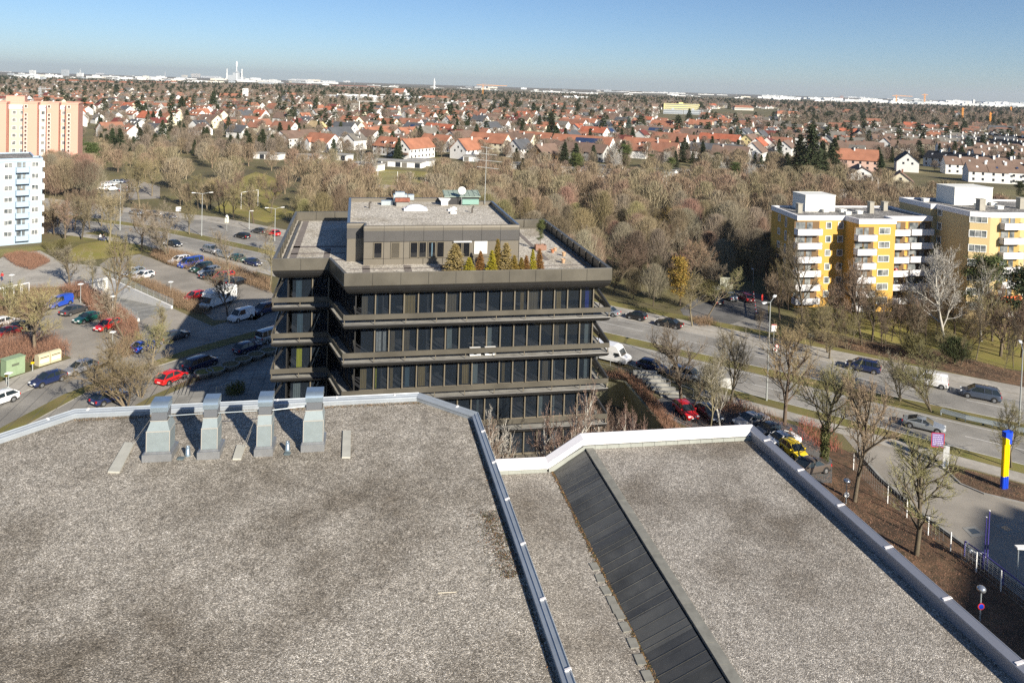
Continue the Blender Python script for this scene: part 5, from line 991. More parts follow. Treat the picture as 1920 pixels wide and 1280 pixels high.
mb = MB(); k = len(pr); mb.add([(x, -W2 * (1 if z < 1.6 else .93), z) for x, z in pr] + [(x, W2 * (1 if z < 1.6 else .93), z) for x, z in pr], [tuple(range(k)), tuple(range(k, 2 * k))[::-1]] + [(i, k + i, k + (i + 1) % k, (i + 1) % k) for i in range(k)]); mb.build("body", PT["white"], t)
mb = MB(); mb.add([(1.98, -.85, 1.28), (1.98, .85, 1.28), (1.50, .8, 2.02), (1.50, -.8, 2.02)], [(0, 1, 2, 3)]); mb.build("windscreen", carglass, t)
for sy in (-1, 1):
    mb = MB(); mb.add([(1.75, sy * (W2 + .01), 1.25), (.75, sy * (W2 + .01), 1.25), (.75, sy * (W2 * .95), 1.95), (1.4, sy * (W2 * .95), 1.95)], [(0, 1, 2, 3)]); mb.build("side_window", carglass, t)
    mb = MB(); mb.box(2.68, 2.8, sy * .75 - .16, sy * .75 + .16, .72, .95); mb.build("headlight", lampw, t)
    mb = MB(); mb.box(1.5, 1.62, sy * 1.1 - .1, sy * 1.1 + .1, 1.25, 1.6); mb.build("mirror", trim, t)
    for x in (-1.8, 1.75): mb = MB(); mb.tube((x, sy * .86 - .12, .34), (x, sy * .86 + .12, .34), .34, .34, 14); wq = mb.build("wheel", tyre, t); mb = MB(); mb.tube((x, sy * .975, .34), (x, sy * .99, .34), .2, .2, 12); mb.build("rim", rimm, wq)
mb = MB(); mb.box(2.6, 2.84, -.9, .9, .30, .55); mb.build("bumper", trim, t)
# ---- motorbike behind the red and white barrier
def striped(p, q, r, n, m1, m2, nm, lab, cat, wdt=False):
    t = thing(nm, lab, cat, (0, 0, 0)); a = MB(); b = MB(); p = Vector(p); q = Vector(q)
    for i in range(n): (a if i % 2 == 0 else b).tube(p.lerp(q, i / n), p.lerp(q, (i + 1) / n), r, r, 8)
    a.build("red_stripes", m1, t); b.build("white_stripes", m2, t); return t
redp = mat("sign_red", (.55, .03, .02), .5); signw = mat("sign_white", (.78, .78, .76), .5); bluep = mat("pylon_blue", (.01, .06, .55), .35); yelp = mat("pylon_yellow", (.90, .58, .0), .35)
g0 = P(1418, 600); e0 = P(1412, 558)
t = striped((g0.x, g0.y, 1.0), (e0.x, e0.y, 1.1), .09, 13, redp, signw, "barrier_arm", "long red and white striped barrier across the side street", "barrier")
mb = MB(); mb.box(g0.x - .25, g0.x + .25, g0.y - .3, g0.y + .2, 0, 1.15); mb.build("housing", black_m, t)
# ---------------------------------------------------------------- street furniture
def lamp(px, py, pyt, lab, arms, group="road lamps", ball=False, flat_=False):
    b = P(px, py); h = PYZ(px, pyt, b.y); t = thing("street_lamp", lab, "street lamp", b, 0, group)
    mb = MB(); mb.tube((0, 0, 0), (0, 0, h), .11, .06, 8); mb.tube((0, 0, 0), (0, 0, .9), .13, .13, 8)
    for ax, ay in arms: mb.tube((0, 0, h - .05), (ax, ay, h + .25), .04, .035, 6)
    mb.build("pole", pole_m, t)
    for ax, ay in arms:
        d = Vector((ax, ay)).normalized(); mb = MB(); mb.prism([(-.1, -.14), (.75, -.17), (.85, 0), (.75, .17), (-.1, .14)], -.08, [.02, .08, .05, .08, .02]); mb.build("lamp_head", signw, t, loc=(ax, ay, h + .27)).rotation_euler = (0, 0, math.atan2(d.y, d.x))
    return t
u2 = (1.3, .25); lamp(378, 443, 363, "tall double armed road lamp in the median at the left", [(1.5, .6), (-1.5, -.6)]); lamp(515, 452, 391, "double armed road lamp just left of the offices", [(1.2, .5), (-1.5, -.6)]); lamp(225, 432, 346, "slim road lamp left of the double armed one", [(-.8, -.2)])
lamp(1437, 752, 566, "tall double armed road lamp in front of the side street", [(1.0, 1.6), (-1.0, -1.1)]); lamp(1910, 812, 655, "tall double armed road lamp at the right picture edge", [(.9, 1.7), (-.8, -1.6)])
lamp(1412, 535, 508, "small green lamp post at the dark end of the side street", [(0, .3)]); lamp(467, 430, 397, "short lamp on the far pavement at the left", [(.2, 0)])
def small_lamp(px, py, pyt, lab, z=0.0):
    b = P(px, py, z); h = PYZ(px, pyt, b.y) - z; t = thing("park_lamp", lab, "lamp", b, 0, "small lamps of the car parks"); mb = MB(); mb.tube((0, 0, 0), (0, 0, h), .055, .045, 6); mb.build("pole", pole_m, t); mb = MB(); mb.prism([(-.35, -.3), (.35, -.3), (.35, .3), (-.35, .3)], 0, .10); mb.prism([(-.2, -.16), (.2, -.16), (.2, .16), (-.2, .16)], .1, .16); mb.build("lamp_head", signw, t, loc=(0, 0, h))
for a in ((320, 550, 529, "small square topped lamp in the hedge of the upper car park"), (247, 525, 502, "small square topped lamp beside the ice blue hatchback"), (151, 568, 533, "small square topped lamp at the left ramp wall"), (211, 590, 556, "small square topped lamp below the ramp wall"), (211, 650, 623, "small square topped lamp in the corner hedge of the driveway"), (16, 730, 700, "small square lamp behind the green cabinet"), (22, 540, 516, "small square lamp by the seated wall at the left path")): small_lamp(*a)
for x, y, yt, lab in ((1837, 1163, 1103, "ball topped lamp with a round sign on the leafy slope"), (1586, 944, 901, "dark ball topped lamp between the bare trees on the slope")):
    b = P(x, y); h = PYZ(x, yt, b.y); t = thing("ball_lamp", lab, "lamp", b, 0, "ball topped lamps"); mb = MB(); mb.tube((0, 0, 0), (0, 0, h), .06, .05, 8); mb.build("pole", steel, t); mb = MB(); k = 8; mb.lathe([(.33 * math.sin(PI * i / k), .27 - .27 * math.cos(PI * i / k)) for i in range(k + 1)], 16); mb.build("globe", mat("mirror_globe", (.55, .57, .6), .18, .8), t, smooth=True, loc=(0, 0, h - .3))
    mb = MB(); mb.tube((0, -.08, h - 1.3), (0, -.10, h - 1.3), .26, .26, 16); s_ = mb.build("round_sign", redp if x > 1700 else signw, t)
    if x > 1700: mb = MB(); mb.tube((0, -.10, h - 1.3), (0, -.105, h - 1.3), .19, .19, 16); mb.build("sign_face", bluep, s_)
# signs on posts
def sign(px, py, pyt, wd, hh, m, lab, name="road_sign", deg=0, group=None, round_=False):
    b = P(px, py); h = PYZ(px, pyt, b.y); t = thing(name, lab, "sign", b, R(deg), group); mb = MB(); mb.tube((0, .04, 0), (0, .04, h), .04, .04, 6); mb.build("post", pole_m, t)
    mb = MB()
    if round_: mb.tube((0, -.02, h - hh / 2), (0, .0, h - hh / 2), wd / 2, wd / 2, 18)
    else: mb.box(-wd / 2, wd / 2, -.03, .0, h - hh, h)
    mb.build("sign_plate", m, t); return t, h
sign(425, 432, 406, .9, 1.6, mat("notice_cream", (.7, .68, .5), .6), "cream notice with a round top on the far pavement", deg=20); t, h = sign(425, 433, 403, .6, .6, signw, "round white sign above the cream notice", round_=True)
sign(334, 428, 388, 1.2, 1.1, signw, "white sign behind the twigs of the median tree", deg=25); sign(1362, 728, 708, 1.5, 2.0, signw, "white angled notice at the kerb by the bare trees", deg=-20)
t, h = sign(1450, 652, 608, .8, 1.1, signw, "white notice with red edge at the side street lamp"); mb = MB(); mb.box(-.4, .4, -.04, -.031, h - .12, h); mb.build("red_edge", redp, t)
t, h = sign(1456, 665, 645, .55, .55, redp, "round red and white sign, upper of two at the side street", round_=True); mb = MB(); mb.tube((0, -.03, h - .275), (0, -.025, h - .275), .20, .20, 16); mb.build("sign_face", signw, t)
t, h = sign(1453, 672, 652, .6, .6, signw, "white square sign with a red mark, lower of two at the side street"); mb = MB(); mb.tube((0, -.035, h - .3), (0, -.031, h - .3), .16, .16, 12); mb.build("sign_mark", redp, t)
sign(1521, 636, 622, .9, .9, signw, "small white sign on the verge before the dark wood", deg=0); sign(1362, 545, 520, 2.6, 2.4, mat("notice_grey", (.4, .4, .33), .6), "large weathered notice board in the side street"); sign(1343, 548, 536, 1.6, .8, signw, "white flat sign beside the weathered board")
sign(1372, 556, 549, .7, .7, signw, "round white sign behind the silver saloon of the side street", round_=True); sign(1405, 560, 552, .7, .7, signw, "round white sign behind the dark red estate", round_=True); sign(1429, 563, 552, .3, 1.2, redp, "small red and white post sign at the side street end")
t, h = sign(450, 660, 641, .6, 1.3, mat("sign_dark", (.02, .03, .05), .5), "narrow dark sign in the shade before the dark hatchback", deg=30)
t, h = sign(1757, 852, 811, 1.35, 1.6, mat("board_purple", (.16, .10, .28), .6), "square purple bordered price board in the verge bed", deg=-8)
mb = MB(); mb.sweep([(-.66, -.035, h - 1.58), (.66, -.035, h - 1.58)], [(0, 0), (0, .05)], closed=False)
for z0, z1, x0, x1 in ((-.06, 0, -.675, .675), (-1.6, -1.54, -.675, .675), (-1.6, 0, -.675, -.62), (-1.6, 0, .62, .675)): mb.box(x0, x1, -.045, -.031, h + z0, h + z1)
mb.build("red_border", redp, t); mb = MB(); r_ = random.Random(3)
for i in range(6):
    x = -.5
    while x < .45: w_ = r_.uniform(.05, .16); mb.box(x, x + w_, -.04, -.031, h - .30 - i * .21, h - .20 - i * .21); x += w_ + .05
mb.build("lettering", mat("letter_pale", (.55, .5, .65), .6), t)
# white advertising pillar and the blue and yellow pylon
b = P(1773, 880); t = thing("white_pillar", "slim white advertising pillar beside the lot kerb", "pillar", b, R(-30)); mb = MB(); mb.box(-.28, .28, -.12, .12, .1, 2.5); mb.box(-.22, .22, -.08, .08, 0, .1); mb.build("panel", signw, t); mb = MB(); mb.box(-.2, .2, -.13, -.12, .3, .9); mb.build("print", mat("print_grey", (.25, .3, .4), .6), t)
b = P(1884, 916); h = PYZ(1888, 808, b.y); t = thing("brand_pylon", "tall blue and yellow pylon at the corner of the lot", "pylon", b, R(20)); mb = MB()
for x in (-.28, -.02, .24): mb.tube((x - .01, 0, 1.3), (x - .01, 0, h - 1.2), .14, .14, 10)
mb.box(-.42, .38, -.06, .2, 1.3, h - 1.2); mb.build("yellow_shaft", yelp, t)
mb = MB()
for x in (-.28, -.02, .24): mb.tube((x - .01, 0, 0), (x - .01, 0, 1.3), .15, .145, 10)
mb.box(-.42, .38, -.06, .2, 0, 1.3); mb.build("blue_foot", bluep, t)
mb = MB(); mb.add([(-.48, -.22, h - .5), (0, -.3, h - .75), (.05, -.3, h - .05), (-.5, -.22, h)], [(0, 1, 2, 3)]); mb.prism([(-.5, -.2), (0, -.28), (.5, -.2), (.5, .22), (-.5, .22)], h - .55, [h, h - .15, h - .0, h, h]); mb.prism([(.02, -.25), (.42, -.2), (.42, .2), (.02, .2)], h - 1.25, h - .55); mb.build("blue_head", bluep, t)
mb = MB(); mb.prism([(-.45, -.2), (0, -.26), (0, .2), (-.45, .2)], h - 1.25, h - .56); mb.build("yellow_corner", yelp, t)
# flagpoles and fences by the lot
purp = mat("pole_purple", (.07, .06, .26), .4)
for x, y, yt, lab in ((1850, 1068, 957, "taller of the two purple flagpoles in the lot"), (1845, 1066, 969, "shorter of the two purple flagpoles in the lot")):
    b = P(x, y); h = PYZ(x, yt, b.y); t = thing("flagpole", lab, "flagpole", b, 0, "purple flagpoles"); mb = MB(); mb.tube((0, 0, 0), (0, 0, h), .06, .045, 8); mb.build("pole", purp, t); mb = MB(); mb.tube((0, 0, h), (0, 0, h + .06), .07, .07, 8); mb.build("cap", signw, t)
b = P(1906, 1098); h = PYZ(1909, 1026, b.y); t = thing("lot_lamp", "white flat headed lamp in the shade of the lot", "lamp", b); mb = MB(); mb.tube((0, 0, 0), (0, 0, h), .06, .05, 8); mb.build("pole", steel, t); mb = MB(); mb.prism([(-.2, -.2), (.6, -.25), (.6, .25), (-.2, .2)], h - .05, h + .1); mb.build("lamp_head", signw, t)
fence = thing("mesh_fence", "grey wire mesh fence with white posts along the leafy slope", "fence", (0, 0, 0)); fp = G([(1600, 880), (1664, 943), (1700, 970), (1740, 1003), (1782, 1033), (1830, 1072), (1876, 1108), (1940, 1160), (2020, 1220)]); mb = MB(); mb2 = MB()
for a, b in zip(fp, fp[1:]):
    mb2.bar((*a, 0), (*a, 1.7), .08)
    for i in range(5): z = .15 + i * .36; mb.bar((*a, z), (*b, z), .012)
    L_ = (b - a).length
    for i in range(int(L_ / .4)): c = a.lerp(b, i * .4 / L_); mb.bar((*c, .1), (*c, 1.7), .008)
mb.build("mesh", pole_m, fence); mb2.build("post", signw, fence)
t = thing("purple_railing", "purple topped railing with grey rails beside the flagpoles", "railing"); fp = G([(1808, 1042), (1842, 1066), (1880, 1096), (1930, 1136), (2000, 1190)]); mb = MB(); mb2 = MB()
for a, b in zip(fp, fp[1:]):
    mb.bar((*a, 0), (*a, 1.3), .09); mb.bar((*a, 1.3), (*b, 1.3), .08)
    for i in range(7): z = .15 + i * .16; mb2.bar((*a, z), (*b, z), .03)
mb.build("purple_frame", purp, t); mb2.build("grey_rails", steel, t)
b = P(1836, 1060); t = thing("gas_meter_rack", "small rack of white valves at the foot of the flagpoles", "rack", b, R(-35)); mb = MB(); mb.bar((-.9, 0, 1.2), (.6, 0, 1.2), .06); mb.bar((-.9, 0, 0), (-.9, 0, 1.8), .07); mb.bar((.6, 0, 0), (.6, 0, 1.2), .06); mb.build("frame", steel, t)
for i in range(4): mb = MB(); mb.lathe([(0, -.14), (.13, -.1), (.15, .1), (0, .16)], 10, (-.65 + i * .32, -.05, 1.0)); mb.build("valve", signw, t)
# guard rail in the median, kerb fence, walkway railing by the court
t = thing("guard_rail", "double galvanised crash barrier in the median at the right", "crash barrier"); fp = G([(1764, 779), (1810, 792), (1860, 803), (1920, 817), (2000, 834)], .0); mb = MB(); mb2 = MB()
for a, b in zip(fp, fp[1:]):
    d = (b - a).normalized(); q = Vector((-d.y, d.x)) * .35
    for s in (-1, 1): mb.bar((*(a + q * s), .68), (*(b + q * s), .68), .05, .3)
    k = int((b - a).length / 1.5)
    for i in range(k): c = a.lerp(b, i / k); mb2.bar((*c, 0), (*c, .6), .1); mb2.bar((*(c - q), .6), (*(c + q), .6), .08)
mb.build("beam", steel, t); mb2.build("post", steel, t)
t = thing("kerb_railing", "thin grey pedestrian railing along the road beside the court", "railing"); fp = G([(1119, 680), (1170, 693), (1215, 710), (1300, 745)]) 
for a, b in zip(fp, fp[1:]): railing(a, b, 0, 1.0, 1.8, pole_m, t, 0, .05)
for k, fp in enumerate((G([(1655, 694), (1700, 706), (1712, 710)]), G([(1875, 757), (1900, 765), (1960, 780)]), G([(1758, 728), (1775, 733), (1790, 737)]))):
    t = thing("bicycle_fence", ["low wire fence behind the dark people carrier", "low wire fence right of the slate people carrier", "low wire fence before the white van"][k], "fence", group="low wire fences of the parking lane"); railing(fp[0], fp[-1], 0, .7, 2, pole_m, t, .3, .03)
# steps with handrails by the plaza, steps beside the court
hr_ = thing("stair_handrails", "set of five dark handrails at the steps by the red car", "handrail"); blk = mat("rail_black", (.02, .025, .03), .4)
for i in range(5): a = P(345 + i * 6, 700 + i * .4, .9); b = P(322 + i * 7.2, 746 + i * .5, .0); mb = MB(); mb.tube(a, b, .03, .03, 6); mb.tube(a, a - Vector((0, 0, .9)), .03, .03, 6); mb.build("rail", blk, hr_)
mb = MB(); p = [P(*q, 1.0) for q in ((330, 716), (322, 712), (336, 706), (356, 702), (361, 705))]
for a, b in zip(p, p[1:]): mb.tube(a, b, .04, .04, 6)
for a in p: mb.tube(a, (a.x, a.y, 0), .03, .03, 5)
mb.build("curved_rail", blk, hr_)
mb = MB(); a = P(1188, 703); 
for i in range(7): c = Vector((a.x + 1.1 + i * .42, a.y - .6 - i * 1.05)); mb.box(c.x - 1.3, c.x + 1.9, c.y - .25, c.y + .25, 0, .85 - i * .12)
tag(mb.build("stone_steps", conc), "shallow concrete steps beside the court wall hedge", "steps")
t = thing("steel_gate", "small pale railing gate at the plaza corner behind the roof edge", "gate"); a = P(405, 748); b = P(432, 740); railing(a, b, .14, 1.4, 1.0, steel, t, .18, .05)
for i, (x, y) in enumerate([(382, 703), (404, 698), (432, 688), (455, 678), (480, 669), (503, 661), (521, 652)]):
    mb = MB(); mb.lathe([(.0, .0), (.62, .0), (1.12, .5), (1.22, .72), (1.22, .80), (1.08, .80), (1.04, .66)], 22); t = thing("planter_bowl", ["sunlit round concrete planter beside the handrails", "half shaded round planter, second from the handrails", "third round planter of the shaded row", "fourth round planter of the shaded row", "fifth round planter of the shaded row", "sixth round planter of the shaded row", "last round planter by the office corner"][i], "planter", P(x, y + 4, .14), 0, "round planters along the plaza"); mb.build("bowl", conc, t)
    mb = MB(); mb.lathe([(0, .74), (1.06, .68)], 18); mb.build("soil", lawnm if i < 2 else wildm, t)
hedge("round_shrub", [(P(441, 738).x + math.cos(a) * 1.2, P(441, 738).y + math.sin(a) * 1.2) for a in np.linspace(0, 2 * PI, 12)[:-1]], 1.7, "round green shrub at the plaza edge just above the roof edge", mat("box_green", (.10, .11, .015), .9), 21, 60, cat="shrub", wd=.03, ln=.3)
# ---- cabinets at the left street, bus shelter, people
def facing(px, py, deg): return P(px, py), R(deg)
b, r = facing(24, 702, 62); t = thing("substation_cabinet", "pale green electricity cabinet on the left pavement", "cabinet", b, r); gcab = mat("cabinet_green", (.27, .36, .22), .6, var=.15, vscale=2)
mb = MB(); mb.box(-1.15, 1.15, -.65, .65, .05, 2.2); mb.build("body", gcab, t); mb = MB(); mb.prism([(-1.22, -.72), (1.22, -.72), (1.22, .72), (-1.22, .72)], 2.2, 2.3); mb.build("lid", gcab, t)
for x in (-.57, .57): mb = MB(); mb.box(x - .53, x + .53, -.68, -.65, .2, 2.05); mb.build("door", gcab, t)
mb = MB(); mb.box(-.5, .4, -.685, -.682, 1.3, 1.6); mb.build("graffiti", mat("graffiti_dark", (.10, .12, .08), .8), t)
b, r = facing(90, 681, 62); t = thing("clothes_bank", "cream coloured double collection container on the left pavement", "container", b, r, None, (.66, .8, .95)); ccab = mat("container_cream", (.55, .49, .33), .6, var=.12, vscale=2)
mb = MB()
for x in (-1.15, 1.15): k = 8; ps = [(-.65, .1)] + [(-.65 + .65 * (1 - math.cos(PI * i / k)), 1.35 + .35 * math.sin(PI * i / k)) for i in range(k + 1)] + [(.65, .1)]; mb.add([(x - 1.1, y, z) for y, z in ps] + [(x + 1.1, y, z) for y, z in ps], [tuple(range(len(ps))), tuple(range(len(ps), 2 * len(ps)))[::-1]] + [(i, len(ps) + i, len(ps) + (i + 1) % len(ps), (i + 1) % len(ps)) for i in range(len(ps))])
mb.build("body", ccab, t)
mb = MB(); mb.box(-2.0, -.3, -.70, -.66, 1.2, 1.28); mb.box(.3, 2.0, -.70, -.66, 1.2, 1.28); mb.build("slot", black_m, t); mb = MB(); mb.box(-2.0, -.3, -.68, -.66, .5, .95); mb.box(.3, 2.0, -.68, -.66, .5, .95); mb.build("label_plate", signw, t)
for x, y, lab in ((61, 697, "yellow capped marker post between the cabinet and the cream container"), (12, 722, "short yellow capped marker post before the green cabinet")):
    t = thing("marker_post", lab, "post", P(x, y), 0, "yellow capped marker posts"); mb = MB(); mb.tube((0, 0, 0), (0, 0, 1.1), .07, .07, 8); mb.build("post", pole_m, t); mb = MB(); mb.box(-.16, .16, -.12, .12, 1.1, 1.3); mb.build("cap", yelp, t)
t = thing("bus_shelter", "white framed glass shelter roof at the left edge", "shelter"); mb = MB(); a = P(-40, 548, 2.4); b = P(42, 533, 2.4); dd = Vector((.4, 1.2, 0))
for k in range(6): c = a.lerp(b, k / 5); mb.bar(c, c + dd, .09); mb.bar(c, (c.x, c.y, 0), .08); mb.bar(c + dd, (c.x + dd.x, c.y + dd.y, 0), .08)
for o in (Vector((0, 0, 0)), dd): mb.bar(a + o, b + o, .1)
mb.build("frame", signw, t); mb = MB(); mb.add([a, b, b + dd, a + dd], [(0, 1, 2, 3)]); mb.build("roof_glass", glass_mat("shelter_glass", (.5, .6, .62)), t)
skin = mat("skin", (.45, .27, .19), .7); denim = mat("denim", (.04, .06, .13), .9); jacket = mat("jacket_red", (.45, .03, .03), .8); jk2 = mat("jacket_dark", (.02, .02, .03), .8); hairm = mat("hair", (.05, .03, .02), .9)
def person(loc, rot, label, top, stride=.25, group=None):
    """standing or walking figure grown over a skeleton as one continuous skin"""
    vs = [(0, 0, .95), (0, 0, 1.18), (0, 0.01, 1.42), (0, 0, 1.52), (0, -.01, 1.60), (0, -.01, 1.72), (.10, 0, .92), (.11, -stride * .5, .50), (.11, -stride, .09), (.11, -stride - .16, .04), (-.10, 0, .92), (-.11, stride * .35, .50), (-.11, stride, .12), (-.11, stride - .15, .05),
          (.19, 0, 1.42), (.25, .06, 1.14), (.24, -.08, .92), (.24, -.12, .82), (-.19, 0, 1.42), (-.25, -.04, 1.14), (-.24, -.16, .95), (-.24, -.2, .86)]
    es = [(0, 1), (1, 2), (2, 3), (3, 4), (4, 5), (0, 6), (6, 7), (7, 8), (8, 9), (0, 10), (10, 11), (11, 12), (12, 13), (2, 14), (14, 15), (15, 16), (16, 17), (2, 18), (18, 19), (19, 20), (20, 21)]
    rr = [.15, .135, .15, .06, .085, .09, .095, .065, .045, .04, .095, .065, .045, .04, .06, .045, .035, .04, .06, .045, .035, .04]
    me = bpy.data.meshes.new("person"); me.from_pydata(vs, es, []); o = bpy.data.objects.new("person", me); C.objects.link(o); o.location = loc; o.rotation_euler = (0, 0, rot)
    sk = o.modifiers.new("skin", 'SKIN'); o.modifiers.new("sub", 'SUBSURF').render_levels = 1
    if not me.skin_vertices: me.attributes  # layer is made by the modifier
    try:
        for v, r_ in zip(me.skin_vertices[0].data, rr): v.radius = (r_, r_ * .8)
        me.skin_vertices[0].data[0].use_root = True
    except Exception:
        bm_ = __import__("bmesh").new(); bm_.from_mesh(me); ly = bm_.verts.layers.skin.verify()
        for v, r_ in zip(bm_.verts, rr): v[ly].radius = (r_, r_ * .8)
        bm_.verts.ensure_lookup_table(); bm_.verts[0][ly].use_root = True; bm_.to_mesh(me); bm_.free()
    me.materials.append(skin)
    mb = MB(); mb.lathe([(.15, .9), (.19, 1.0), (.18, 1.2), (.21, 1.40), (.12, 1.49), (.07, 1.52)], 12, sy=.72); mb.tube((.2, 0, 1.42), (.255, .06, 1.14), .075, .06, 8); mb.tube((.255, .06, 1.14), (.24, -.08, .93), .06, .045, 8); mb.tube((-.2, 0, 1.42), (-.255, -.04, 1.14), .075, .06, 8); mb.tube((-.255, -.04, 1.14), (-.24, -.16, .96), .06, .045, 8); mb.build("jacket", top, o, smooth=True)
    mb = MB(); mb.tube((.09, 0, .97), (.11, -stride * .5, .5), .115, .085, 10); mb.tube((.11, -stride * .5, .5), (.11, -stride, .1), .085, .06, 10); mb.tube((-.09, 0, .97), (-.11, stride * .35, .5), .115, .085, 10); mb.tube((-.11, stride * .35, .5), (-.11, stride, .13), .085, .06, 10); mb.lathe([(.14, .84), (.17, .92), (.15, 1.0)], 12, sy=.75); mb.build("trousers", denim, o, smooth=True)
    mb = MB(); k = 6; mb.lathe([(.105 * math.sin(PI * .62 * (1 - i / k)), 1.70 + .11 * math.cos(PI * .62 * (1 - i / k))) for i in range(k + 1)], 12, (0, .015, 0)); mb.build("hair", hairm, o, smooth=True)
    return tag(o, label, "person", group)
person(P(4, 527), R(-20), "person in a red jacket and jeans walking on the left path", jacket)
person(P(188, 452), R(60), "person in a pale top walking on the pavement by the left lawn", mat("top_pale", (.6, .58, .56), .8)); person(P(194, 453), R(60), "person in a dark coat walking beside the one in pale", jk2)
# bicycle rider / motorbike
def two_wheeler(loc, rot, name, label, m):
    t = thing(name, label, "motorbike", loc, rot)
    for x in (-.65, .65): mb = MB(); n = 14; mb.lathe([(.30 + .05 * math.cos(a), .05 * math.sin(a)) for a in np.linspace(0, 2 * PI, 7)], n); mb.xf(Matrix.Translation((x, 0, .34)) @ Matrix.Rotation(R(90), 4, 'X')); mb.build("wheel", tyre, t)
    mb = MB(); mb.prism([(-.3, -.13), (.35, -.13), (.45, 0), (.35, .13), (-.3, .13), (-.5, 0)], .35, [.75, .85, .8, .85, .75, .8]); mb.bar((.65, 0, .34), (.4, 0, 1.0), .06); mb.bar((.4, -.3, 1.02), (.4, .3, 1.02), .04); mb.build("body", m, t); mb = MB(); mb.box(-.55, .1, -.12, .12, .76, .86); mb.build("saddle", black_m, t)
two_wheeler(P(1421, 600), R(60), "motorbike", "dark motorbike parked at the foot of the striped barrier", PT["black"])
# lettering on the small black car door
# ---------------------------------------------------------------- blocks of flats
wing = mat("flat_window_glass", (.06, .075, .085), .12, col2=(.30, .31, .30), vscale=.9, spec=.7, detail=1); winw = mat("window_white", (.78, .78, .76), .6); balw = mat("balcony_white", (.72, .71, .72), .7, var=.08, vscale=.4); shade = mat("loggia_shade", (.16, .10, .05), .9)  # shade: loggia back darkened in colour, as its recess has no depth
yel = mat("render_orange_yellow", (.60, .35, .075), .9, var=.1, vscale=.15); yel2 = mat("render_ochre", (.56, .43, .22), .9, var=.1, vscale=.15); bluer = mat("render_pale_blue", (.36, .46, .56), .9, var=.06, vscale=.15); orr = mat("render_salmon", (.64, .33, .25), .9, var=.05, vscale=.1); flatroof = gravel("flat_roof", 6, (.16, .15, .14), (.34, .33, .31), (.6, .6, .6), .3)
def wpart(parent, a, d, q, s, wd, z, h, panes=1, frame=winw, glass=None, out=.04):
    """window on the wall line a + d*s, facing q"""
    c = a + d * s; mb = MB(); g = q * (out + .012)
    def quad(s0, s1, z0, z1, o): p = a + d * s0 + q * o; r = a + d * s1 + q * o; return [(*p, z0), (*r, z0), (*r, z1), (*p, z1)]
    for u0, u1, w0, w1 in ((0, .1, 0, h), (wd - .1, wd, 0, h), (.1, wd - .1, 0, .1), (.1, wd - .1, h - .1, h)):
        p = a + d * (s + u0); r = a + d * (s + u1); mb.add([(*(p + q * out * 1.8), z + w0), (*(r + q * out * 1.8), z + w0), (*(r + q * out * 1.8), z + w1), (*(p + q * out * 1.8), z + w1), (*p, z + w0), (*r, z + w0), (*r, z + w1), (*p, z + w1)], [(0, 1, 2, 3), (4, 5, 1, 0), (3, 2, 6, 7), (0, 3, 7, 4), (1, 5, 6, 2)])
    for i in range(1, panes): p = a + d * (s + wd * i / panes) + q * out * 1.2; mb.bar((*p, z), (*p, z + h), .1, .05)
    w_ = mb.build("window", frame, parent)
    mb = MB(); mb.add(quad(s + .1, s + wd - .1, z + .1, z + h - .1, out * .6), [(0, 1, 2, 3)]); mb.build("pane", glass or wing, w_)
def balcony(parent, a, d, q, s, wd, z, dep=1.3, m=None, back=None, h=1.05, rec=1.5, storey=2.6):
    """loggia opening as a flat sheet (shade painted in by default) with a door, projecting parapet"""
    m = m or balw; mb = MB(); o = q * dep; p0 = a + d * s; p1 = a + d * (s + wd)
    k = q * .16
    for u, v in ((p0 + o - k, p1 + o - k),): mb.add([(*u, z - .1), (*v, z - .1), (*(v + k), z - .1), (*(u + k), z - .1), (*u, z + h), (*v, z + h), (*(v + k), z + h), (*(u + k), z + h)], [(0, 1, 2, 3), (4, 7, 6, 5), (0, 4, 5, 1), (2, 6, 7, 3), (1, 5, 6, 2), (0, 3, 7, 4)])
    for c, e in ((p0, d * .12), (p1, -d * .12)): mb.add([(*c, z - .1), (*(c + o), z - .1), (*(c + o + e), z - .1), (*(c + e), z - .1), (*c, z + h), (*(c + o), z + h), (*(c + o + e), z + h), (*(c + e), z + h)], [(0, 3, 2, 1), (4, 5, 6, 7), (0, 1, 5, 4), (2, 3, 7, 6), (1, 2, 6, 5)])
    mb.add([(*p0, z - .1), (*p1, z - .1), (*(p1 + o), z - .1), (*(p0 + o), z - .1), (*p0, z), (*p1, z), (*(p1 + o), z), (*(p0 + o), z)], [(3, 2, 1, 0), (4, 5, 6, 7)])
    b_ = mb.build("balcony", m, parent); e = q * .03
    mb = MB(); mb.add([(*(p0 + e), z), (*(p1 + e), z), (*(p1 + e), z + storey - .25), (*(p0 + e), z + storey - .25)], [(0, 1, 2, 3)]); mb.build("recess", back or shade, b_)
    mb = MB(); rg_ = random.Random(int(z * 10 + s * 7)); f = q * .08
    for x0, x1, z0 in ((.25, wd * .42, .9), (wd * .5, wd * .72, .05)):
        u = p0 + d * x0 + f; v = p0 + d * x1 + f; mb.add([(*u, z + z0), (*v, z + z0), (*v, z + 2.15), (*u, z + 2.15)], [(0, 1, 2, 3)])
    mb.build("balcony_door", wing, b_)
    if rg_.random() < .35:
        x = rg_.uniform(.3, wd - .9); u = p0 + d * x + o * .4; mb = MB(); mb.lathe([(0, 0), (.35, .05), (.4, .9), (.2, 1.35), (0, 1.4)], 6, (u.x, u.y, z)); mb.build("balcony_clutter", rg_.choice([white_p, ho, redp, hb]), b_)
def V2(x, y): return Vector((x, y))
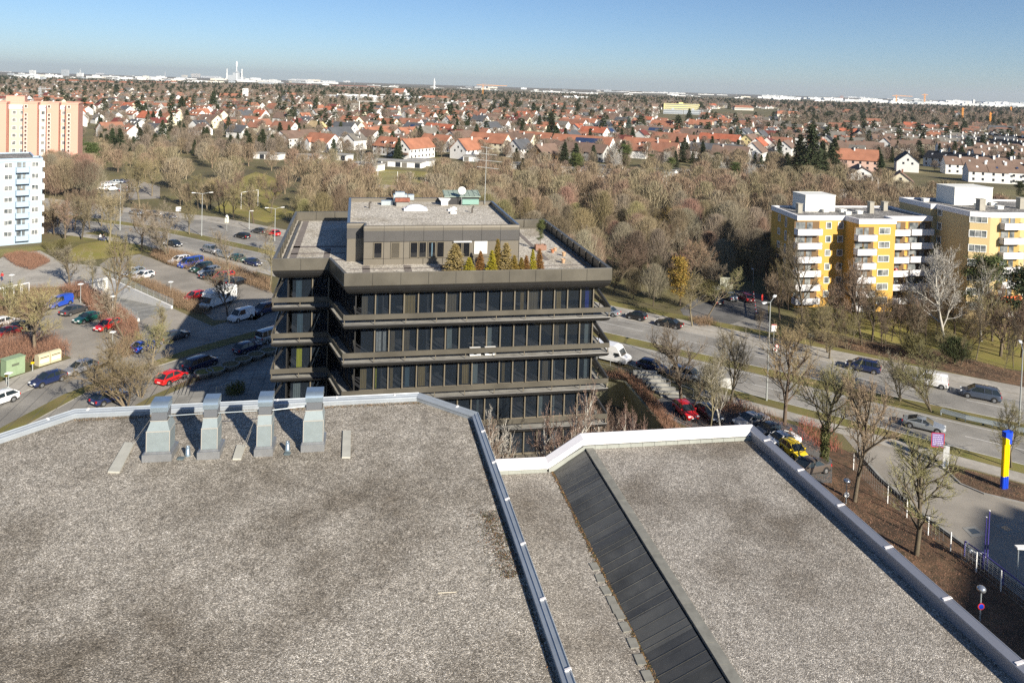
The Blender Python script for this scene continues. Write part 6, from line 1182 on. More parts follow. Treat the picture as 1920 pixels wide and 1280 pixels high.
class Blk:
    def __init__(s, name, label, cat, ox, oy, ux_, uy_, z):
        s.t = thing(name, label, cat); s.o = V2(ox, oy); s.u = V2(ux_, uy_).normalized(); s.v = V2(-s.u.y, s.u.x); s.z = z
    def w(s, x, y): return s.o + s.u * x + s.v * y
    def body(s, pl, m, z1, fasc=.9, fm=None, rm=None, z0=0):
        pts = [s.w(*p) for p in pl]
        mb = MB(); mb.prism([tuple(p) for p in pts], z0, z1 - fasc, top=False); mb.build("wall", m, s.t)
        mb = MB(); mb.sweep([(p.x, p.y, z1) for p in pts], [(-.3, -.35), (-.3, 0), (.10, 0), (.10, -fasc), (0, -fasc)]); mb.build("roof_edge", fm or balw, s.t)
        mb = MB(); mb.prism([tuple(p) for p in [Vector(q) for q in offs([tuple(p) for p in pts], -.28)]], z1 - .5, z1 - .3); mb.build("roof", rm or flatroof, s.t)
    def seg(s, p, q):
        a = s.w(*p); b = s.w(*q); d = (b - a).normalized(); return a, d, V2(d.y, -d.x), (b - a).length
    def cap(s, nm, x0, x1, y0, y1, z0, z1, m): pl = [s.w(x0, y0), s.w(x1, y0), s.w(x1, y1), s.w(x0, y1)]; mb = MB(); mb.prism([tuple(p) for p in pl], z0, z1); mb.sweep([(p.x, p.y, z1) for p in pl], [(0, -.12), (.07, -.12), (.07, .03), (-.05, .03), (-.05, 0)]); return mb.build(nm, m, s.t)
# orange yellow block (left) and ochre block (right)
B1 = Blk("yellow_apartment_block", "bright orange yellow six storey block with white balconies", "apartment building", 53.1, 137.6, .985, .17, 17)
p1 = [(0, 0), (9.6, 0), (10, -3.6), (17.4, -3.6), (17.7, -.6), (27.2, -.6), (27.2, 11.5), (1.2, 11.5)]
B1.body(p1, yel, 17.0)
a, d, q, L_ = B1.seg((0, 0), (9.6, 0))
for k in range(6):
    z = .9 + k * 2.55
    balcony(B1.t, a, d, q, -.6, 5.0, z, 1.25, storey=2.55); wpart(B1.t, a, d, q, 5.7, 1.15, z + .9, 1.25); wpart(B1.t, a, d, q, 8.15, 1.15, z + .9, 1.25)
a, d, q, L_ = B1.seg((10, -3.6), (17.4, -3.6))
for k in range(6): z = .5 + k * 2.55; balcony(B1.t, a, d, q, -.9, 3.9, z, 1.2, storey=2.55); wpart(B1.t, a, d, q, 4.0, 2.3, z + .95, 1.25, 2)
a, d, q, L_ = B1.seg((17.7, -.6), (27.2, -.6))
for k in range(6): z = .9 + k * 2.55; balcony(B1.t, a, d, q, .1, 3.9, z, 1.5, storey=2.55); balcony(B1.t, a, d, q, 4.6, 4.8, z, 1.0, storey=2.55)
a, d, q, L_ = B1.seg((1.2, 11.5), (0, 0))
for k in range(6): wpart(B1.t, a, d, q, 3.2, 1.1, .9 + k * 2.55 + .9, 1.25); wpart(B1.t, a, d, q, 6.4, .8, .9 + k * 2.55 + .3, 1.9)
boxw = mat("roof_house_white", (.70, .70, .66), .7, var=.06, vscale=.5); chim = mat("chimney_grey", (.36, .34, .29), .9, var=.2)
B1.cap("lift_house", 5.2, 11.5, 6.2, 10.8, 16.7, 19.9, boxw)
for x, y, h in ((2.6, 4.3, 1.8), (17.6, 4.2, 2.2), (22.6, 7.0, 1.8)): B1.cap("chimney", x, x + .9, y, y + .9, 16.6, 16.7 + h, chim)
for x, y in ((8.5, 5.2), (12.3, 5.4), (11.5, 2.6), (14.6, 3.6)): B1.cap("roof_vent", x, x + 1.1, y, y + .7, 16.6, 17.25, boxw)
B2 = Blk("ochre_apartment_block", "pale ochre seven storey block cut by the right picture edge", "apartment building", 82.4, 133.8, .985, .17, 19.2)
p2 = [(0, 0), (3.0, -1.3), (14, -1.3), (14, -4), (24, -4), (24, 14), (-1.2, 17), (-1.2, 8.3), (0, 8.3)]
B2.body(p2, yel2, 19.3)
a, d, q, L_ = B2.seg((0, 0), (3.0, -1.3))
for k in range(7): wpart(B2.t, a, d, q, -.1, 2.9, .9 + k * 2.6 + .85, 1.3, 3)
a, d, q, L_ = B2.seg((3.0, -1.3), (14, -1.3))
for k in range(7): z = .9 + k * 2.6; balcony(B2.t, a, d, q, 1.9, 4.2, z, 1.1, back=mat("loggia_ochre", (.45, .30, .10), .9), m=(mat("awning_orange", (.75, .14, .04), .8) if k == 1 else balw)); wpart(B2.t, a, d, q, 7.2, 2.4, z + .85, 1.3, 2)
a, d, q, L_ = B2.seg((0, 8.3), (0, 0))
for k in range(7): wpart(B2.t, a, d, q, .4, 1.15, .9 + k * 2.6 + .7, 1.4)
B2.cap("lift_house", 4.5, 12.8, 9.2, 14, 19, 22.4, boxw)
for x, y in ((4.2, 2.6), (14.5, 4.5)): B2.cap("chimney", x, x + 1.2, y, y + 1, 18.9, 21.1, chim)
for x, y in ((7.5, 7), (9.5, 4.2), (1, 13), (12, 8.5)): B2.cap("roof_vent", x, x + 1.2, y, y + .8, 18.9, 19.6, boxw)
# pale blue block at the left
B3 = Blk("blue_apartment_block", "pale blue seven storey block at the left picture edge", "apartment building", -107.2, 171.8, .8, .6, 19.5)
B3.body([(-26, 0), (0, 0), (0, 5.2), (-1.2, 5.2), (-1.2, 16), (-26, 16)], bluer, 19.5, .75, bluer)
a, d, q, L_ = B3.seg((-26, 0), (0, 0))
for k in range(7):
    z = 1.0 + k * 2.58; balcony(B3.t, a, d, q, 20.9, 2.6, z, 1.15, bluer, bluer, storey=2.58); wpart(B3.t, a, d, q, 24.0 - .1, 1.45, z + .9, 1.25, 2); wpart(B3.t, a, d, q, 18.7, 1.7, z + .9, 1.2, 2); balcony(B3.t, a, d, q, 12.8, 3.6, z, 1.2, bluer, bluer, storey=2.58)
a, d, q, L_ = B3.seg((0, 0), (0, 5.2))
for k in range(7): wpart(B3.t, a, d, q, 1.0, 1.8, 1.0 + k * 2.58 + .8, 1.3, 2, out=.3)
B3.cap("lift_house", -16, -9, 6, 11, 19, 22, bluer)
# salmon blocks far left
B4 = Blk("salmon_apartment_block", "salmon orange high rise with stepped blank slabs at the far left", "apartment building", -159.7, 277, .92, .39, 28)
def at(px): return (px - 147) / 5.83
orange_w = mat("render_beige", (.58, .43, .34), .9)
pl = [(at(-40), 12), (at(-40), -1.2), (at(17), -1.2), (at(17), 4.5), (at(47), 4.5), (at(47), -1.2), (at(72), -1.2), (at(72), 4.5), (at(89), 4.5), (at(89), -1.2), (at(111), -1.2), (at(111), 4.5), (at(124), 4.5), (at(124), -1.2), (at(147), -1.2), (at(147), 12)]
B4.body(pl, orr, 28.2, .5, orr)
for x0, x1, m in ((18, 46.4, orange_w), (72.6, 88.4, mat("render_off_white", (.68, .66, .62), .9)), (111.6, 123.4, orange_w)):
    X0, X1 = at(x0), at(x1); B4.cap("bay", X0, X1, 2.4, 4.6, 0, 25.6, m); B4.cap("bay_top", X0 - .1, X1 + .1, 2.25, 4.6, 25.6, 27.0, balw)
    a, d, q, L_ = B4.seg((X0, 2.4), (X1, 2.4))
    for k in range(9): wpart(B4.t, a, d, q, L_ * .18, 1.3, 1.6 + k * 2.75, 1.4); wpart(B4.t, a, d, q, L_ * .68, 1.0, 1.6 + k * 2.75, 1.4)
for x0 in (48.5, 90.5, 127):
    a, d, q, L_ = B4.seg((at(x0), -1.2), (at(x0) + 2, -1.2))
    for k in range(17):
        if k == 16: z = 26.2
        else: z = 1.4 + k * 1.45
        wpart(B4.t, a, d, q, 0, .95, z, 1.1, glass=mat("stair_glass", (.10, .06, .04), .3))
B4.cap("roof_house", at(9), at(43), 5, 10, 28, 30.2, orr)
# ---------------------------------------------------------------- family houses
RC = dict(orange=(.40, .17, .10), red=(.46, .14, .075), brown=(.21, .14, .105), rust=(.33, .15, .095), slate=(.10, .105, .115), maroon=(.17, .045, .035), grey=(.20, .185, .16), tan=(.48, .36, .20), black=(.02, .022, .03))
WC = dict(white=(.78, .77, .74), cream=(.74, .68, .52), yellow=(.72, .60, .30), wood=(.22, .14, .07), pink=(.62, .42, .34), grey=(.45, .45, .43))
RM = {k: mat("tiles_" + k, v, .85, var=.28, vscale=.6, big=.2, bigs=.3) for k, v in RC.items()}; WM = {k: mat("wall_" + k, v, .9, var=.06, vscale=.3) for k, v in WC.items()}
panelm = mat("solar_panel", (.03, .05, .11), .12, spec=.8); darkw = mat("house_window", (.03, .035, .045), .15)
def house_geo(l, w, e, pitch, ov=.5):
    h = w / 2 * math.tan(pitch); wall = MB(); x = l / 2; y = w / 2
    wall.add([(-x, -y, 0), (x, -y, 0), (x, y, 0), (-x, y, 0), (-x, -y, e), (x, -y, e), (x, y, e), (-x, y, e), (-x, 0, e + h), (x, 0, e + h)], [(0, 1, 5, 4), (1, 2, 6, 9, 5), (2, 3, 7, 6), (3, 0, 4, 8, 7)])
    rf = MB(); t = math.tan(pitch); X = x + ov * .7; Yo = y + ov
    for s in (-1, 1):
        vs = [(-X, s * Yo, e - ov * t + .06), (X, s * Yo, e - ov * t + .06), (X, 0, e + h + .06), (-X, 0, e + h + .06)]; vs += [(a, b, c + .22) for a, b, c in vs]; fs = [(4, 5, 6, 7), (0, 3, 2, 1), (0, 1, 5, 4), (1, 2, 6, 5), (3, 0, 4, 7)]
        if s > 0: fs = [f[::-1] for f in fs]
        rf.add(vs, fs)
    return wall, rf, h
hrg = random.Random(5)
def house(loc, rot, l, w, e, pitch, rc, wc, label, group, dorm=0, solar=False, name="gabled_house", detail=True, wcat="house", balc=False, gdorm=0):
    t = thing(name, label, wcat, loc, rot, group); wall, rf, h = house_geo(l, w, e, pitch); wall.build("wall", WM[wc], t); r_ = rf.build("roof", RM[rc], t)
    mb = MB(); cx = hrg.uniform(-l * .3, l * .3); cyy = hrg.choice([-.8, .8]); mb.box(cx - .35, cx + .35, cyy - .3, cyy + .3, e + h - 1.2, e + h + .9); mb.box(cx - .42, cx + .42, cyy - .37, cyy + .37, e + h + .9, e + h + 1.0); mb.build("chimney", WM["white"] if hrg.random() < .5 else RM["rust"], r_)
    tp = math.tan(pitch)
    for i in range(dorm):
        x = -l / 2 + l * (i + 1) / (dorm + 1); yy = -w * .36; z = e + (w / 2 + yy) * tp; mb = MB(); mb.box(x - .9, x + .9, yy - .3, yy + 2.0, z - .3, z + 1.35); dq = mb.build("dormer", WM["white"], r_)
        mb = MB(); mb.add([(x - 1.2, yy - .6, z + 1.25), (x + 1.2, yy - .6, z + 1.25), (x + 1.2, yy + 2.8, z + 1.95), (x - 1.2, yy + 2.8, z + 1.95), (x - 1.2, yy - .6, z + 1.45), (x + 1.2, yy - .6, z + 1.45), (x + 1.2, yy + 2.8, z + 2.15), (x - 1.2, yy + 2.8, z + 2.15)], [(4, 5, 6, 7), (0, 1, 5, 4), (1, 2, 6, 5), (3, 0, 4, 7)]); mb.build("dormer_roof", RM[rc], t)
        mb = MB(); mb.box(x - .6, x + .6, yy - .34, yy - .3, z + .15, z + 1.1); mb.build("dormer_window", darkw, t)
    for i in range(gdorm):
        x = -l / 2 + l * (i + .5) / gdorm; g, gr, hh = house_geo(5.5, 4.2, e - .2, R(45), .3); M = Matrix.Translation((x, -w / 2 + 1.6, 0)) @ Matrix.Rotation(R(90), 4, 'Z'); g.xf(M).build("gable_dormer", WM[wc], t); gr.xf(M).build("gable_roof", RM[rc], t)
    if solar: mb = MB(); 
    if solar:
        x0 = -l * .1; y0, y1 = -w * .42, -w * .15; f = lambda y: e + (w / 2 + y) * tp + .36
        mb.add([(x0, y0, f(y0)), (x0 + l * .45, y0, f(y0)), (x0 + l * .45, y1, f(y1)), (x0, y1, f(y1))], [(0, 1, 2, 3)]); mb.build("solar_panel", panelm, t)
    if detail:
        n = max(2, int(l / 3.2)); fl = [z for z in (1.0, 3.7) if z + 1.3 < e + .1] or [1.0]
        for z in fl:
            for i in range(n): x = -l / 2 + l * (i + .5) / n; mb = MB(); mb.box(x - .55, x + .55, -w / 2 - .04, -w / 2 - .01, z, z + 1.25); mb.build("window", darkw, t)
        for sx in (-1, 1):
            for y, z in ((-w * .2, e - 1.3), (w * .2, e - 1.3), (0, e + .6)): mb = MB(); mb.box(sx * (l / 2 + .02) - .02, sx * (l / 2 + .02) + .02, y - .5, y + .5, z, z + 1.15); mb.build("window", darkw, t)
    if balc: mb = MB(); mb.box(-l / 2 - 1.2, -l / 2 - .05, -w * .4, w * .4, 2.6, 3.6); mb.build("balcony", RM["brown"], t)
    return t
# (px, py foot, length, ridge: A along the road / B across it, roof, wall, options, words)
HL = [(20, 190, 16, 'A', 'orange', 'white', {}), (45, 194, 14, 'A', 'brown', 'white', {}), (275, 232, 17, 'A', 'red', 'white', dict(dorm=0)), (322, 226, 15, 'A', 'maroon', 'cream', {}), (388, 240, 19, 'A', 'brown', 'cream', dict(dorm=1)), (374, 254, 9, 'A', 'brown', 'white', {}), (437, 243, 16, 'A', 'brown', 'white', dict(dorm=2)), (468, 244, 15, 'A', 'orange', 'white', dict(dorm=1)),
      (452, 226, 15, 'B', 'slate', 'white', {}), (485, 226, 12, 'A', 'red', 'white', dict(dorm=1)), (527, 231, 14, 'A', 'brown', 'white', {}), (484, 247, 14, 'B', 'rust', 'white', {}), (529, 258, 18, 'A', 'rust', 'white', {}), (552, 276, 24, 'B', 'brown', 'white', dict(balc=True)), (590, 252, 11, 'A', 'tan', 'yellow', {}), (568, 246, 8, 'A', 'brown', 'white', {}), (600, 284, 19, 'A', 'orange', 'white', dict(gdorm=2)), (632, 272, 15, 'B', 'slate', 'white', {}), (643, 258, 17, 'A', 'slate', 'white', {}), (661, 256, 13, 'A', 'grey', 'cream', {}),
      (655, 242, 17, 'A', 'orange', 'cream', {}), (688, 241, 14, 'A', 'brown', 'cream', {}), (702, 266, 22, 'B', 'orange', 'white', {}), (718, 262, 20, 'B', 'brown', 'grey', {}), (650, 226, 22, 'A', 'brown', 'cream', dict(dorm=2)), (700, 232, 14, 'A', 'rust', 'white', {}), (727, 246, 16, 'A', 'orange', 'cream', {}), (768, 244, 19, 'A', 'rust', 'white', dict(dorm=1)), (802, 245, 17, 'A', 'slate', 'white', {}), (823, 258, 23, 'A', 'red', 'white', dict(dorm=3)), (846, 236, 14, 'B', 'rust', 'white', {}), (760, 266, 16, 'B', 'orange', 'white', dict(dorm=1)), (775, 258, 14, 'A', 'slate', 'white', dict(solar=True)),
      (796, 268, 15, 'B', 'grey', 'yellow', {}), (818, 284, 18, 'A', 'orange', 'white', {}), (862, 274, 19, 'B', 'brown', 'white', {}), (735, 292, 18, 'A', 'orange', 'white', dict(dorm=2)), (776, 298, 20, 'B', 'orange', 'white', dict(balc=True)), (879, 298, 17, 'B', 'orange', 'white', {}), (918, 284, 22, 'A', 'orange', 'cream', dict(dorm=1)), (900, 236, 15, 'A', 'slate', 'white', {}), (926, 230, 17, 'A', 'brown', 'white', {}), (920, 252, 14, 'B', 'slate', 'white', {}), (940, 245, 12, 'A', 'brown', 'white', {}),
      (967, 282, 22, 'A', 'brown', 'cream', {}), (975, 296, 12, 'B', 'slate', 'white', {}), (1006, 276, 23, 'A', 'orange', 'white', dict(dorm=2)), (1022, 306, 15, 'B', 'brown', 'wood', {}), (1094, 288, 35, 'A', 'orange', 'white', dict(solar=True)), (1070, 272, 17, 'B', 'slate', 'white', {}), (1115, 262, 20, 'A', 'red', 'white', dict(dorm=1)), (1140, 262, 12, 'B', 'slate', 'white', dict(solar=True)), (1030, 252, 14, 'A', 'orange', 'white', dict(dorm=1)), (1074, 244, 26, 'A', 'rust', 'white', {}), (1098, 240, 22, 'A', 'orange', 'white', {}), (1090, 300, 30, 'A', 'brown', 'grey', {}), (1055, 262, 10, 'B', 'maroon', 'white', {}),
      (1150, 228, 18, 'A', 'brown', 'white', {}), (1180, 226, 16, 'A', 'brown', 'white', {}), (1145, 218, 16, 'A', 'red', 'white', {}), (1188, 222, 20, 'A', 'orange', 'white', {}), (1056, 222, 7, 'B', 'grey', 'yellow', {}), (1226, 258, 26, 'A', 'brown', 'cream', dict(solar=True)), (1215, 290, 26, 'A', 'orange', 'yellow', dict(dorm=1)), (1258, 278, 22, 'A', 'rust', 'white', {}), (1244, 245, 20, 'A', 'orange', 'white', {}), (1250, 300, 14, 'A', 'rust', 'pink', {}),
      (1318, 268, 30, 'A', 'brown', 'white', dict(dorm=1)), (1348, 270, 26, 'A', 'brown', 'white', dict(dorm=2)), (1353, 278, 26, 'A', 'red', 'white', {}), (1316, 244, 22, 'A', 'orange', 'cream', {}), (1357, 240, 18, 'A', 'orange', 'white', dict(dorm=3)), (1348, 300, 26, 'A', 'slate', 'white', {}), (1375, 306, 18, 'A', 'brown', 'grey', {}), (1400, 262, 14, 'B', 'slate', 'white', {}), (1410, 280, 16, 'B', 'brown', 'yellow', {}), (1430, 270, 16, 'B', 'slate', 'cream', {}), (1426, 288, 17, 'B', 'red', 'white', {}), (1420, 302, 15, 'B', 'brown', 'white', {}), (1400, 245, 14, 'A', 'rust', 'white', {}),
      (1448, 262, 17, 'B', 'slate', 'white', {}), (1478, 292, 18, 'B', 'brown', 'white', {}), (1490, 254, 16, 'A', 'grey', 'cream', {}), (1470, 244, 15, 'A', 'grey', 'white', {}), (1594, 263, 13, 'A', 'red', 'yellow', dict(dorm=0)), (1572, 268, 12, 'A', 'grey', 'white', {}), (1614, 268, 18, 'B', 'black', 'grey', {}), (1555, 280, 14, 'B', 'black', 'grey', {}), (1602, 282, 15, 'A', 'grey', 'white', dict(dorm=1)), (1617, 294, 26, 'A', 'brown', 'grey', {}), (1612, 320, 19, 'A', 'orange', 'pink', {}), (1622, 352, 17, 'B', 'brown', 'white', dict(balc=True)), (1698, 358, 10, 'B', 'brown', 'cream', {}), (1708, 322, 16, 'B', 'black', 'white', {}), (1700, 290, 14, 'A', 'brown', 'white', {}),
      (1640, 235, 18, 'A', 'rust', 'white', {}), (1710, 244, 13, 'A', 'red', 'cream', {}), (1748, 250, 16, 'A', 'rust', 'white', {}), (1775, 258, 18, 'B', 'slate', 'white', {}), (1735, 254, 14, 'B', 'black', 'white', {}), (1882, 252, 24, 'A', 'slate', 'white', {})]
rowh = {}
ordn = ["first", "second", "third", "fourth", "fifth", "sixth", "seventh", "eighth", "ninth", "tenth", "eleventh", "twelfth", "thirteenth", "fourteenth", "fifteenth", "sixteenth"]
def rowname(y): return "nearest house row" if y >= 284 else "second house row" if y >= 262 else "third house row" if y >= 244 else "fourth house row" if y >= 228 else "fifth house row"
for hse in sorted(HL): rowh.setdefault((rowname(hse[1]), hse[4]), []).append(hse)
cn = dict(red="bright red", orange="orange", brown="brown", rust="rusty red", slate="slate grey", maroon="maroon", grey="weathered grey", tan="tan", black="near black")
HPOS = []
RA = -33
for (rn, rc), lst in rowh.items():
    for i, (px, py, l, o, _, wc, kw) in enumerate(lst):
        b = P(px, py); HPOS.append(b); far = py < 236
        rot = R(RA + hrg.uniform(-6, 6) + (0 if o == 'A' else 90)) if px < 1500 else R(-22 + hrg.uniform(-5, 5) + (0 if o == 'A' else 90))
        e = hrg.uniform(4.2, 5.6) if l > 10 else 3.4; pt = R(hrg.uniform(36, 44)); wd = min(hrg.uniform(8.8, 10.8), l * .9)
        if px in (552, 862, 1622, 702): pt = R(30); wd = 12
        lab = f"{wc} house, {ordn[i]} {cn[rc]} roof from the left in the {rn}"
        house(b + Vector((0, 5, 0)), rot, l * 1.12, wd * 1.08, e + .4, pt, rc, wc, lab, "houses of the " + rn, detail=not far, **kw)
# terraced rows at the right: each terrace one building with stepped roofs and white chimneys
def terrace(px, py, n, unit, rc, label, side=False, e=5.2, wd=9.5, ang=-15, group="terraced houses at the right"):
    b = P(px, py); HPOS.append(b); t = thing("terraced_row", label, "terrace", b, R(ang), group); wl = MB(); rf = MB(); ch = MB(); wn = MB(); sk_ = MB()
    for i in range(n):
        wall, roof, h = house_geo(unit, wd, e + (.35 if (i // 2) % 2 else 0), R(38), .3); M = Matrix.Translation((unit * i, (.6 if (i // 2) % 2 else 0), 0)); wall.xf(M); roof.xf(M); wl.add(wall.v, wall.f); rf.add(roof.v, roof.f); dz = (.35 if (i // 2) % 2 else 0)
        c = MB(); x = unit * (i + .5) - .2; c.box(x - .5, x + .5, -.9, .1, e + h - .8 + dz, e + h + 1.3 + dz); c.build("chimney", WM["white"], t)
        for z in (1.0, 3.6):
            for s in (-.25, .22): q = MB(); q.box(unit * (i + s) - .5, unit * (i + s) + .5, -wd / 2 - .05, -wd / 2 - .01, z, z + 1.2); q.build("window", darkw, t)
        y = -wd * .3; z = e + (wd / 2 + y) * math.tan(R(38)) + .34 + dz; q = MB(); q.add([(unit * i - .5, y, z), (unit * i + .4, y, z), (unit * i + .4, y + .9, z + .75), (unit * i - .5, y + .9, z + .75)], [(0, 1, 2, 3)]); q.build("roof_light", hrg.choice([panelm, WM["grey"], winw]), t)
    wl.build("wall", WM["white"], t); rf.build("roof", RM[rc], t)
terrace(1828, 340, 6, 8.5, 'brown', "nearest terrace with brown roof and skylights at the right edge"); terrace(1783, 325, 5, 8, 'brown', "brown roofed terrace with pale blue gable behind the nearest one"); terrace(1752, 312, 6, 8, 'black', "terrace with black roof turned at an angle to the brown rows", ang=-62)
terrace(1795, 300, 4, 9, 'brown', "short brown terrace behind the black roofed one"); terrace(1838, 306, 6, 9, 'brown', "long brown terrace behind the pale blue gable"); terrace(1850, 293, 6, 9, 'brown', "brown terrace, third from the nearest one at the right"); terrace(1768, 290, 5, 8, 'brown', "brown terrace left of the blue spruce")
terrace(1700, 276, 6, 9, 'grey', "grey brown terrace behind the round evergreen"); terrace(1645, 272, 6, 9, 'brown', "brown terrace right of the black gabled pair"); terrace(1600, 252, 10, 10, 'grey', "long low grey terrace behind the spruces"); terrace(1660, 262, 9, 10, 'grey', "second long low grey terrace behind the spruces"); terrace(1770, 274, 4, 9, 'slate', "slate terrace above the brown one")
for k, (x, y) in enumerate(((1826, 268), (1852, 270), (1878, 273), (1840, 280), (1880, 284), (1905, 288))): terrace(x, y, 4, 7, 'black', "terrace with black roof and white chimneys at the right", ang=-62, group="dark terraces at the right")
# garages and flat roofed bungalows before the houses
GPOS = []; gm = mat("garage_white", (.74, .74, .72), .8); gr_ = mat("garage_roof", (.33, .32, .30), .9, var=.3)
for i, (x, y, l) in enumerate([(505, 298, 14), (585, 302, 16), (640, 300, 10), (745, 312, 26), (790, 310, 12), (690, 318, 14), (1000, 318, 22), (1060, 326, 14), (1080, 345, 26), (1130, 322, 18), (1138, 330, 10), (1170, 340, 30), (1185, 332, 14), (1248, 328, 12), (1300, 332, 26), (1330, 345, 14), (1390, 318, 26), (1222, 338, 12), (1670, 370, 26), (1640, 376, 20), (1700, 374, 16), (1600, 372, 12), (1030, 352, 10), (1085, 362, 20), (1190, 360, 22), (1290, 350, 18), (885, 302, 8), (1530, 372, 10)]):
    b = P(x, y); GPOS.append(b); t = thing("garage_row", "low flat roofed white outbuilding behind the bare wood", "garage", b, R(RA + hrg.uniform(-5, 25)), "flat roofed garages before the houses"); mb = MB(); mb.box(-l / 2, l / 2, -3, 3, 0, 2.7); mb.build("wall", gm, t); mb = MB(); mb.box(-l / 2 - .3, l / 2 + .3, -3.4, 3.3, 2.7, 3.1); mb.build("roof", gr_, t)
    for k in range(int(l / 3.2)): mb = MB(); x0 = -l / 2 + .4 + k * 3.2; mb.box(x0, x0 + 2.5, -3.05, -3.01, .1, 2.3); mb.build("garage_door", [gm, darkw, RM["grey"]][(i + k) % 3], t)
# ---------------------------------------------------------------- trees of the house quarter and the woods
def Tc(px, py, pty, key="spruce0", label="", m=None, wx=1.0, group="conifers among the houses", name="spruce_tree"):
    return T(px, py, pty, key, label, wx, barkA, m or needles, group, name)
CL = [(1520, 352, 232, "biggest dark spruce group behind the yellow block, tallest tree", 1.5, 1), (1497, 345, 250, "dark spruce left of the tallest one behind the yellow block", 1.5, 0), (1562, 338, 258, "broad dark spruce right of the tallest one", 1.4, 2), (1540, 350, 262, "dark spruce between the two biggest ones", 1.3, 0), (1460, 308, 260, "pointed dark spruce left of the big spruce group", 1.4, 1), (1475, 330, 285, "lower dark spruce at the left foot of the big group", 1.5, 2),
      (1650, 336, 288, "dark spruce right of the chalet", 1.6, 1), (1672, 305, 275, "slim spruce before the brown terraces", 1.3, 0), (1722, 296, 262, "round green evergreen among the terraces", 2.4, 2), (1812, 300, 255, "bluish spruce between the brown terraces", 2.0, 1), (1752, 282, 264, "small spruce beside the slate terrace", 1.5, 0),
      (1042, 282, 235, "tall dark spruce pair right of the white dormer house, right tree", 1.8, 1), (1034, 262, 212, "tall dark spruce behind the pair", 1.6, 0), (1011, 252, 216, "dark spruce left of the tall pair", 1.7, 1), (980, 254, 222, "broad dark spruce with a lighter neighbour", 2.0, 2), (1000, 222, 192, "dark spruce above the broad one", 2.0, 1), (1082, 220, 192, "dark spruce, upper middle of the houses", 1.8, 0), (1078, 232, 210, "dark spruce below the upper middle one", 1.8, 2),
      (1178, 258, 218, "dark bluish spruce left of the long solar roof", 1.6, 1), (1165, 275, 240, "slim dark spruce left of the green pine", 1.4, 0), (1138, 240, 215, "wide dark spruce before the brown roofs", 1.8, 2), (1292, 230, 203, "pointed solitary spruce by the grey hall", 1.9, 1), (1315, 250, 230, "left of two small spruces before the cream house", 1.8, 0), (1330, 250, 228, "right of two small spruces before the cream house", 1.8, 1), (1381, 274, 236, "grey blue spruce beside the slate roofed house", 1.7, 2), (1380, 230, 214, "spruce right of the orange dormer house", 1.9, 0),
      (617, 262, 224, "broad dark spruce before the slate roofs", 2.0, 2), (570, 262, 234, "spruce left of the tan roofed house", 1.5, 0), (653, 218, 195, "dark spruce beside the white pole", 1.9, 1), (695, 224, 192, "dark spruce right of the white pole", 1.8, 2), (508, 262, 238, "small dark spruce left of the orange roofs", 1.6, 1), (300, 237, 206, "dark spruce right of the bright red roof", 1.7, 1), (272, 222, 192, "dark spruce above the bright red roof", 1.9, 0), (236, 205, 185, "dark spruce left of the bright red roofs", 1.7, 2), (340, 215, 180, "dark spruce group at the upper left", 2.0, 1), (400, 205, 170, "tall dark spruce before the church", 2.0, 2), (350, 232, 205, "olive evergreen before the birches", 1.9, 2),
      (262, 280, 238, "dark evergreen standing before the wood at the left", 1.8, 1), (250, 282, 255, "lower evergreen left of the one before the wood", 2.2, 2), (857, 250, 222, "slim spruce beside the red dormer roof", 1.3, 0), (875, 252, 225, "dark spruce right of the slim one", 1.6, 1), (900, 218, 194, "dark spruce pair at the upper middle, left", 1.8, 2), (926, 216, 192, "dark spruce pair at the upper middle, right", 1.7, 0), (948, 212, 184, "bushy dark tree at the upper middle", 2.6, 2)]
for x, y, ty, lab, wx, k in CL: Tc(x, y, ty, "spruce%d" % k, lab, needles_b if "blu" in lab else needles, wx * .8)
for x, y, ty, lab, m in ((1080, 340, 288, "light green pine in the middle before the long solar roof", needles_g), (1172, 318, 272, "light green pine right of the white birch", needles_g), (1222, 322, 290, "round green pine before the flat garages", needles_g), (1258, 330, 296, "yellow green pine beside the white birch stems", needles_g), (1378, 350, 305, "green fir before the long white garage", needles_g), (1345, 325, 285, "dark cypress before the slate roofed house", needles), (170, 325, 268, "light green pine right of the salmon block", needles_g), (130, 330, 285, "green pine before the salmon block", needles_g), (150, 300, 262, "upper green pine beside the salmon block", needles_g), (60, 290, 262, "dark green pine between the blue and salmon blocks", needles),
                         (1585, 362, 345, "left round evergreen behind the yellow block roof", needles_g), (1615, 368, 346, "right round evergreen behind the yellow block roof", needles_g), (1910, 378, 340, "dark evergreen at the right picture edge", needles)):
    T(x, y, ty, "pine%d" % (x % 2), lab, 1.1, barkA, m, "green pines before the houses", "pine_tree")
for x, y, ty, lab in ((1155, 330, 265, "big white birch with two stems before the solar roof house"), (1162, 342, 285, "second white birch stem group before the garages"), (1248, 325, 280, "white birch with forked stems behind the garages"), (1352, 345, 300, "white birch left of the green fir"), (1408, 365, 302, "large white barked tree right of the green fir"), (1305, 455, 402, "white birch in the middle of the brown wood"), (672, 330, 262, "birch standing before the orange roofed houses"), (700, 335, 275, "slender birch right of the taller one"), (595, 305, 275, "pale birch before the white garages")):
    T(x, y, ty, "near%d" % (x % 5), lab, .7, birch, birch if x > 1100 else twO, "birches before the houses", "birch_tree")
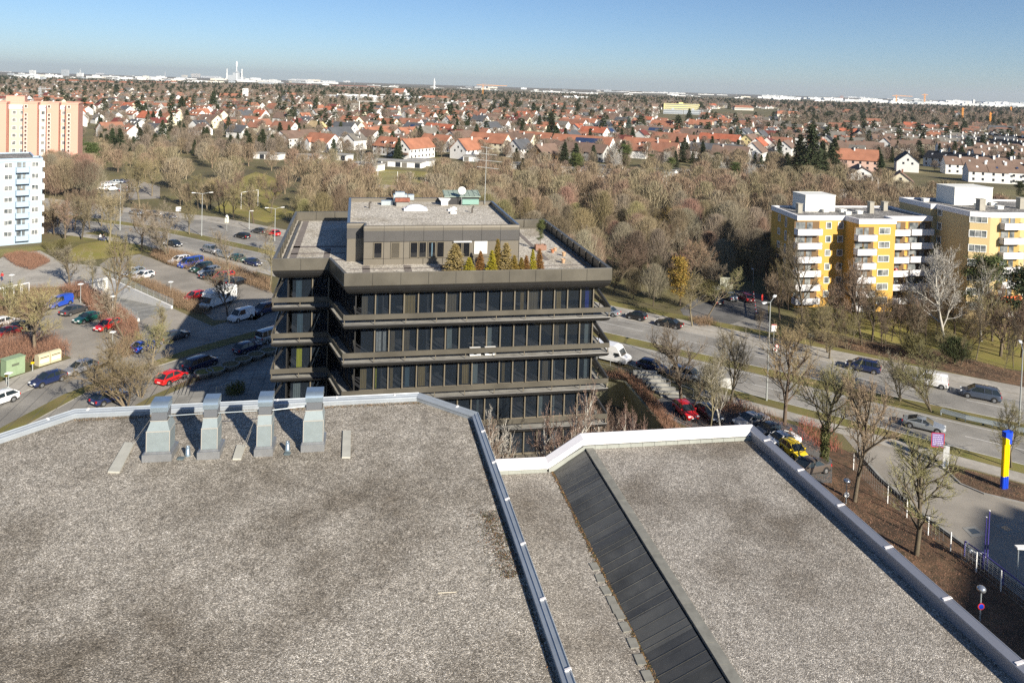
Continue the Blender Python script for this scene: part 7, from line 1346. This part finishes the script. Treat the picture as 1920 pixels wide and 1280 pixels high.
# ---- woods: the nearest rows tree by tree, then one mass behind
def inpoly(x, y, pl):
    c = False; n = len(pl)
    for i in range(n):
        a = pl[i - 1]; b = pl[i]
        if (a[1] > y) != (b[1] > y) and x < (b[0] - a[0]) * (y - a[1]) / (b[1] - a[1]) + a[0]: c = not c
    return c
clear = [G(q) for q in ([(395, 400), (430, 376), (452, 335), (480, 322), (515, 330), (520, 362), (500, 380), (560, 400), (500, 418), (440, 404)], [(690, 330), (720, 318), (805, 320), (825, 340), (815, 368), (690, 368), (680, 350)], [(175, 352), (185, 335), (255, 330), (305, 350), (305, 374), (230, 384), (170, 376)], [(1280, 600), (1270, 580), (1315, 548), (1345, 540), (1400, 540), (1440, 552), (1450, 600), (1450, 650)], [(1065, 392), (1080, 386), (1110, 390), (1150, 400), (1110, 408)])]
front = off(ftop, 9.5)
def frontY(x):
    for a, b in zip(front, front[1:]):
        if a[0] <= x <= b[0]: return a[1] + (b[1] - a[1]) * (x - a[0]) / (b[0] - a[0])
    return 400
wr = random.Random(9); WOOD = []
def backY(px): return 345 if px < 900 else 355
y = 105.0
while y < 470:
    x = -.72 * y - 6; step = 5.9 + (y - 105) * .008
    while x < .72 * y + 8:
        X = x + wr.uniform(-2.4, 2.4); Y = y + wr.uniform(-2.4, 2.4); px, py = proj((X, Y, 0)); ok = Y > frontY(X) and -60 < px < 1990
        if ok:
            if any(inpoly(X, Y, c) for c in clear): ok = False
            if px < 112 and Y < 262: ok = False                                   # pale blue block and its lawn
            if px < 160 and 262 <= Y < 300: ok = False                             # salmon block
            if 1445 < px and Y < 165: ok = False                                   # yellow blocks
            lim = 300 if px < 190 else 292 if px < 480 else 312 if px < 640 else 328 if px < 950 else 335 if px < 1450 else 332 if px < 1580 else 372
            if py < lim - 10 * math.sin(px * .02): ok = wr.random() < .05 and py > lim - 25
            if ok and py < {0: 330, 1: 335, 2: 348}[0 if px < 640 else 1 if px < 1000 else 2] and wr.random() < .45: ok = False
            if ok and py < 350 and not all((X - b.x) ** 2 + (Y - b.y) ** 2 > 64 for b in HPOS + GPOS): ok = False
            if px < 600 and wr.random() < .36: ok = False
            if wr.random() < .14: ok = False
            if 190 < px < 560 and 330 < py < 410 and wr.random() < .5: ok = False
        if ok: WOOD.append((X, Y, px, py))
        x += step
    y += step * .95
WOOD.sort(key=lambda q: q[1])
print("wood trees", len(WOOD))
grp = lambda px: ("bare trees of the wood left of the offices", "brown bare tree in the wood left of the offices, beyond the road") if px < 600 else ("bare trees of the wood behind the offices", "brown bare tree in the wood behind the dark office building") if px < 1020 else ("bare trees of the wood right of the offices", "brown bare tree in the wood right of the offices, beyond the road")
NI = 215
lowV = []; lowT = []; kk = 0
for i, (X, Y, px, py) in enumerate(WOOD):
    h = wr.uniform(6, 12) * (1.0 if px > 1000 else .95); 
    if 1130 < px < 1290 and Y < frontY(X) + 16: h *= .65
    if i < NI:
        g, lab = grp(px); tree(wr.choice(["near%d" % wr.randint(0, 4), "multi0", "multi1", "wood1", "wood5"]) if (i < 90 or px < 600) and wr.random() < .7 else "wood%d" % wr.randint(0, 7), (X, Y, 0), h, lab, group=g, tr=wr.choice([barkA, barkA, barkB]), cr=wr.choice([twB, twO, twR, twG, twO, twB, barkA] if px > 1000 else [twB, twG, twG, twO]), wx=wr.uniform(.85, 1.2))
    else:
        V, Tt = LOW[wr.randint(0, 3)]; a = wr.uniform(0, 2 * PI); s = h / 10; c_, s_ = math.cos(a) * s * 1.1, math.sin(a) * s * 1.1
        W = np.column_stack([V[:, 0] * c_ - V[:, 1] * s_ + X, V[:, 0] * s_ + V[:, 1] * c_ + Y, V[:, 2] * s]); lowV.append(W); lowT.append(Tt + kk); kk += len(W)
def isl_mat(name, cols, rough=.95):
    """material whose colour varies with position in broad patches and from clump to clump"""
    m = bpy.data.materials.new(name); m.use_nodes = True; t = m.node_tree; b = t.nodes["Principled BSDF"]; N = t.nodes.new; L = t.links.new; b.inputs["Roughness"].default_value = rough
    g = N("ShaderNodeNewGeometry"); tc = N("ShaderNodeTexCoord"); vo = N("ShaderNodeTexVoronoi"); vo.inputs["Scale"].default_value = .11; vo.voronoi_dimensions = '2D'; L(tc.outputs["Object"], vo.inputs["Vector"]); sp = N("ShaderNodeSeparateColor"); L(vo.outputs["Color"], sp.inputs[0])
    cr = N("ShaderNodeValToRGB"); e = cr.color_ramp.elements; e[0].color = cols[0] + (1,); e[1].color = cols[-1] + (1,)
    for i, c in enumerate(cols[1:-1]): x = e.new((i + 1) / (len(cols) - 1)); x.color = c + (1,)
    L(sp.outputs[0], cr.inputs[0]); mr = N("ShaderNodeMapRange"); mr.inputs[3].default_value = .7; mr.inputs[4].default_value = 1.3; L(g.outputs["Random Per Island"], mr.inputs[0]); hs = N("ShaderNodeHueSaturation"); L(cr.outputs[0], hs.inputs["Color"]); L(mr.outputs[0], hs.inputs["Value"]); L(hs.outputs[0], b.inputs["Base Color"]); return m
woodm = isl_mat("wood_mass_bark", [(.25, .185, .125), (.27, .215, .135), (.27, .18, .13), (.25, .215, .125), (.30, .25, .18)])
if lowV: tag(put("woodland", arr_mesh("woodland", np.concatenate(lowV), np.concatenate(lowT), woodm)), kind='stuff')
# ---- town behind: houses and trees on a jittered grid turned with the roads
def free(X, Y, r): return all((X - b.x) ** 2 + (Y - b.y) ** 2 > r * r for b in HPOS)
tr = random.Random(21); TH = []; ca, sa = math.cos(R(RA)), math.sin(R(RA))
opens = [G(q) for q in ([(1225, 238), (1240, 205), (1310, 200), (1320, 236)], [(1320, 222), (1330, 205), (1460, 204), (1470, 228)], [(600, 206), (604, 182), (860, 186), (850, 204)], [(1440, 240), (1480, 214), (1800, 222), (1930, 226), (1930, 238), (1700, 240)])]
SP = 26.0
for i in range(-150, 150):
    for j in range(-150, 150):
        u = i * SP + tr.uniform(-5, 5); v = j * (SP + 3) + tr.uniform(-4, 4); X = u * ca - v * sa; Y = u * sa + v * ca
        if 430 < Y < 4200:
            px, py = proj((X, Y, 0))
            if -40 < px < 1960 and not any(inpoly(X, Y, o) for o in opens):
                lim = 262 if px < 480 else 296 if px < 940 else 318 if px < 1440 else 300
                if py < lim and free(X, Y, 17) and tr.random() < (.72 if Y < 1000 else .64 if Y < 2000 else .55): TH.append((X, Y, px, py))
TH.sort(key=lambda q: q[1]); print("town houses", len(TH))
NH = 300 - len(HL) - 12
cn2 = {'orange': 'orange', 'red': 'bright red', 'brown': 'brown', 'rust': 'rusty', 'slate': 'slate grey', 'grey': 'weathered grey', 'maroon': 'maroon'}
wv = {}; rv = {}
for i, (X, Y, px, py) in enumerate(TH):
    rc = tr.choice(['orange', 'rust', 'brown', 'brown', 'slate', 'grey', 'maroon', 'rust', 'brown', 'grey', 'orange', 'red'] if Y < 1100 else ['rust', 'brown', 'brown', 'slate', 'grey', 'grey', 'brown', 'orange', 'grey']) if px < 1450 else tr.choice(['brown', 'brown', 'grey', 'slate', 'rust', 'brown', 'orange'])
    wc = tr.choice(['white', 'white', 'white', 'cream', 'white', 'white']); l = tr.uniform(9, 16); wd = tr.uniform(8, 10); e = tr.uniform(4, 6); rot = R(RA + tr.uniform(-8, 8) + tr.choice([0, 0, 90])); pt = R(tr.uniform(33, 44))
    if i < NH:
        side = "left third" if px < 640 else "middle third" if px < 1280 else "right third"
        house((X, Y, 0), rot, l, wd, e, pt, rc, wc, f"far {wc} house with {cn2[rc]} roof in the {side} of the house quarter", "far houses of the quarter", dorm=tr.choice([0, 0, 1, 2]), detail=False)
    else:
        big = Y > 1500 and tr.random() < .12
        if big: l *= 2.2; e = 8; wc = 'white'
        wall, roof, h = house_geo(l, wd, e, pt); M = Matrix.Translation((X, Y, 0)) @ Matrix.Rotation(rot, 4, 'Z'); wall.xf(M); roof.xf(M); wv.setdefault(wc, MB()).add(wall.v, wall.f); rv.setdefault(rc, MB()).add(roof.v, roof.f)
mb = MB(); ms = []
for d_, mm in ((wv, WM), (rv, RM)):
    for k, q in d_.items(): ms.append(mm[k]); mb.add(q.v, q.f, len(ms) - 1)
tag(mb.build("distant_houses", ms), kind='stuff')
# trees of the town: one mass, but the nearest conifers stand alone
needV = []; needT = []; nk = 0; bareV = []; bareT = []; bk = 0; ncon = 0; cand = []
lowfar = [fuzz("vfar%d" % i, 600 + i, n=110, wd=.20, ln=.26, rx=.42, stems=3) for i in range(3)]
for k in range(30000):
    Y = 440 + (tr.random() ** .62) * 3800; X = tr.uniform(-.70, .70) * Y; px, py = proj((X, Y, 0)); 
    lim = 262 if px < 480 else 306 if px < 940 else 312 if px < 1440 else 318
    if py > lim or any(inpoly(X, Y, o) for o in opens[:2]): continue
    cand.append((X, Y, px, py))
for q in range(900):   # gardens between the front houses
    px = tr.uniform(180, 1920); py = tr.uniform(240, 325 if px > 900 else 300); b = P(px, py)
    if b.y > 300: cand.append((b.x, b.y, px, py))
cand.sort(key=lambda q: q[1])
for X, Y, px, py in cand:
    if not free(X, Y, 8.5): continue
    h = tr.uniform(5.5, 12) * (1.25 if Y > 1500 else 1)
    if tr.random() < .20:
        h *= 1.15
        if ncon < 150: tree("spruce%d" % tr.randint(0, 2), (X, Y, 0), h, "dark conifer between the houses of the quarter", "tree", "dark conifers of the house quarter", barkA, needles, wx=1.3, name="conifer"); ncon += 1; continue
        V, Tt = LOWC[tr.randint(0, 2)]; s = h / 10; W = V * [s * 1.9, s * 1.9, s * 1.25] + [X, Y, 0]; needV.append(W); needT.append(Tt + nk); nk += len(W)
    else:
        V, Tt = (LOW if Y < 900 else lowfar)[tr.randint(0, 2)]; s = h / 10 * (1 if Y < 900 else 1.15); W = V * [s, s, s * .9] + [X, Y, 0]; bareV.append(W); bareT.append(Tt + bk); bk += len(W)
tag(put("distant_conifers", arr_mesh("distant_conifers", np.concatenate(needV), np.concatenate(needT), needles)), kind='stuff')
tag(put("distant_bare_trees", arr_mesh("distant_bare_trees", np.concatenate(bareV), np.concatenate(bareT), isl_mat("far_bark", [(.17, .135, .10), (.22, .175, .12), (.20, .145, .115), (.25, .215, .165)]))), kind='stuff')
# far woods out to the horizon: rounded wooded belts as rough ground
rng = np.random.RandomState(8); Vf = []; Tf = []; k = 0
for n_, y0, y1, hh, ww in ((3200, 2600, 6000, 11, 45), (2600, 6000, 12000, 13, 170), (1500, 12000, 24000, 26, 420)):
    for _ in range(n_):
        Y = rng.uniform(y0, y1); X = rng.uniform(-.72, .72) * Y; a = rng.uniform(.5, 1.2) * ww; h = rng.uniform(.5, 1.15) * hh; m = 7; th = np.linspace(0, 2 * PI, m + 1)[:-1]
        base = np.stack([X + np.cos(th) * a * 1.8, Y + np.sin(th) * a * .6, np.zeros(m)], 1); mid = base * [1, 1, 1]; mid[:, :2] = [X, Y] + (base[:, :2] - [X, Y]) * .8; mid[:, 2] = h * rng.uniform(.6, 1, m); top = np.array([[X, Y, h]])
        V = np.concatenate([base, mid, top]); T_ = [(i, (i + 1) % m, m + (i + 1) % m) for i in range(m)] + [(i, m + (i + 1) % m, m + i) for i in range(m)] + [(m + i, m + (i + 1) % m, 2 * m) for i in range(m)]; Vf.append(V); Tf.append(np.array(T_) + k); k += len(V)
tag(put("far_woods", arr_mesh("far_woods", np.concatenate(Vf), np.concatenate(Tf), isl_mat("far_wood", [(.06, .065, .045), (.13, .11, .08), (.09, .09, .06), (.16, .13, .095)]))), kind='stuff')
# ---------------------------------------------------------------- landmarks on the skyline
wfar = mat("far_white", (.80, .80, .78), .8); cfar = mat("far_cream", (.72, .66, .55), .8); gfar = mat("far_grey", (.42, .45, .47), .8); winf = mat("far_window", (.22, .25, .28), .5); craneo = mat("crane_orange", (.75, .30, .03), .6); towm = mat("far_tower", (.40, .40, .42), .7)
def fars(px, pyb, wpx, pyt, m, label, name="distant_building", group=None, Y=None, steps=0, roof=None, cat="building", win=True):
    """far block whose foot, width and top are seen at these places; stands at its own distance"""
    b = P(px, pyb) if Y is None else Vector(((px - 960) / F * Y, Y, 0)); Yd = b.y; W = wpx / F * Yd; h = max(4, PYZ(px, pyt, Yd)); t = thing(name, label, cat, (b.x, Yd, 0), R(tr.uniform(-12, 12)), group); D = max(14, W * .3)
    rg_ = random.Random(int(px * 7)); mb = MB(); mb.box(-W / 2, W / 2, 0, D, 0, h)
    for _ in range(steps): x = rg_.uniform(-W * .45, W * .3); q = rg_.uniform(.1, .3) * W; mb.box(x, x + q, D * .2, D * .7, h, h * rg_.uniform(1.12, 1.35))
    mb.box(-W * .08, W * .04, D * .3, D * .6, h, h + 3); mb.build("wall", m, t)
    if win:
        mb = MB(); n = max(1, int(h / 3.4))
        for i in range(n): z = h * (i + .35) / n; mb.box(-W * .47, W * .47, -.3, -.05, z, z + h / n * .38)
        mb.build("window_band", winf, t)
    if roof: mb = MB(); mb.prism([(-W / 2 - 1, -1), (W / 2 + 1, -1), (W / 2 + 1, D + 1), (-W / 2 - 1, D + 1)], h, h + .5); mb.add([(-W / 2, 0, h + .5), (W / 2, 0, h + .5), (W / 2, D, h + .5), (-W / 2, D, h + .5), (-W / 2 + D * .3, D / 2, h + 5), (W / 2 - D * .3, D / 2, h + 5)], [(0, 1, 5, 4), (1, 2, 5), (2, 3, 4, 5), (3, 0, 4)]); mb.build("roof", roof, t)
    return t
G1 = "white buildings of the far city"
for i, a in enumerate([(60, 141, 11, 132, wfar), (121, 145, 13, 131, gfar), (149, 146, 12, 137, wfar), (187, 141, 13, 137, wfar), (209, 142, 8, 140, cfar), (366, 146, 16, 138, cfar), (395, 147, 34, 143, wfar), (345, 148, 10, 141, cfar), (8, 137, 20, 134, wfar), (40, 141, 10, 137, wfar), (92, 148, 13, 139, wfar), (105, 149, 20, 141, wfar), (138, 149, 24, 146, wfar), (175, 149, 26, 143, wfar), (205, 147, 14, 144, wfar), (30, 147, 22, 144, cfar), (65, 154, 18, 143, wfar), (78, 155, 8, 144, gfar),
                       (250, 146, 30, 143, wfar), (290, 153, 24, 149, wfar), (330, 152, 30, 148, wfar), (440, 153, 40, 149, gfar), (475, 151, 12, 146, wfar), (500, 153, 40, 150, wfar), (560, 154, 50, 151, wfar), (650, 157, 12, 152, wfar), (600, 156, 26, 153, wfar), (545, 165, 22, 161, wfar), (20, 151, 50, 148, cfar), (230, 151, 40, 147, gfar)]):
    fars(*a, "pale city building in the haze of the left skyline", group=G1)
for i, a in enumerate([(700, 164, 24, 160, wfar), (740, 165, 16, 161, wfar), (820, 168, 26, 165, wfar), (880, 170, 30, 167, wfar), (930, 172, 26, 169, wfar), (1005, 175, 20, 171, wfar), (1035, 176, 34, 171, wfar), (1075, 178, 54, 173, wfar), (1110, 181, 22, 174, wfar), (1080, 190, 46, 181, wfar), (1130, 170, 30, 168, wfar), (1180, 172, 30, 170, wfar), (1225, 177, 40, 173, wfar), (1270, 178, 30, 174, wfar), (1000, 186, 28, 181, wfar), (1160, 175, 30, 172, gfar)]):
    fars(*a, "white hall or office on the middle skyline", group="white buildings of the middle skyline")
for i, (x, y, wd, yt, m) in enumerate([(1500, 188, 30, 184, wfar), (1535, 190, 34, 185, wfar), (1570, 192, 50, 186, wfar), (1615, 194, 40, 187, wfar), (1650, 196, 36, 189, wfar), (1690, 197, 40, 189, wfar), (1720, 199, 30, 191, gfar), (1755, 200, 40, 192, wfar), (1790, 201, 40, 193, wfar), (1820, 203, 30, 194, wfar), (1860, 203, 40, 195, wfar), (1900, 204, 44, 196, wfar), (1605, 186, 60, 183, wfar), (1700, 190, 70, 186, wfar), (1800, 194, 60, 189, wfar), (1880, 197, 60, 192, wfar), (1470, 187, 20, 184, wfar), (1920, 200, 30, 194, gfar)]):
    fars(x, y, wd, yt, m, "white commercial building of the right skyline", group="white buildings of the right skyline", steps=2)
fars(1826, 199, 4, 187, wfar, "slim white tower sticking out of the right skyline"); fars(1578, 188, 6, 180, mat("far_brick", (.30, .14, .10), .8), "brown brick tower on the right skyline")
for i, (x, y, wd, yt, rf) in enumerate([(125, 160, 40, 152, 'orange'), (180, 161, 60, 154, 'orange'), (235, 162, 26, 156, 'red'), (290, 160, 50, 155, 'orange'), (320, 160, 20, 154, 'orange'), (660, 166, 90, 162, 'orange'), (560, 162, 60, 159, 'rust'), (1395, 207, 36, 202, 'rust'), (1335, 204, 20, 198, 'red')]):
    fars(x, y, wd, yt, cfar if i % 2 else wfar, "long white housing block with reddish roofs before the far city", group="far housing blocks with red roofs", roof=RM[rf])
fars(640, 189, 68, 179, wfar, "long stepped white complex in the middle distance, left part", steps=3); fars(695, 191, 50, 181, wfar, "long stepped white complex in the middle distance, middle part", steps=2); fars(742, 188, 60, 178, wfar, "white complex below the big red gabled hall", steps=2); fars(790, 192, 80, 184, wfar, "white office row right of the red gabled hall", steps=1)
fars(815, 193, 52, 184, cfar, "long cream building with orange roofs at middle distance", roof=RM['orange']); fars(850, 200, 60, 192, wfar, "white terrace with grey roofs behind the cream building", steps=3); fars(870, 190, 60, 186, wfar, "long flat white building beside the orange crane")
b = P(749, 181); t = thing("gabled_hall", "big white hall with steep orange roof above the white complex", "building", b, R(-20)); W, rf, h = house_geo(38, 40, 8, R(38), 1); W.build("wall", wfar, t); rf.build("roof", RM['orange'], t)
t = fars(1278, 206, 66, 195, mat("hall_yellow", (.74, .66, .30), .7), "long yellow school like building in the middle distance"); t = fars(1262, 214, 36, 206, gfar, "grey flat hall in front of the yellow building, left"); fars(1300, 215, 36, 207, gfar, "grey flat hall in front of the yellow building, right"); fars(1632, 206, 50, 204, wfar, "long white flat roofed pavilion before the right wood", win=False); fars(1480, 219, 50, 214, cfar, "striped orange and white housing row at the sports field", roof=RM['orange'])
lr = random.Random(77)
for i in range(85): x = lr.uniform(0, 640); y = 143 + x * .018 + lr.uniform(0, 9); fars(x, y, lr.uniform(7, 34), y - lr.uniform(3, 6.5), lr.choice([wfar, wfar, cfar, gfar]), "pale city building in the haze of the left skyline", group=G1, win=lr.random() < .4)
for i in range(56): x = lr.uniform(640, 1440); y = 160 + (x - 640) * .026 + lr.uniform(0, 14); fars(x, y, lr.uniform(6, 30), y - lr.uniform(2.5, 5), lr.choice([wfar, wfar, cfar, gfar]), "white hall or office on the middle skyline", group="white buildings of the middle skyline", win=lr.random() < .4)
for i in range(80): x = lr.uniform(1440, 1925); y = 187 + (x - 1440) * .034 + lr.uniform(-2, 4); fars(x, y, lr.uniform(8, 36), y - lr.uniform(4, 8), lr.choice([wfar, wfar, wfar, gfar]), "white commercial building of the right skyline", group="white buildings of the right skyline", win=lr.random() < .4)
# church
b = P(436, 189); t = thing("church", "white church with orange roof and square bell tower", "church", b, R(-12)); W, rf, h = house_geo(42, 16, 7, R(35), .8); W.build("nave_wall", wfar, t); rf.build("roof", RM['orange'], t); mb = MB(); mb.box(21, 28, -3.5, 3.5, 0, 22); mb.build("bell_tower", wfar, t)
for x in (22.6, 25.4): mb = MB(); mb.box(x, x + 1.2, -3.6, -3.5, 18, 20.5); mb.build("sound_opening", darkw, t)
# power station, towers
Y = 9500; X0 = (438 - 960) / F * Y; t = thing("power_station", "pale power station with three tall chimneys and a plume on the horizon", "power station", (X0, Y, 0))
for x, pt in ((424, 129), (442, 128), (452, 129.5)): h = PYZ(x, pt, Y); mb = MB(); mb.tube(((x - 438) / F * Y, 0, 0), ((x - 438) / F * Y, 0, h), 9, 6, 10); mb.build("chimney", wfar, t)
mb = MB(); mb.box(-80, -20, 0, 60, 0, 80); mb.box(-20, 60, 0, 60, 0, 110); mb.box(60, 120, 0, 60, 0, 60); mb.box(20, 45, -10, 30, 110, 135); mb.build("boiler_house", gfar, t)
mb = MB(); h = PYZ(442, 128, Y); mb.lathe([(3, 0), (8, 15), (10, 40), (14, 65), (8, 80), (0, 90)], 8, (27, 0, h)); mb.build("steam_plume", mat("steam", (.8, .8, .8), 1), t)
def mast(px, pyb, pyt, label, r=1.2, m=None, disks=(), Y=None, name="radio_tower"):
    b = P(px, pyb) if Y is None else Vector(((px - 960) / F * Y, Y, 0)); h = PYZ(px, pyt, b.y); t = thing(name, label, "tower", (b.x, b.y, 0)); k = b.y / F; mb = MB(); mb.tube((0, 0, 0), (0, 0, h * .8), k * r * .55, k * r * .4, 8); mb.tube((0, 0, h * .8), (0, 0, h), k * r * .22, k * r * .12, 6); mb.build("shaft", m or wfar, t)
    for f, w_ in disks: mb = MB(); mb.lathe([(0, 0), (k * w_, k * .3), (k * w_, k * 1.0), (0, k * 1.4)], 12, (0, 0, h * f)); mb.build("platform", m or wfar, t)
    return t
mast(149, 147, 128, "slim television tower with platforms on the left skyline", 2.2, gfar, ((.55, 2), (.7, 1.6)), Y=7500); mast(308, 146, 133, "thin grey mast on the left skyline", 1.2, towm, Y=6000); mast(813, 168, 147, "white radio tower with drum on the middle skyline", 3.2, wfar, ((.62, 2.2), (.72, 2.0)), Y=4200)
for x, yb, yt in ((595, 152, 145), (664, 155, 148), (1030, 170, 161), (1380, 176, 170)): mast(x, yb, yt, "faint pylon on the horizon", .6, towm, Y=9000)['group'] = "faint pylons on the horizon"
def crane(px, pyb, pyt, j0, j1, label, m=craneo, Y=None):
    b = P(px, pyb) if Y is None else Vector(((px - 960) / F * Y, Y, 0)); h = PYZ(px, pyt, b.y); k = b.y / F; t = thing("tower_crane", label, "crane", (b.x, b.y, 0), 0, "tower cranes"); mb = MB(); w_ = max(.9, k * .8)
    for sx in (-1, 1):
        for sy in (-1, 1): mb.bar((sx * w_, sy * w_, 0), (sx * w_, sy * w_, h), w_ * .45)
    n = int(h / (2.5 * w_))
    for i in range(n): z = h * i / n; mb.bar((-w_ * (1 if i % 2 else -1), -w_, z), (w_ * (1 if i % 2 else -1), -w_, z + h / n), w_ * .3)
    mb.build("tower", m, t); mb = MB(); mb.bar((j0 * k, 0, h), (j1 * k, 0, h), w_ * .8); mb.bar((0, 0, h), (0, 0, h + 3 * w_), w_ * .5); mb.bar((0, 0, h + 3 * w_), (j1 * k * .7, 0, h), w_ * .2); mb.bar((0, 0, h + 3 * w_), (j0 * k * .8, 0, h), w_ * .2); mb.build("jib", m, t)
crane(905, 187, 160, -12, 45, "orange tower crane above the middle skyline"); crane(75, 192, 166, -4, 20, "grey tower crane behind the salmon block", gfar); crane(1804, 230, 204, -2, 3, "orange crane mast, left of two near the right edge"); crane(1856, 236, 213, -2, 3, "orange crane mast, right of two near the right edge"); crane(1680, 197, 180, -8, 30, "faint crane on the right skyline"); crane(1733, 199, 178, -6, 6, "second faint crane on the right skyline"); crane(1895, 214, 202, -2, 2, "short orange crane mast at the right edge")
t = thing("flood_mast", "tall white pole with a lamp ring among the houses", "mast", P(673, 226)); h = PYZ(673, 190, P(673, 226).y); mb = MB(); mb.tube((0, 0, 0), (0, 0, h), .45, .3, 8); mb.tube((0, 0, 0), (0, 0, 5), 1.8, 1.2, 8); mb.build("pole", wfar, t); mb = MB(); mb.bar((-2, 0, h), (20, 0, h + .5), .3); mb.build("boom", wfar, t)
# lamps at the sports court and fence
sf = thing("court_fence", "tall wire fence with pale posts round the sports court", "fence"); pts = G([(700, 366), (708, 346), (745, 346), (770, 346), (798, 352), (800, 366)]); mb = MB(); mb2 = MB()
for a, b in zip(pts, pts[1:]):
    mb2.bar((*a, 0), (*a, 5), .15)
    for z in np.arange(.4, 5, .5): mb.bar((*a, z), (*b, z), .03)
mb.build("mesh", pole_m, sf); mb2.build("post", wfar, sf)
gd = thing("goal_frame", "pale goal frame on the meadow by the wood", "goal"); a = P(452, 392); mb = MB(); mb.bar(a, a + Vector((0, 0, 5)), .12); mb.bar(a + Vector((3, 6, 0)), a + Vector((3, 6, 5)), .12); mb.bar(a + Vector((0, 0, 5)), a + Vector((3, 6, 5)), .12); mb.build("posts", wfar, gd)

# ---------------------------------------------------------------- the air
mb = MB(); mb.box(-16800, 16800, -360, 26600, -6, 330)
hm = bpy.data.materials.new("haze_air"); hm.use_nodes = True; t_ = hm.node_tree; t_.nodes.clear(); o_ = t_.nodes.new("ShaderNodeOutputMaterial"); v_ = t_.nodes.new("ShaderNodeVolumePrincipled")
v_.inputs["Color"].default_value = (.80, .86, .94, 1); v_.inputs["Density"].default_value = 4e-5; v_.inputs["Anisotropy"].default_value = 0.2; t_.links.new(v_.outputs[0], o_.inputs["Volume"])
tag(mb.build("haze", hm), kind='stuff')

xr = random.Random(5)
for i in range(14):
    x = 84 + i * 6.5 + xr.uniform(-3, 3); y = xr.uniform(345, 372); T(x, y, y - xr.uniform(58, 78), "wood%d" % (i % 8), "bare tree in the thicket below the salmon high rise", 1.1, barkA, [twB, twO, twR][i % 3], "trees below the salmon high rise")
for i, (x, y, h) in enumerate([(1462, 600, 9), (1478, 580, 10), (1455, 560, 11), (1440, 548, 11), (1530, 625, 7), (1545, 600, 8), (1575, 625, 9), (1590, 655, 7), (1598, 612, 10), (1635, 640, 10), (1640, 612, 8), (1672, 640, 9), (1712, 655, 8), (1722, 620, 9), (1755, 640, 9), (1790, 630, 10), (1815, 655, 8), (1830, 675, 9), (1860, 640, 10), (1885, 655, 9), (1900, 690, 8), (1915, 670, 10), (1760, 675, 6), (1660, 664, 6), (1570, 650, 6), (1520, 650, 5), (1425, 640, 6), (1500, 640, 6), (1800, 688, 5), (1880, 700, 5)]):
    tree(["near%d" % (i % 5), "multi%d" % (i % 2), "slim%d" % (i % 2)][i % 3], P(x, y), h, "bare tree or tall bush in the green strip before the yellow blocks", group="bare trees before the yellow blocks", tr=barkA, cr=[twB, twG, barkA][i % 3], wx=.9)
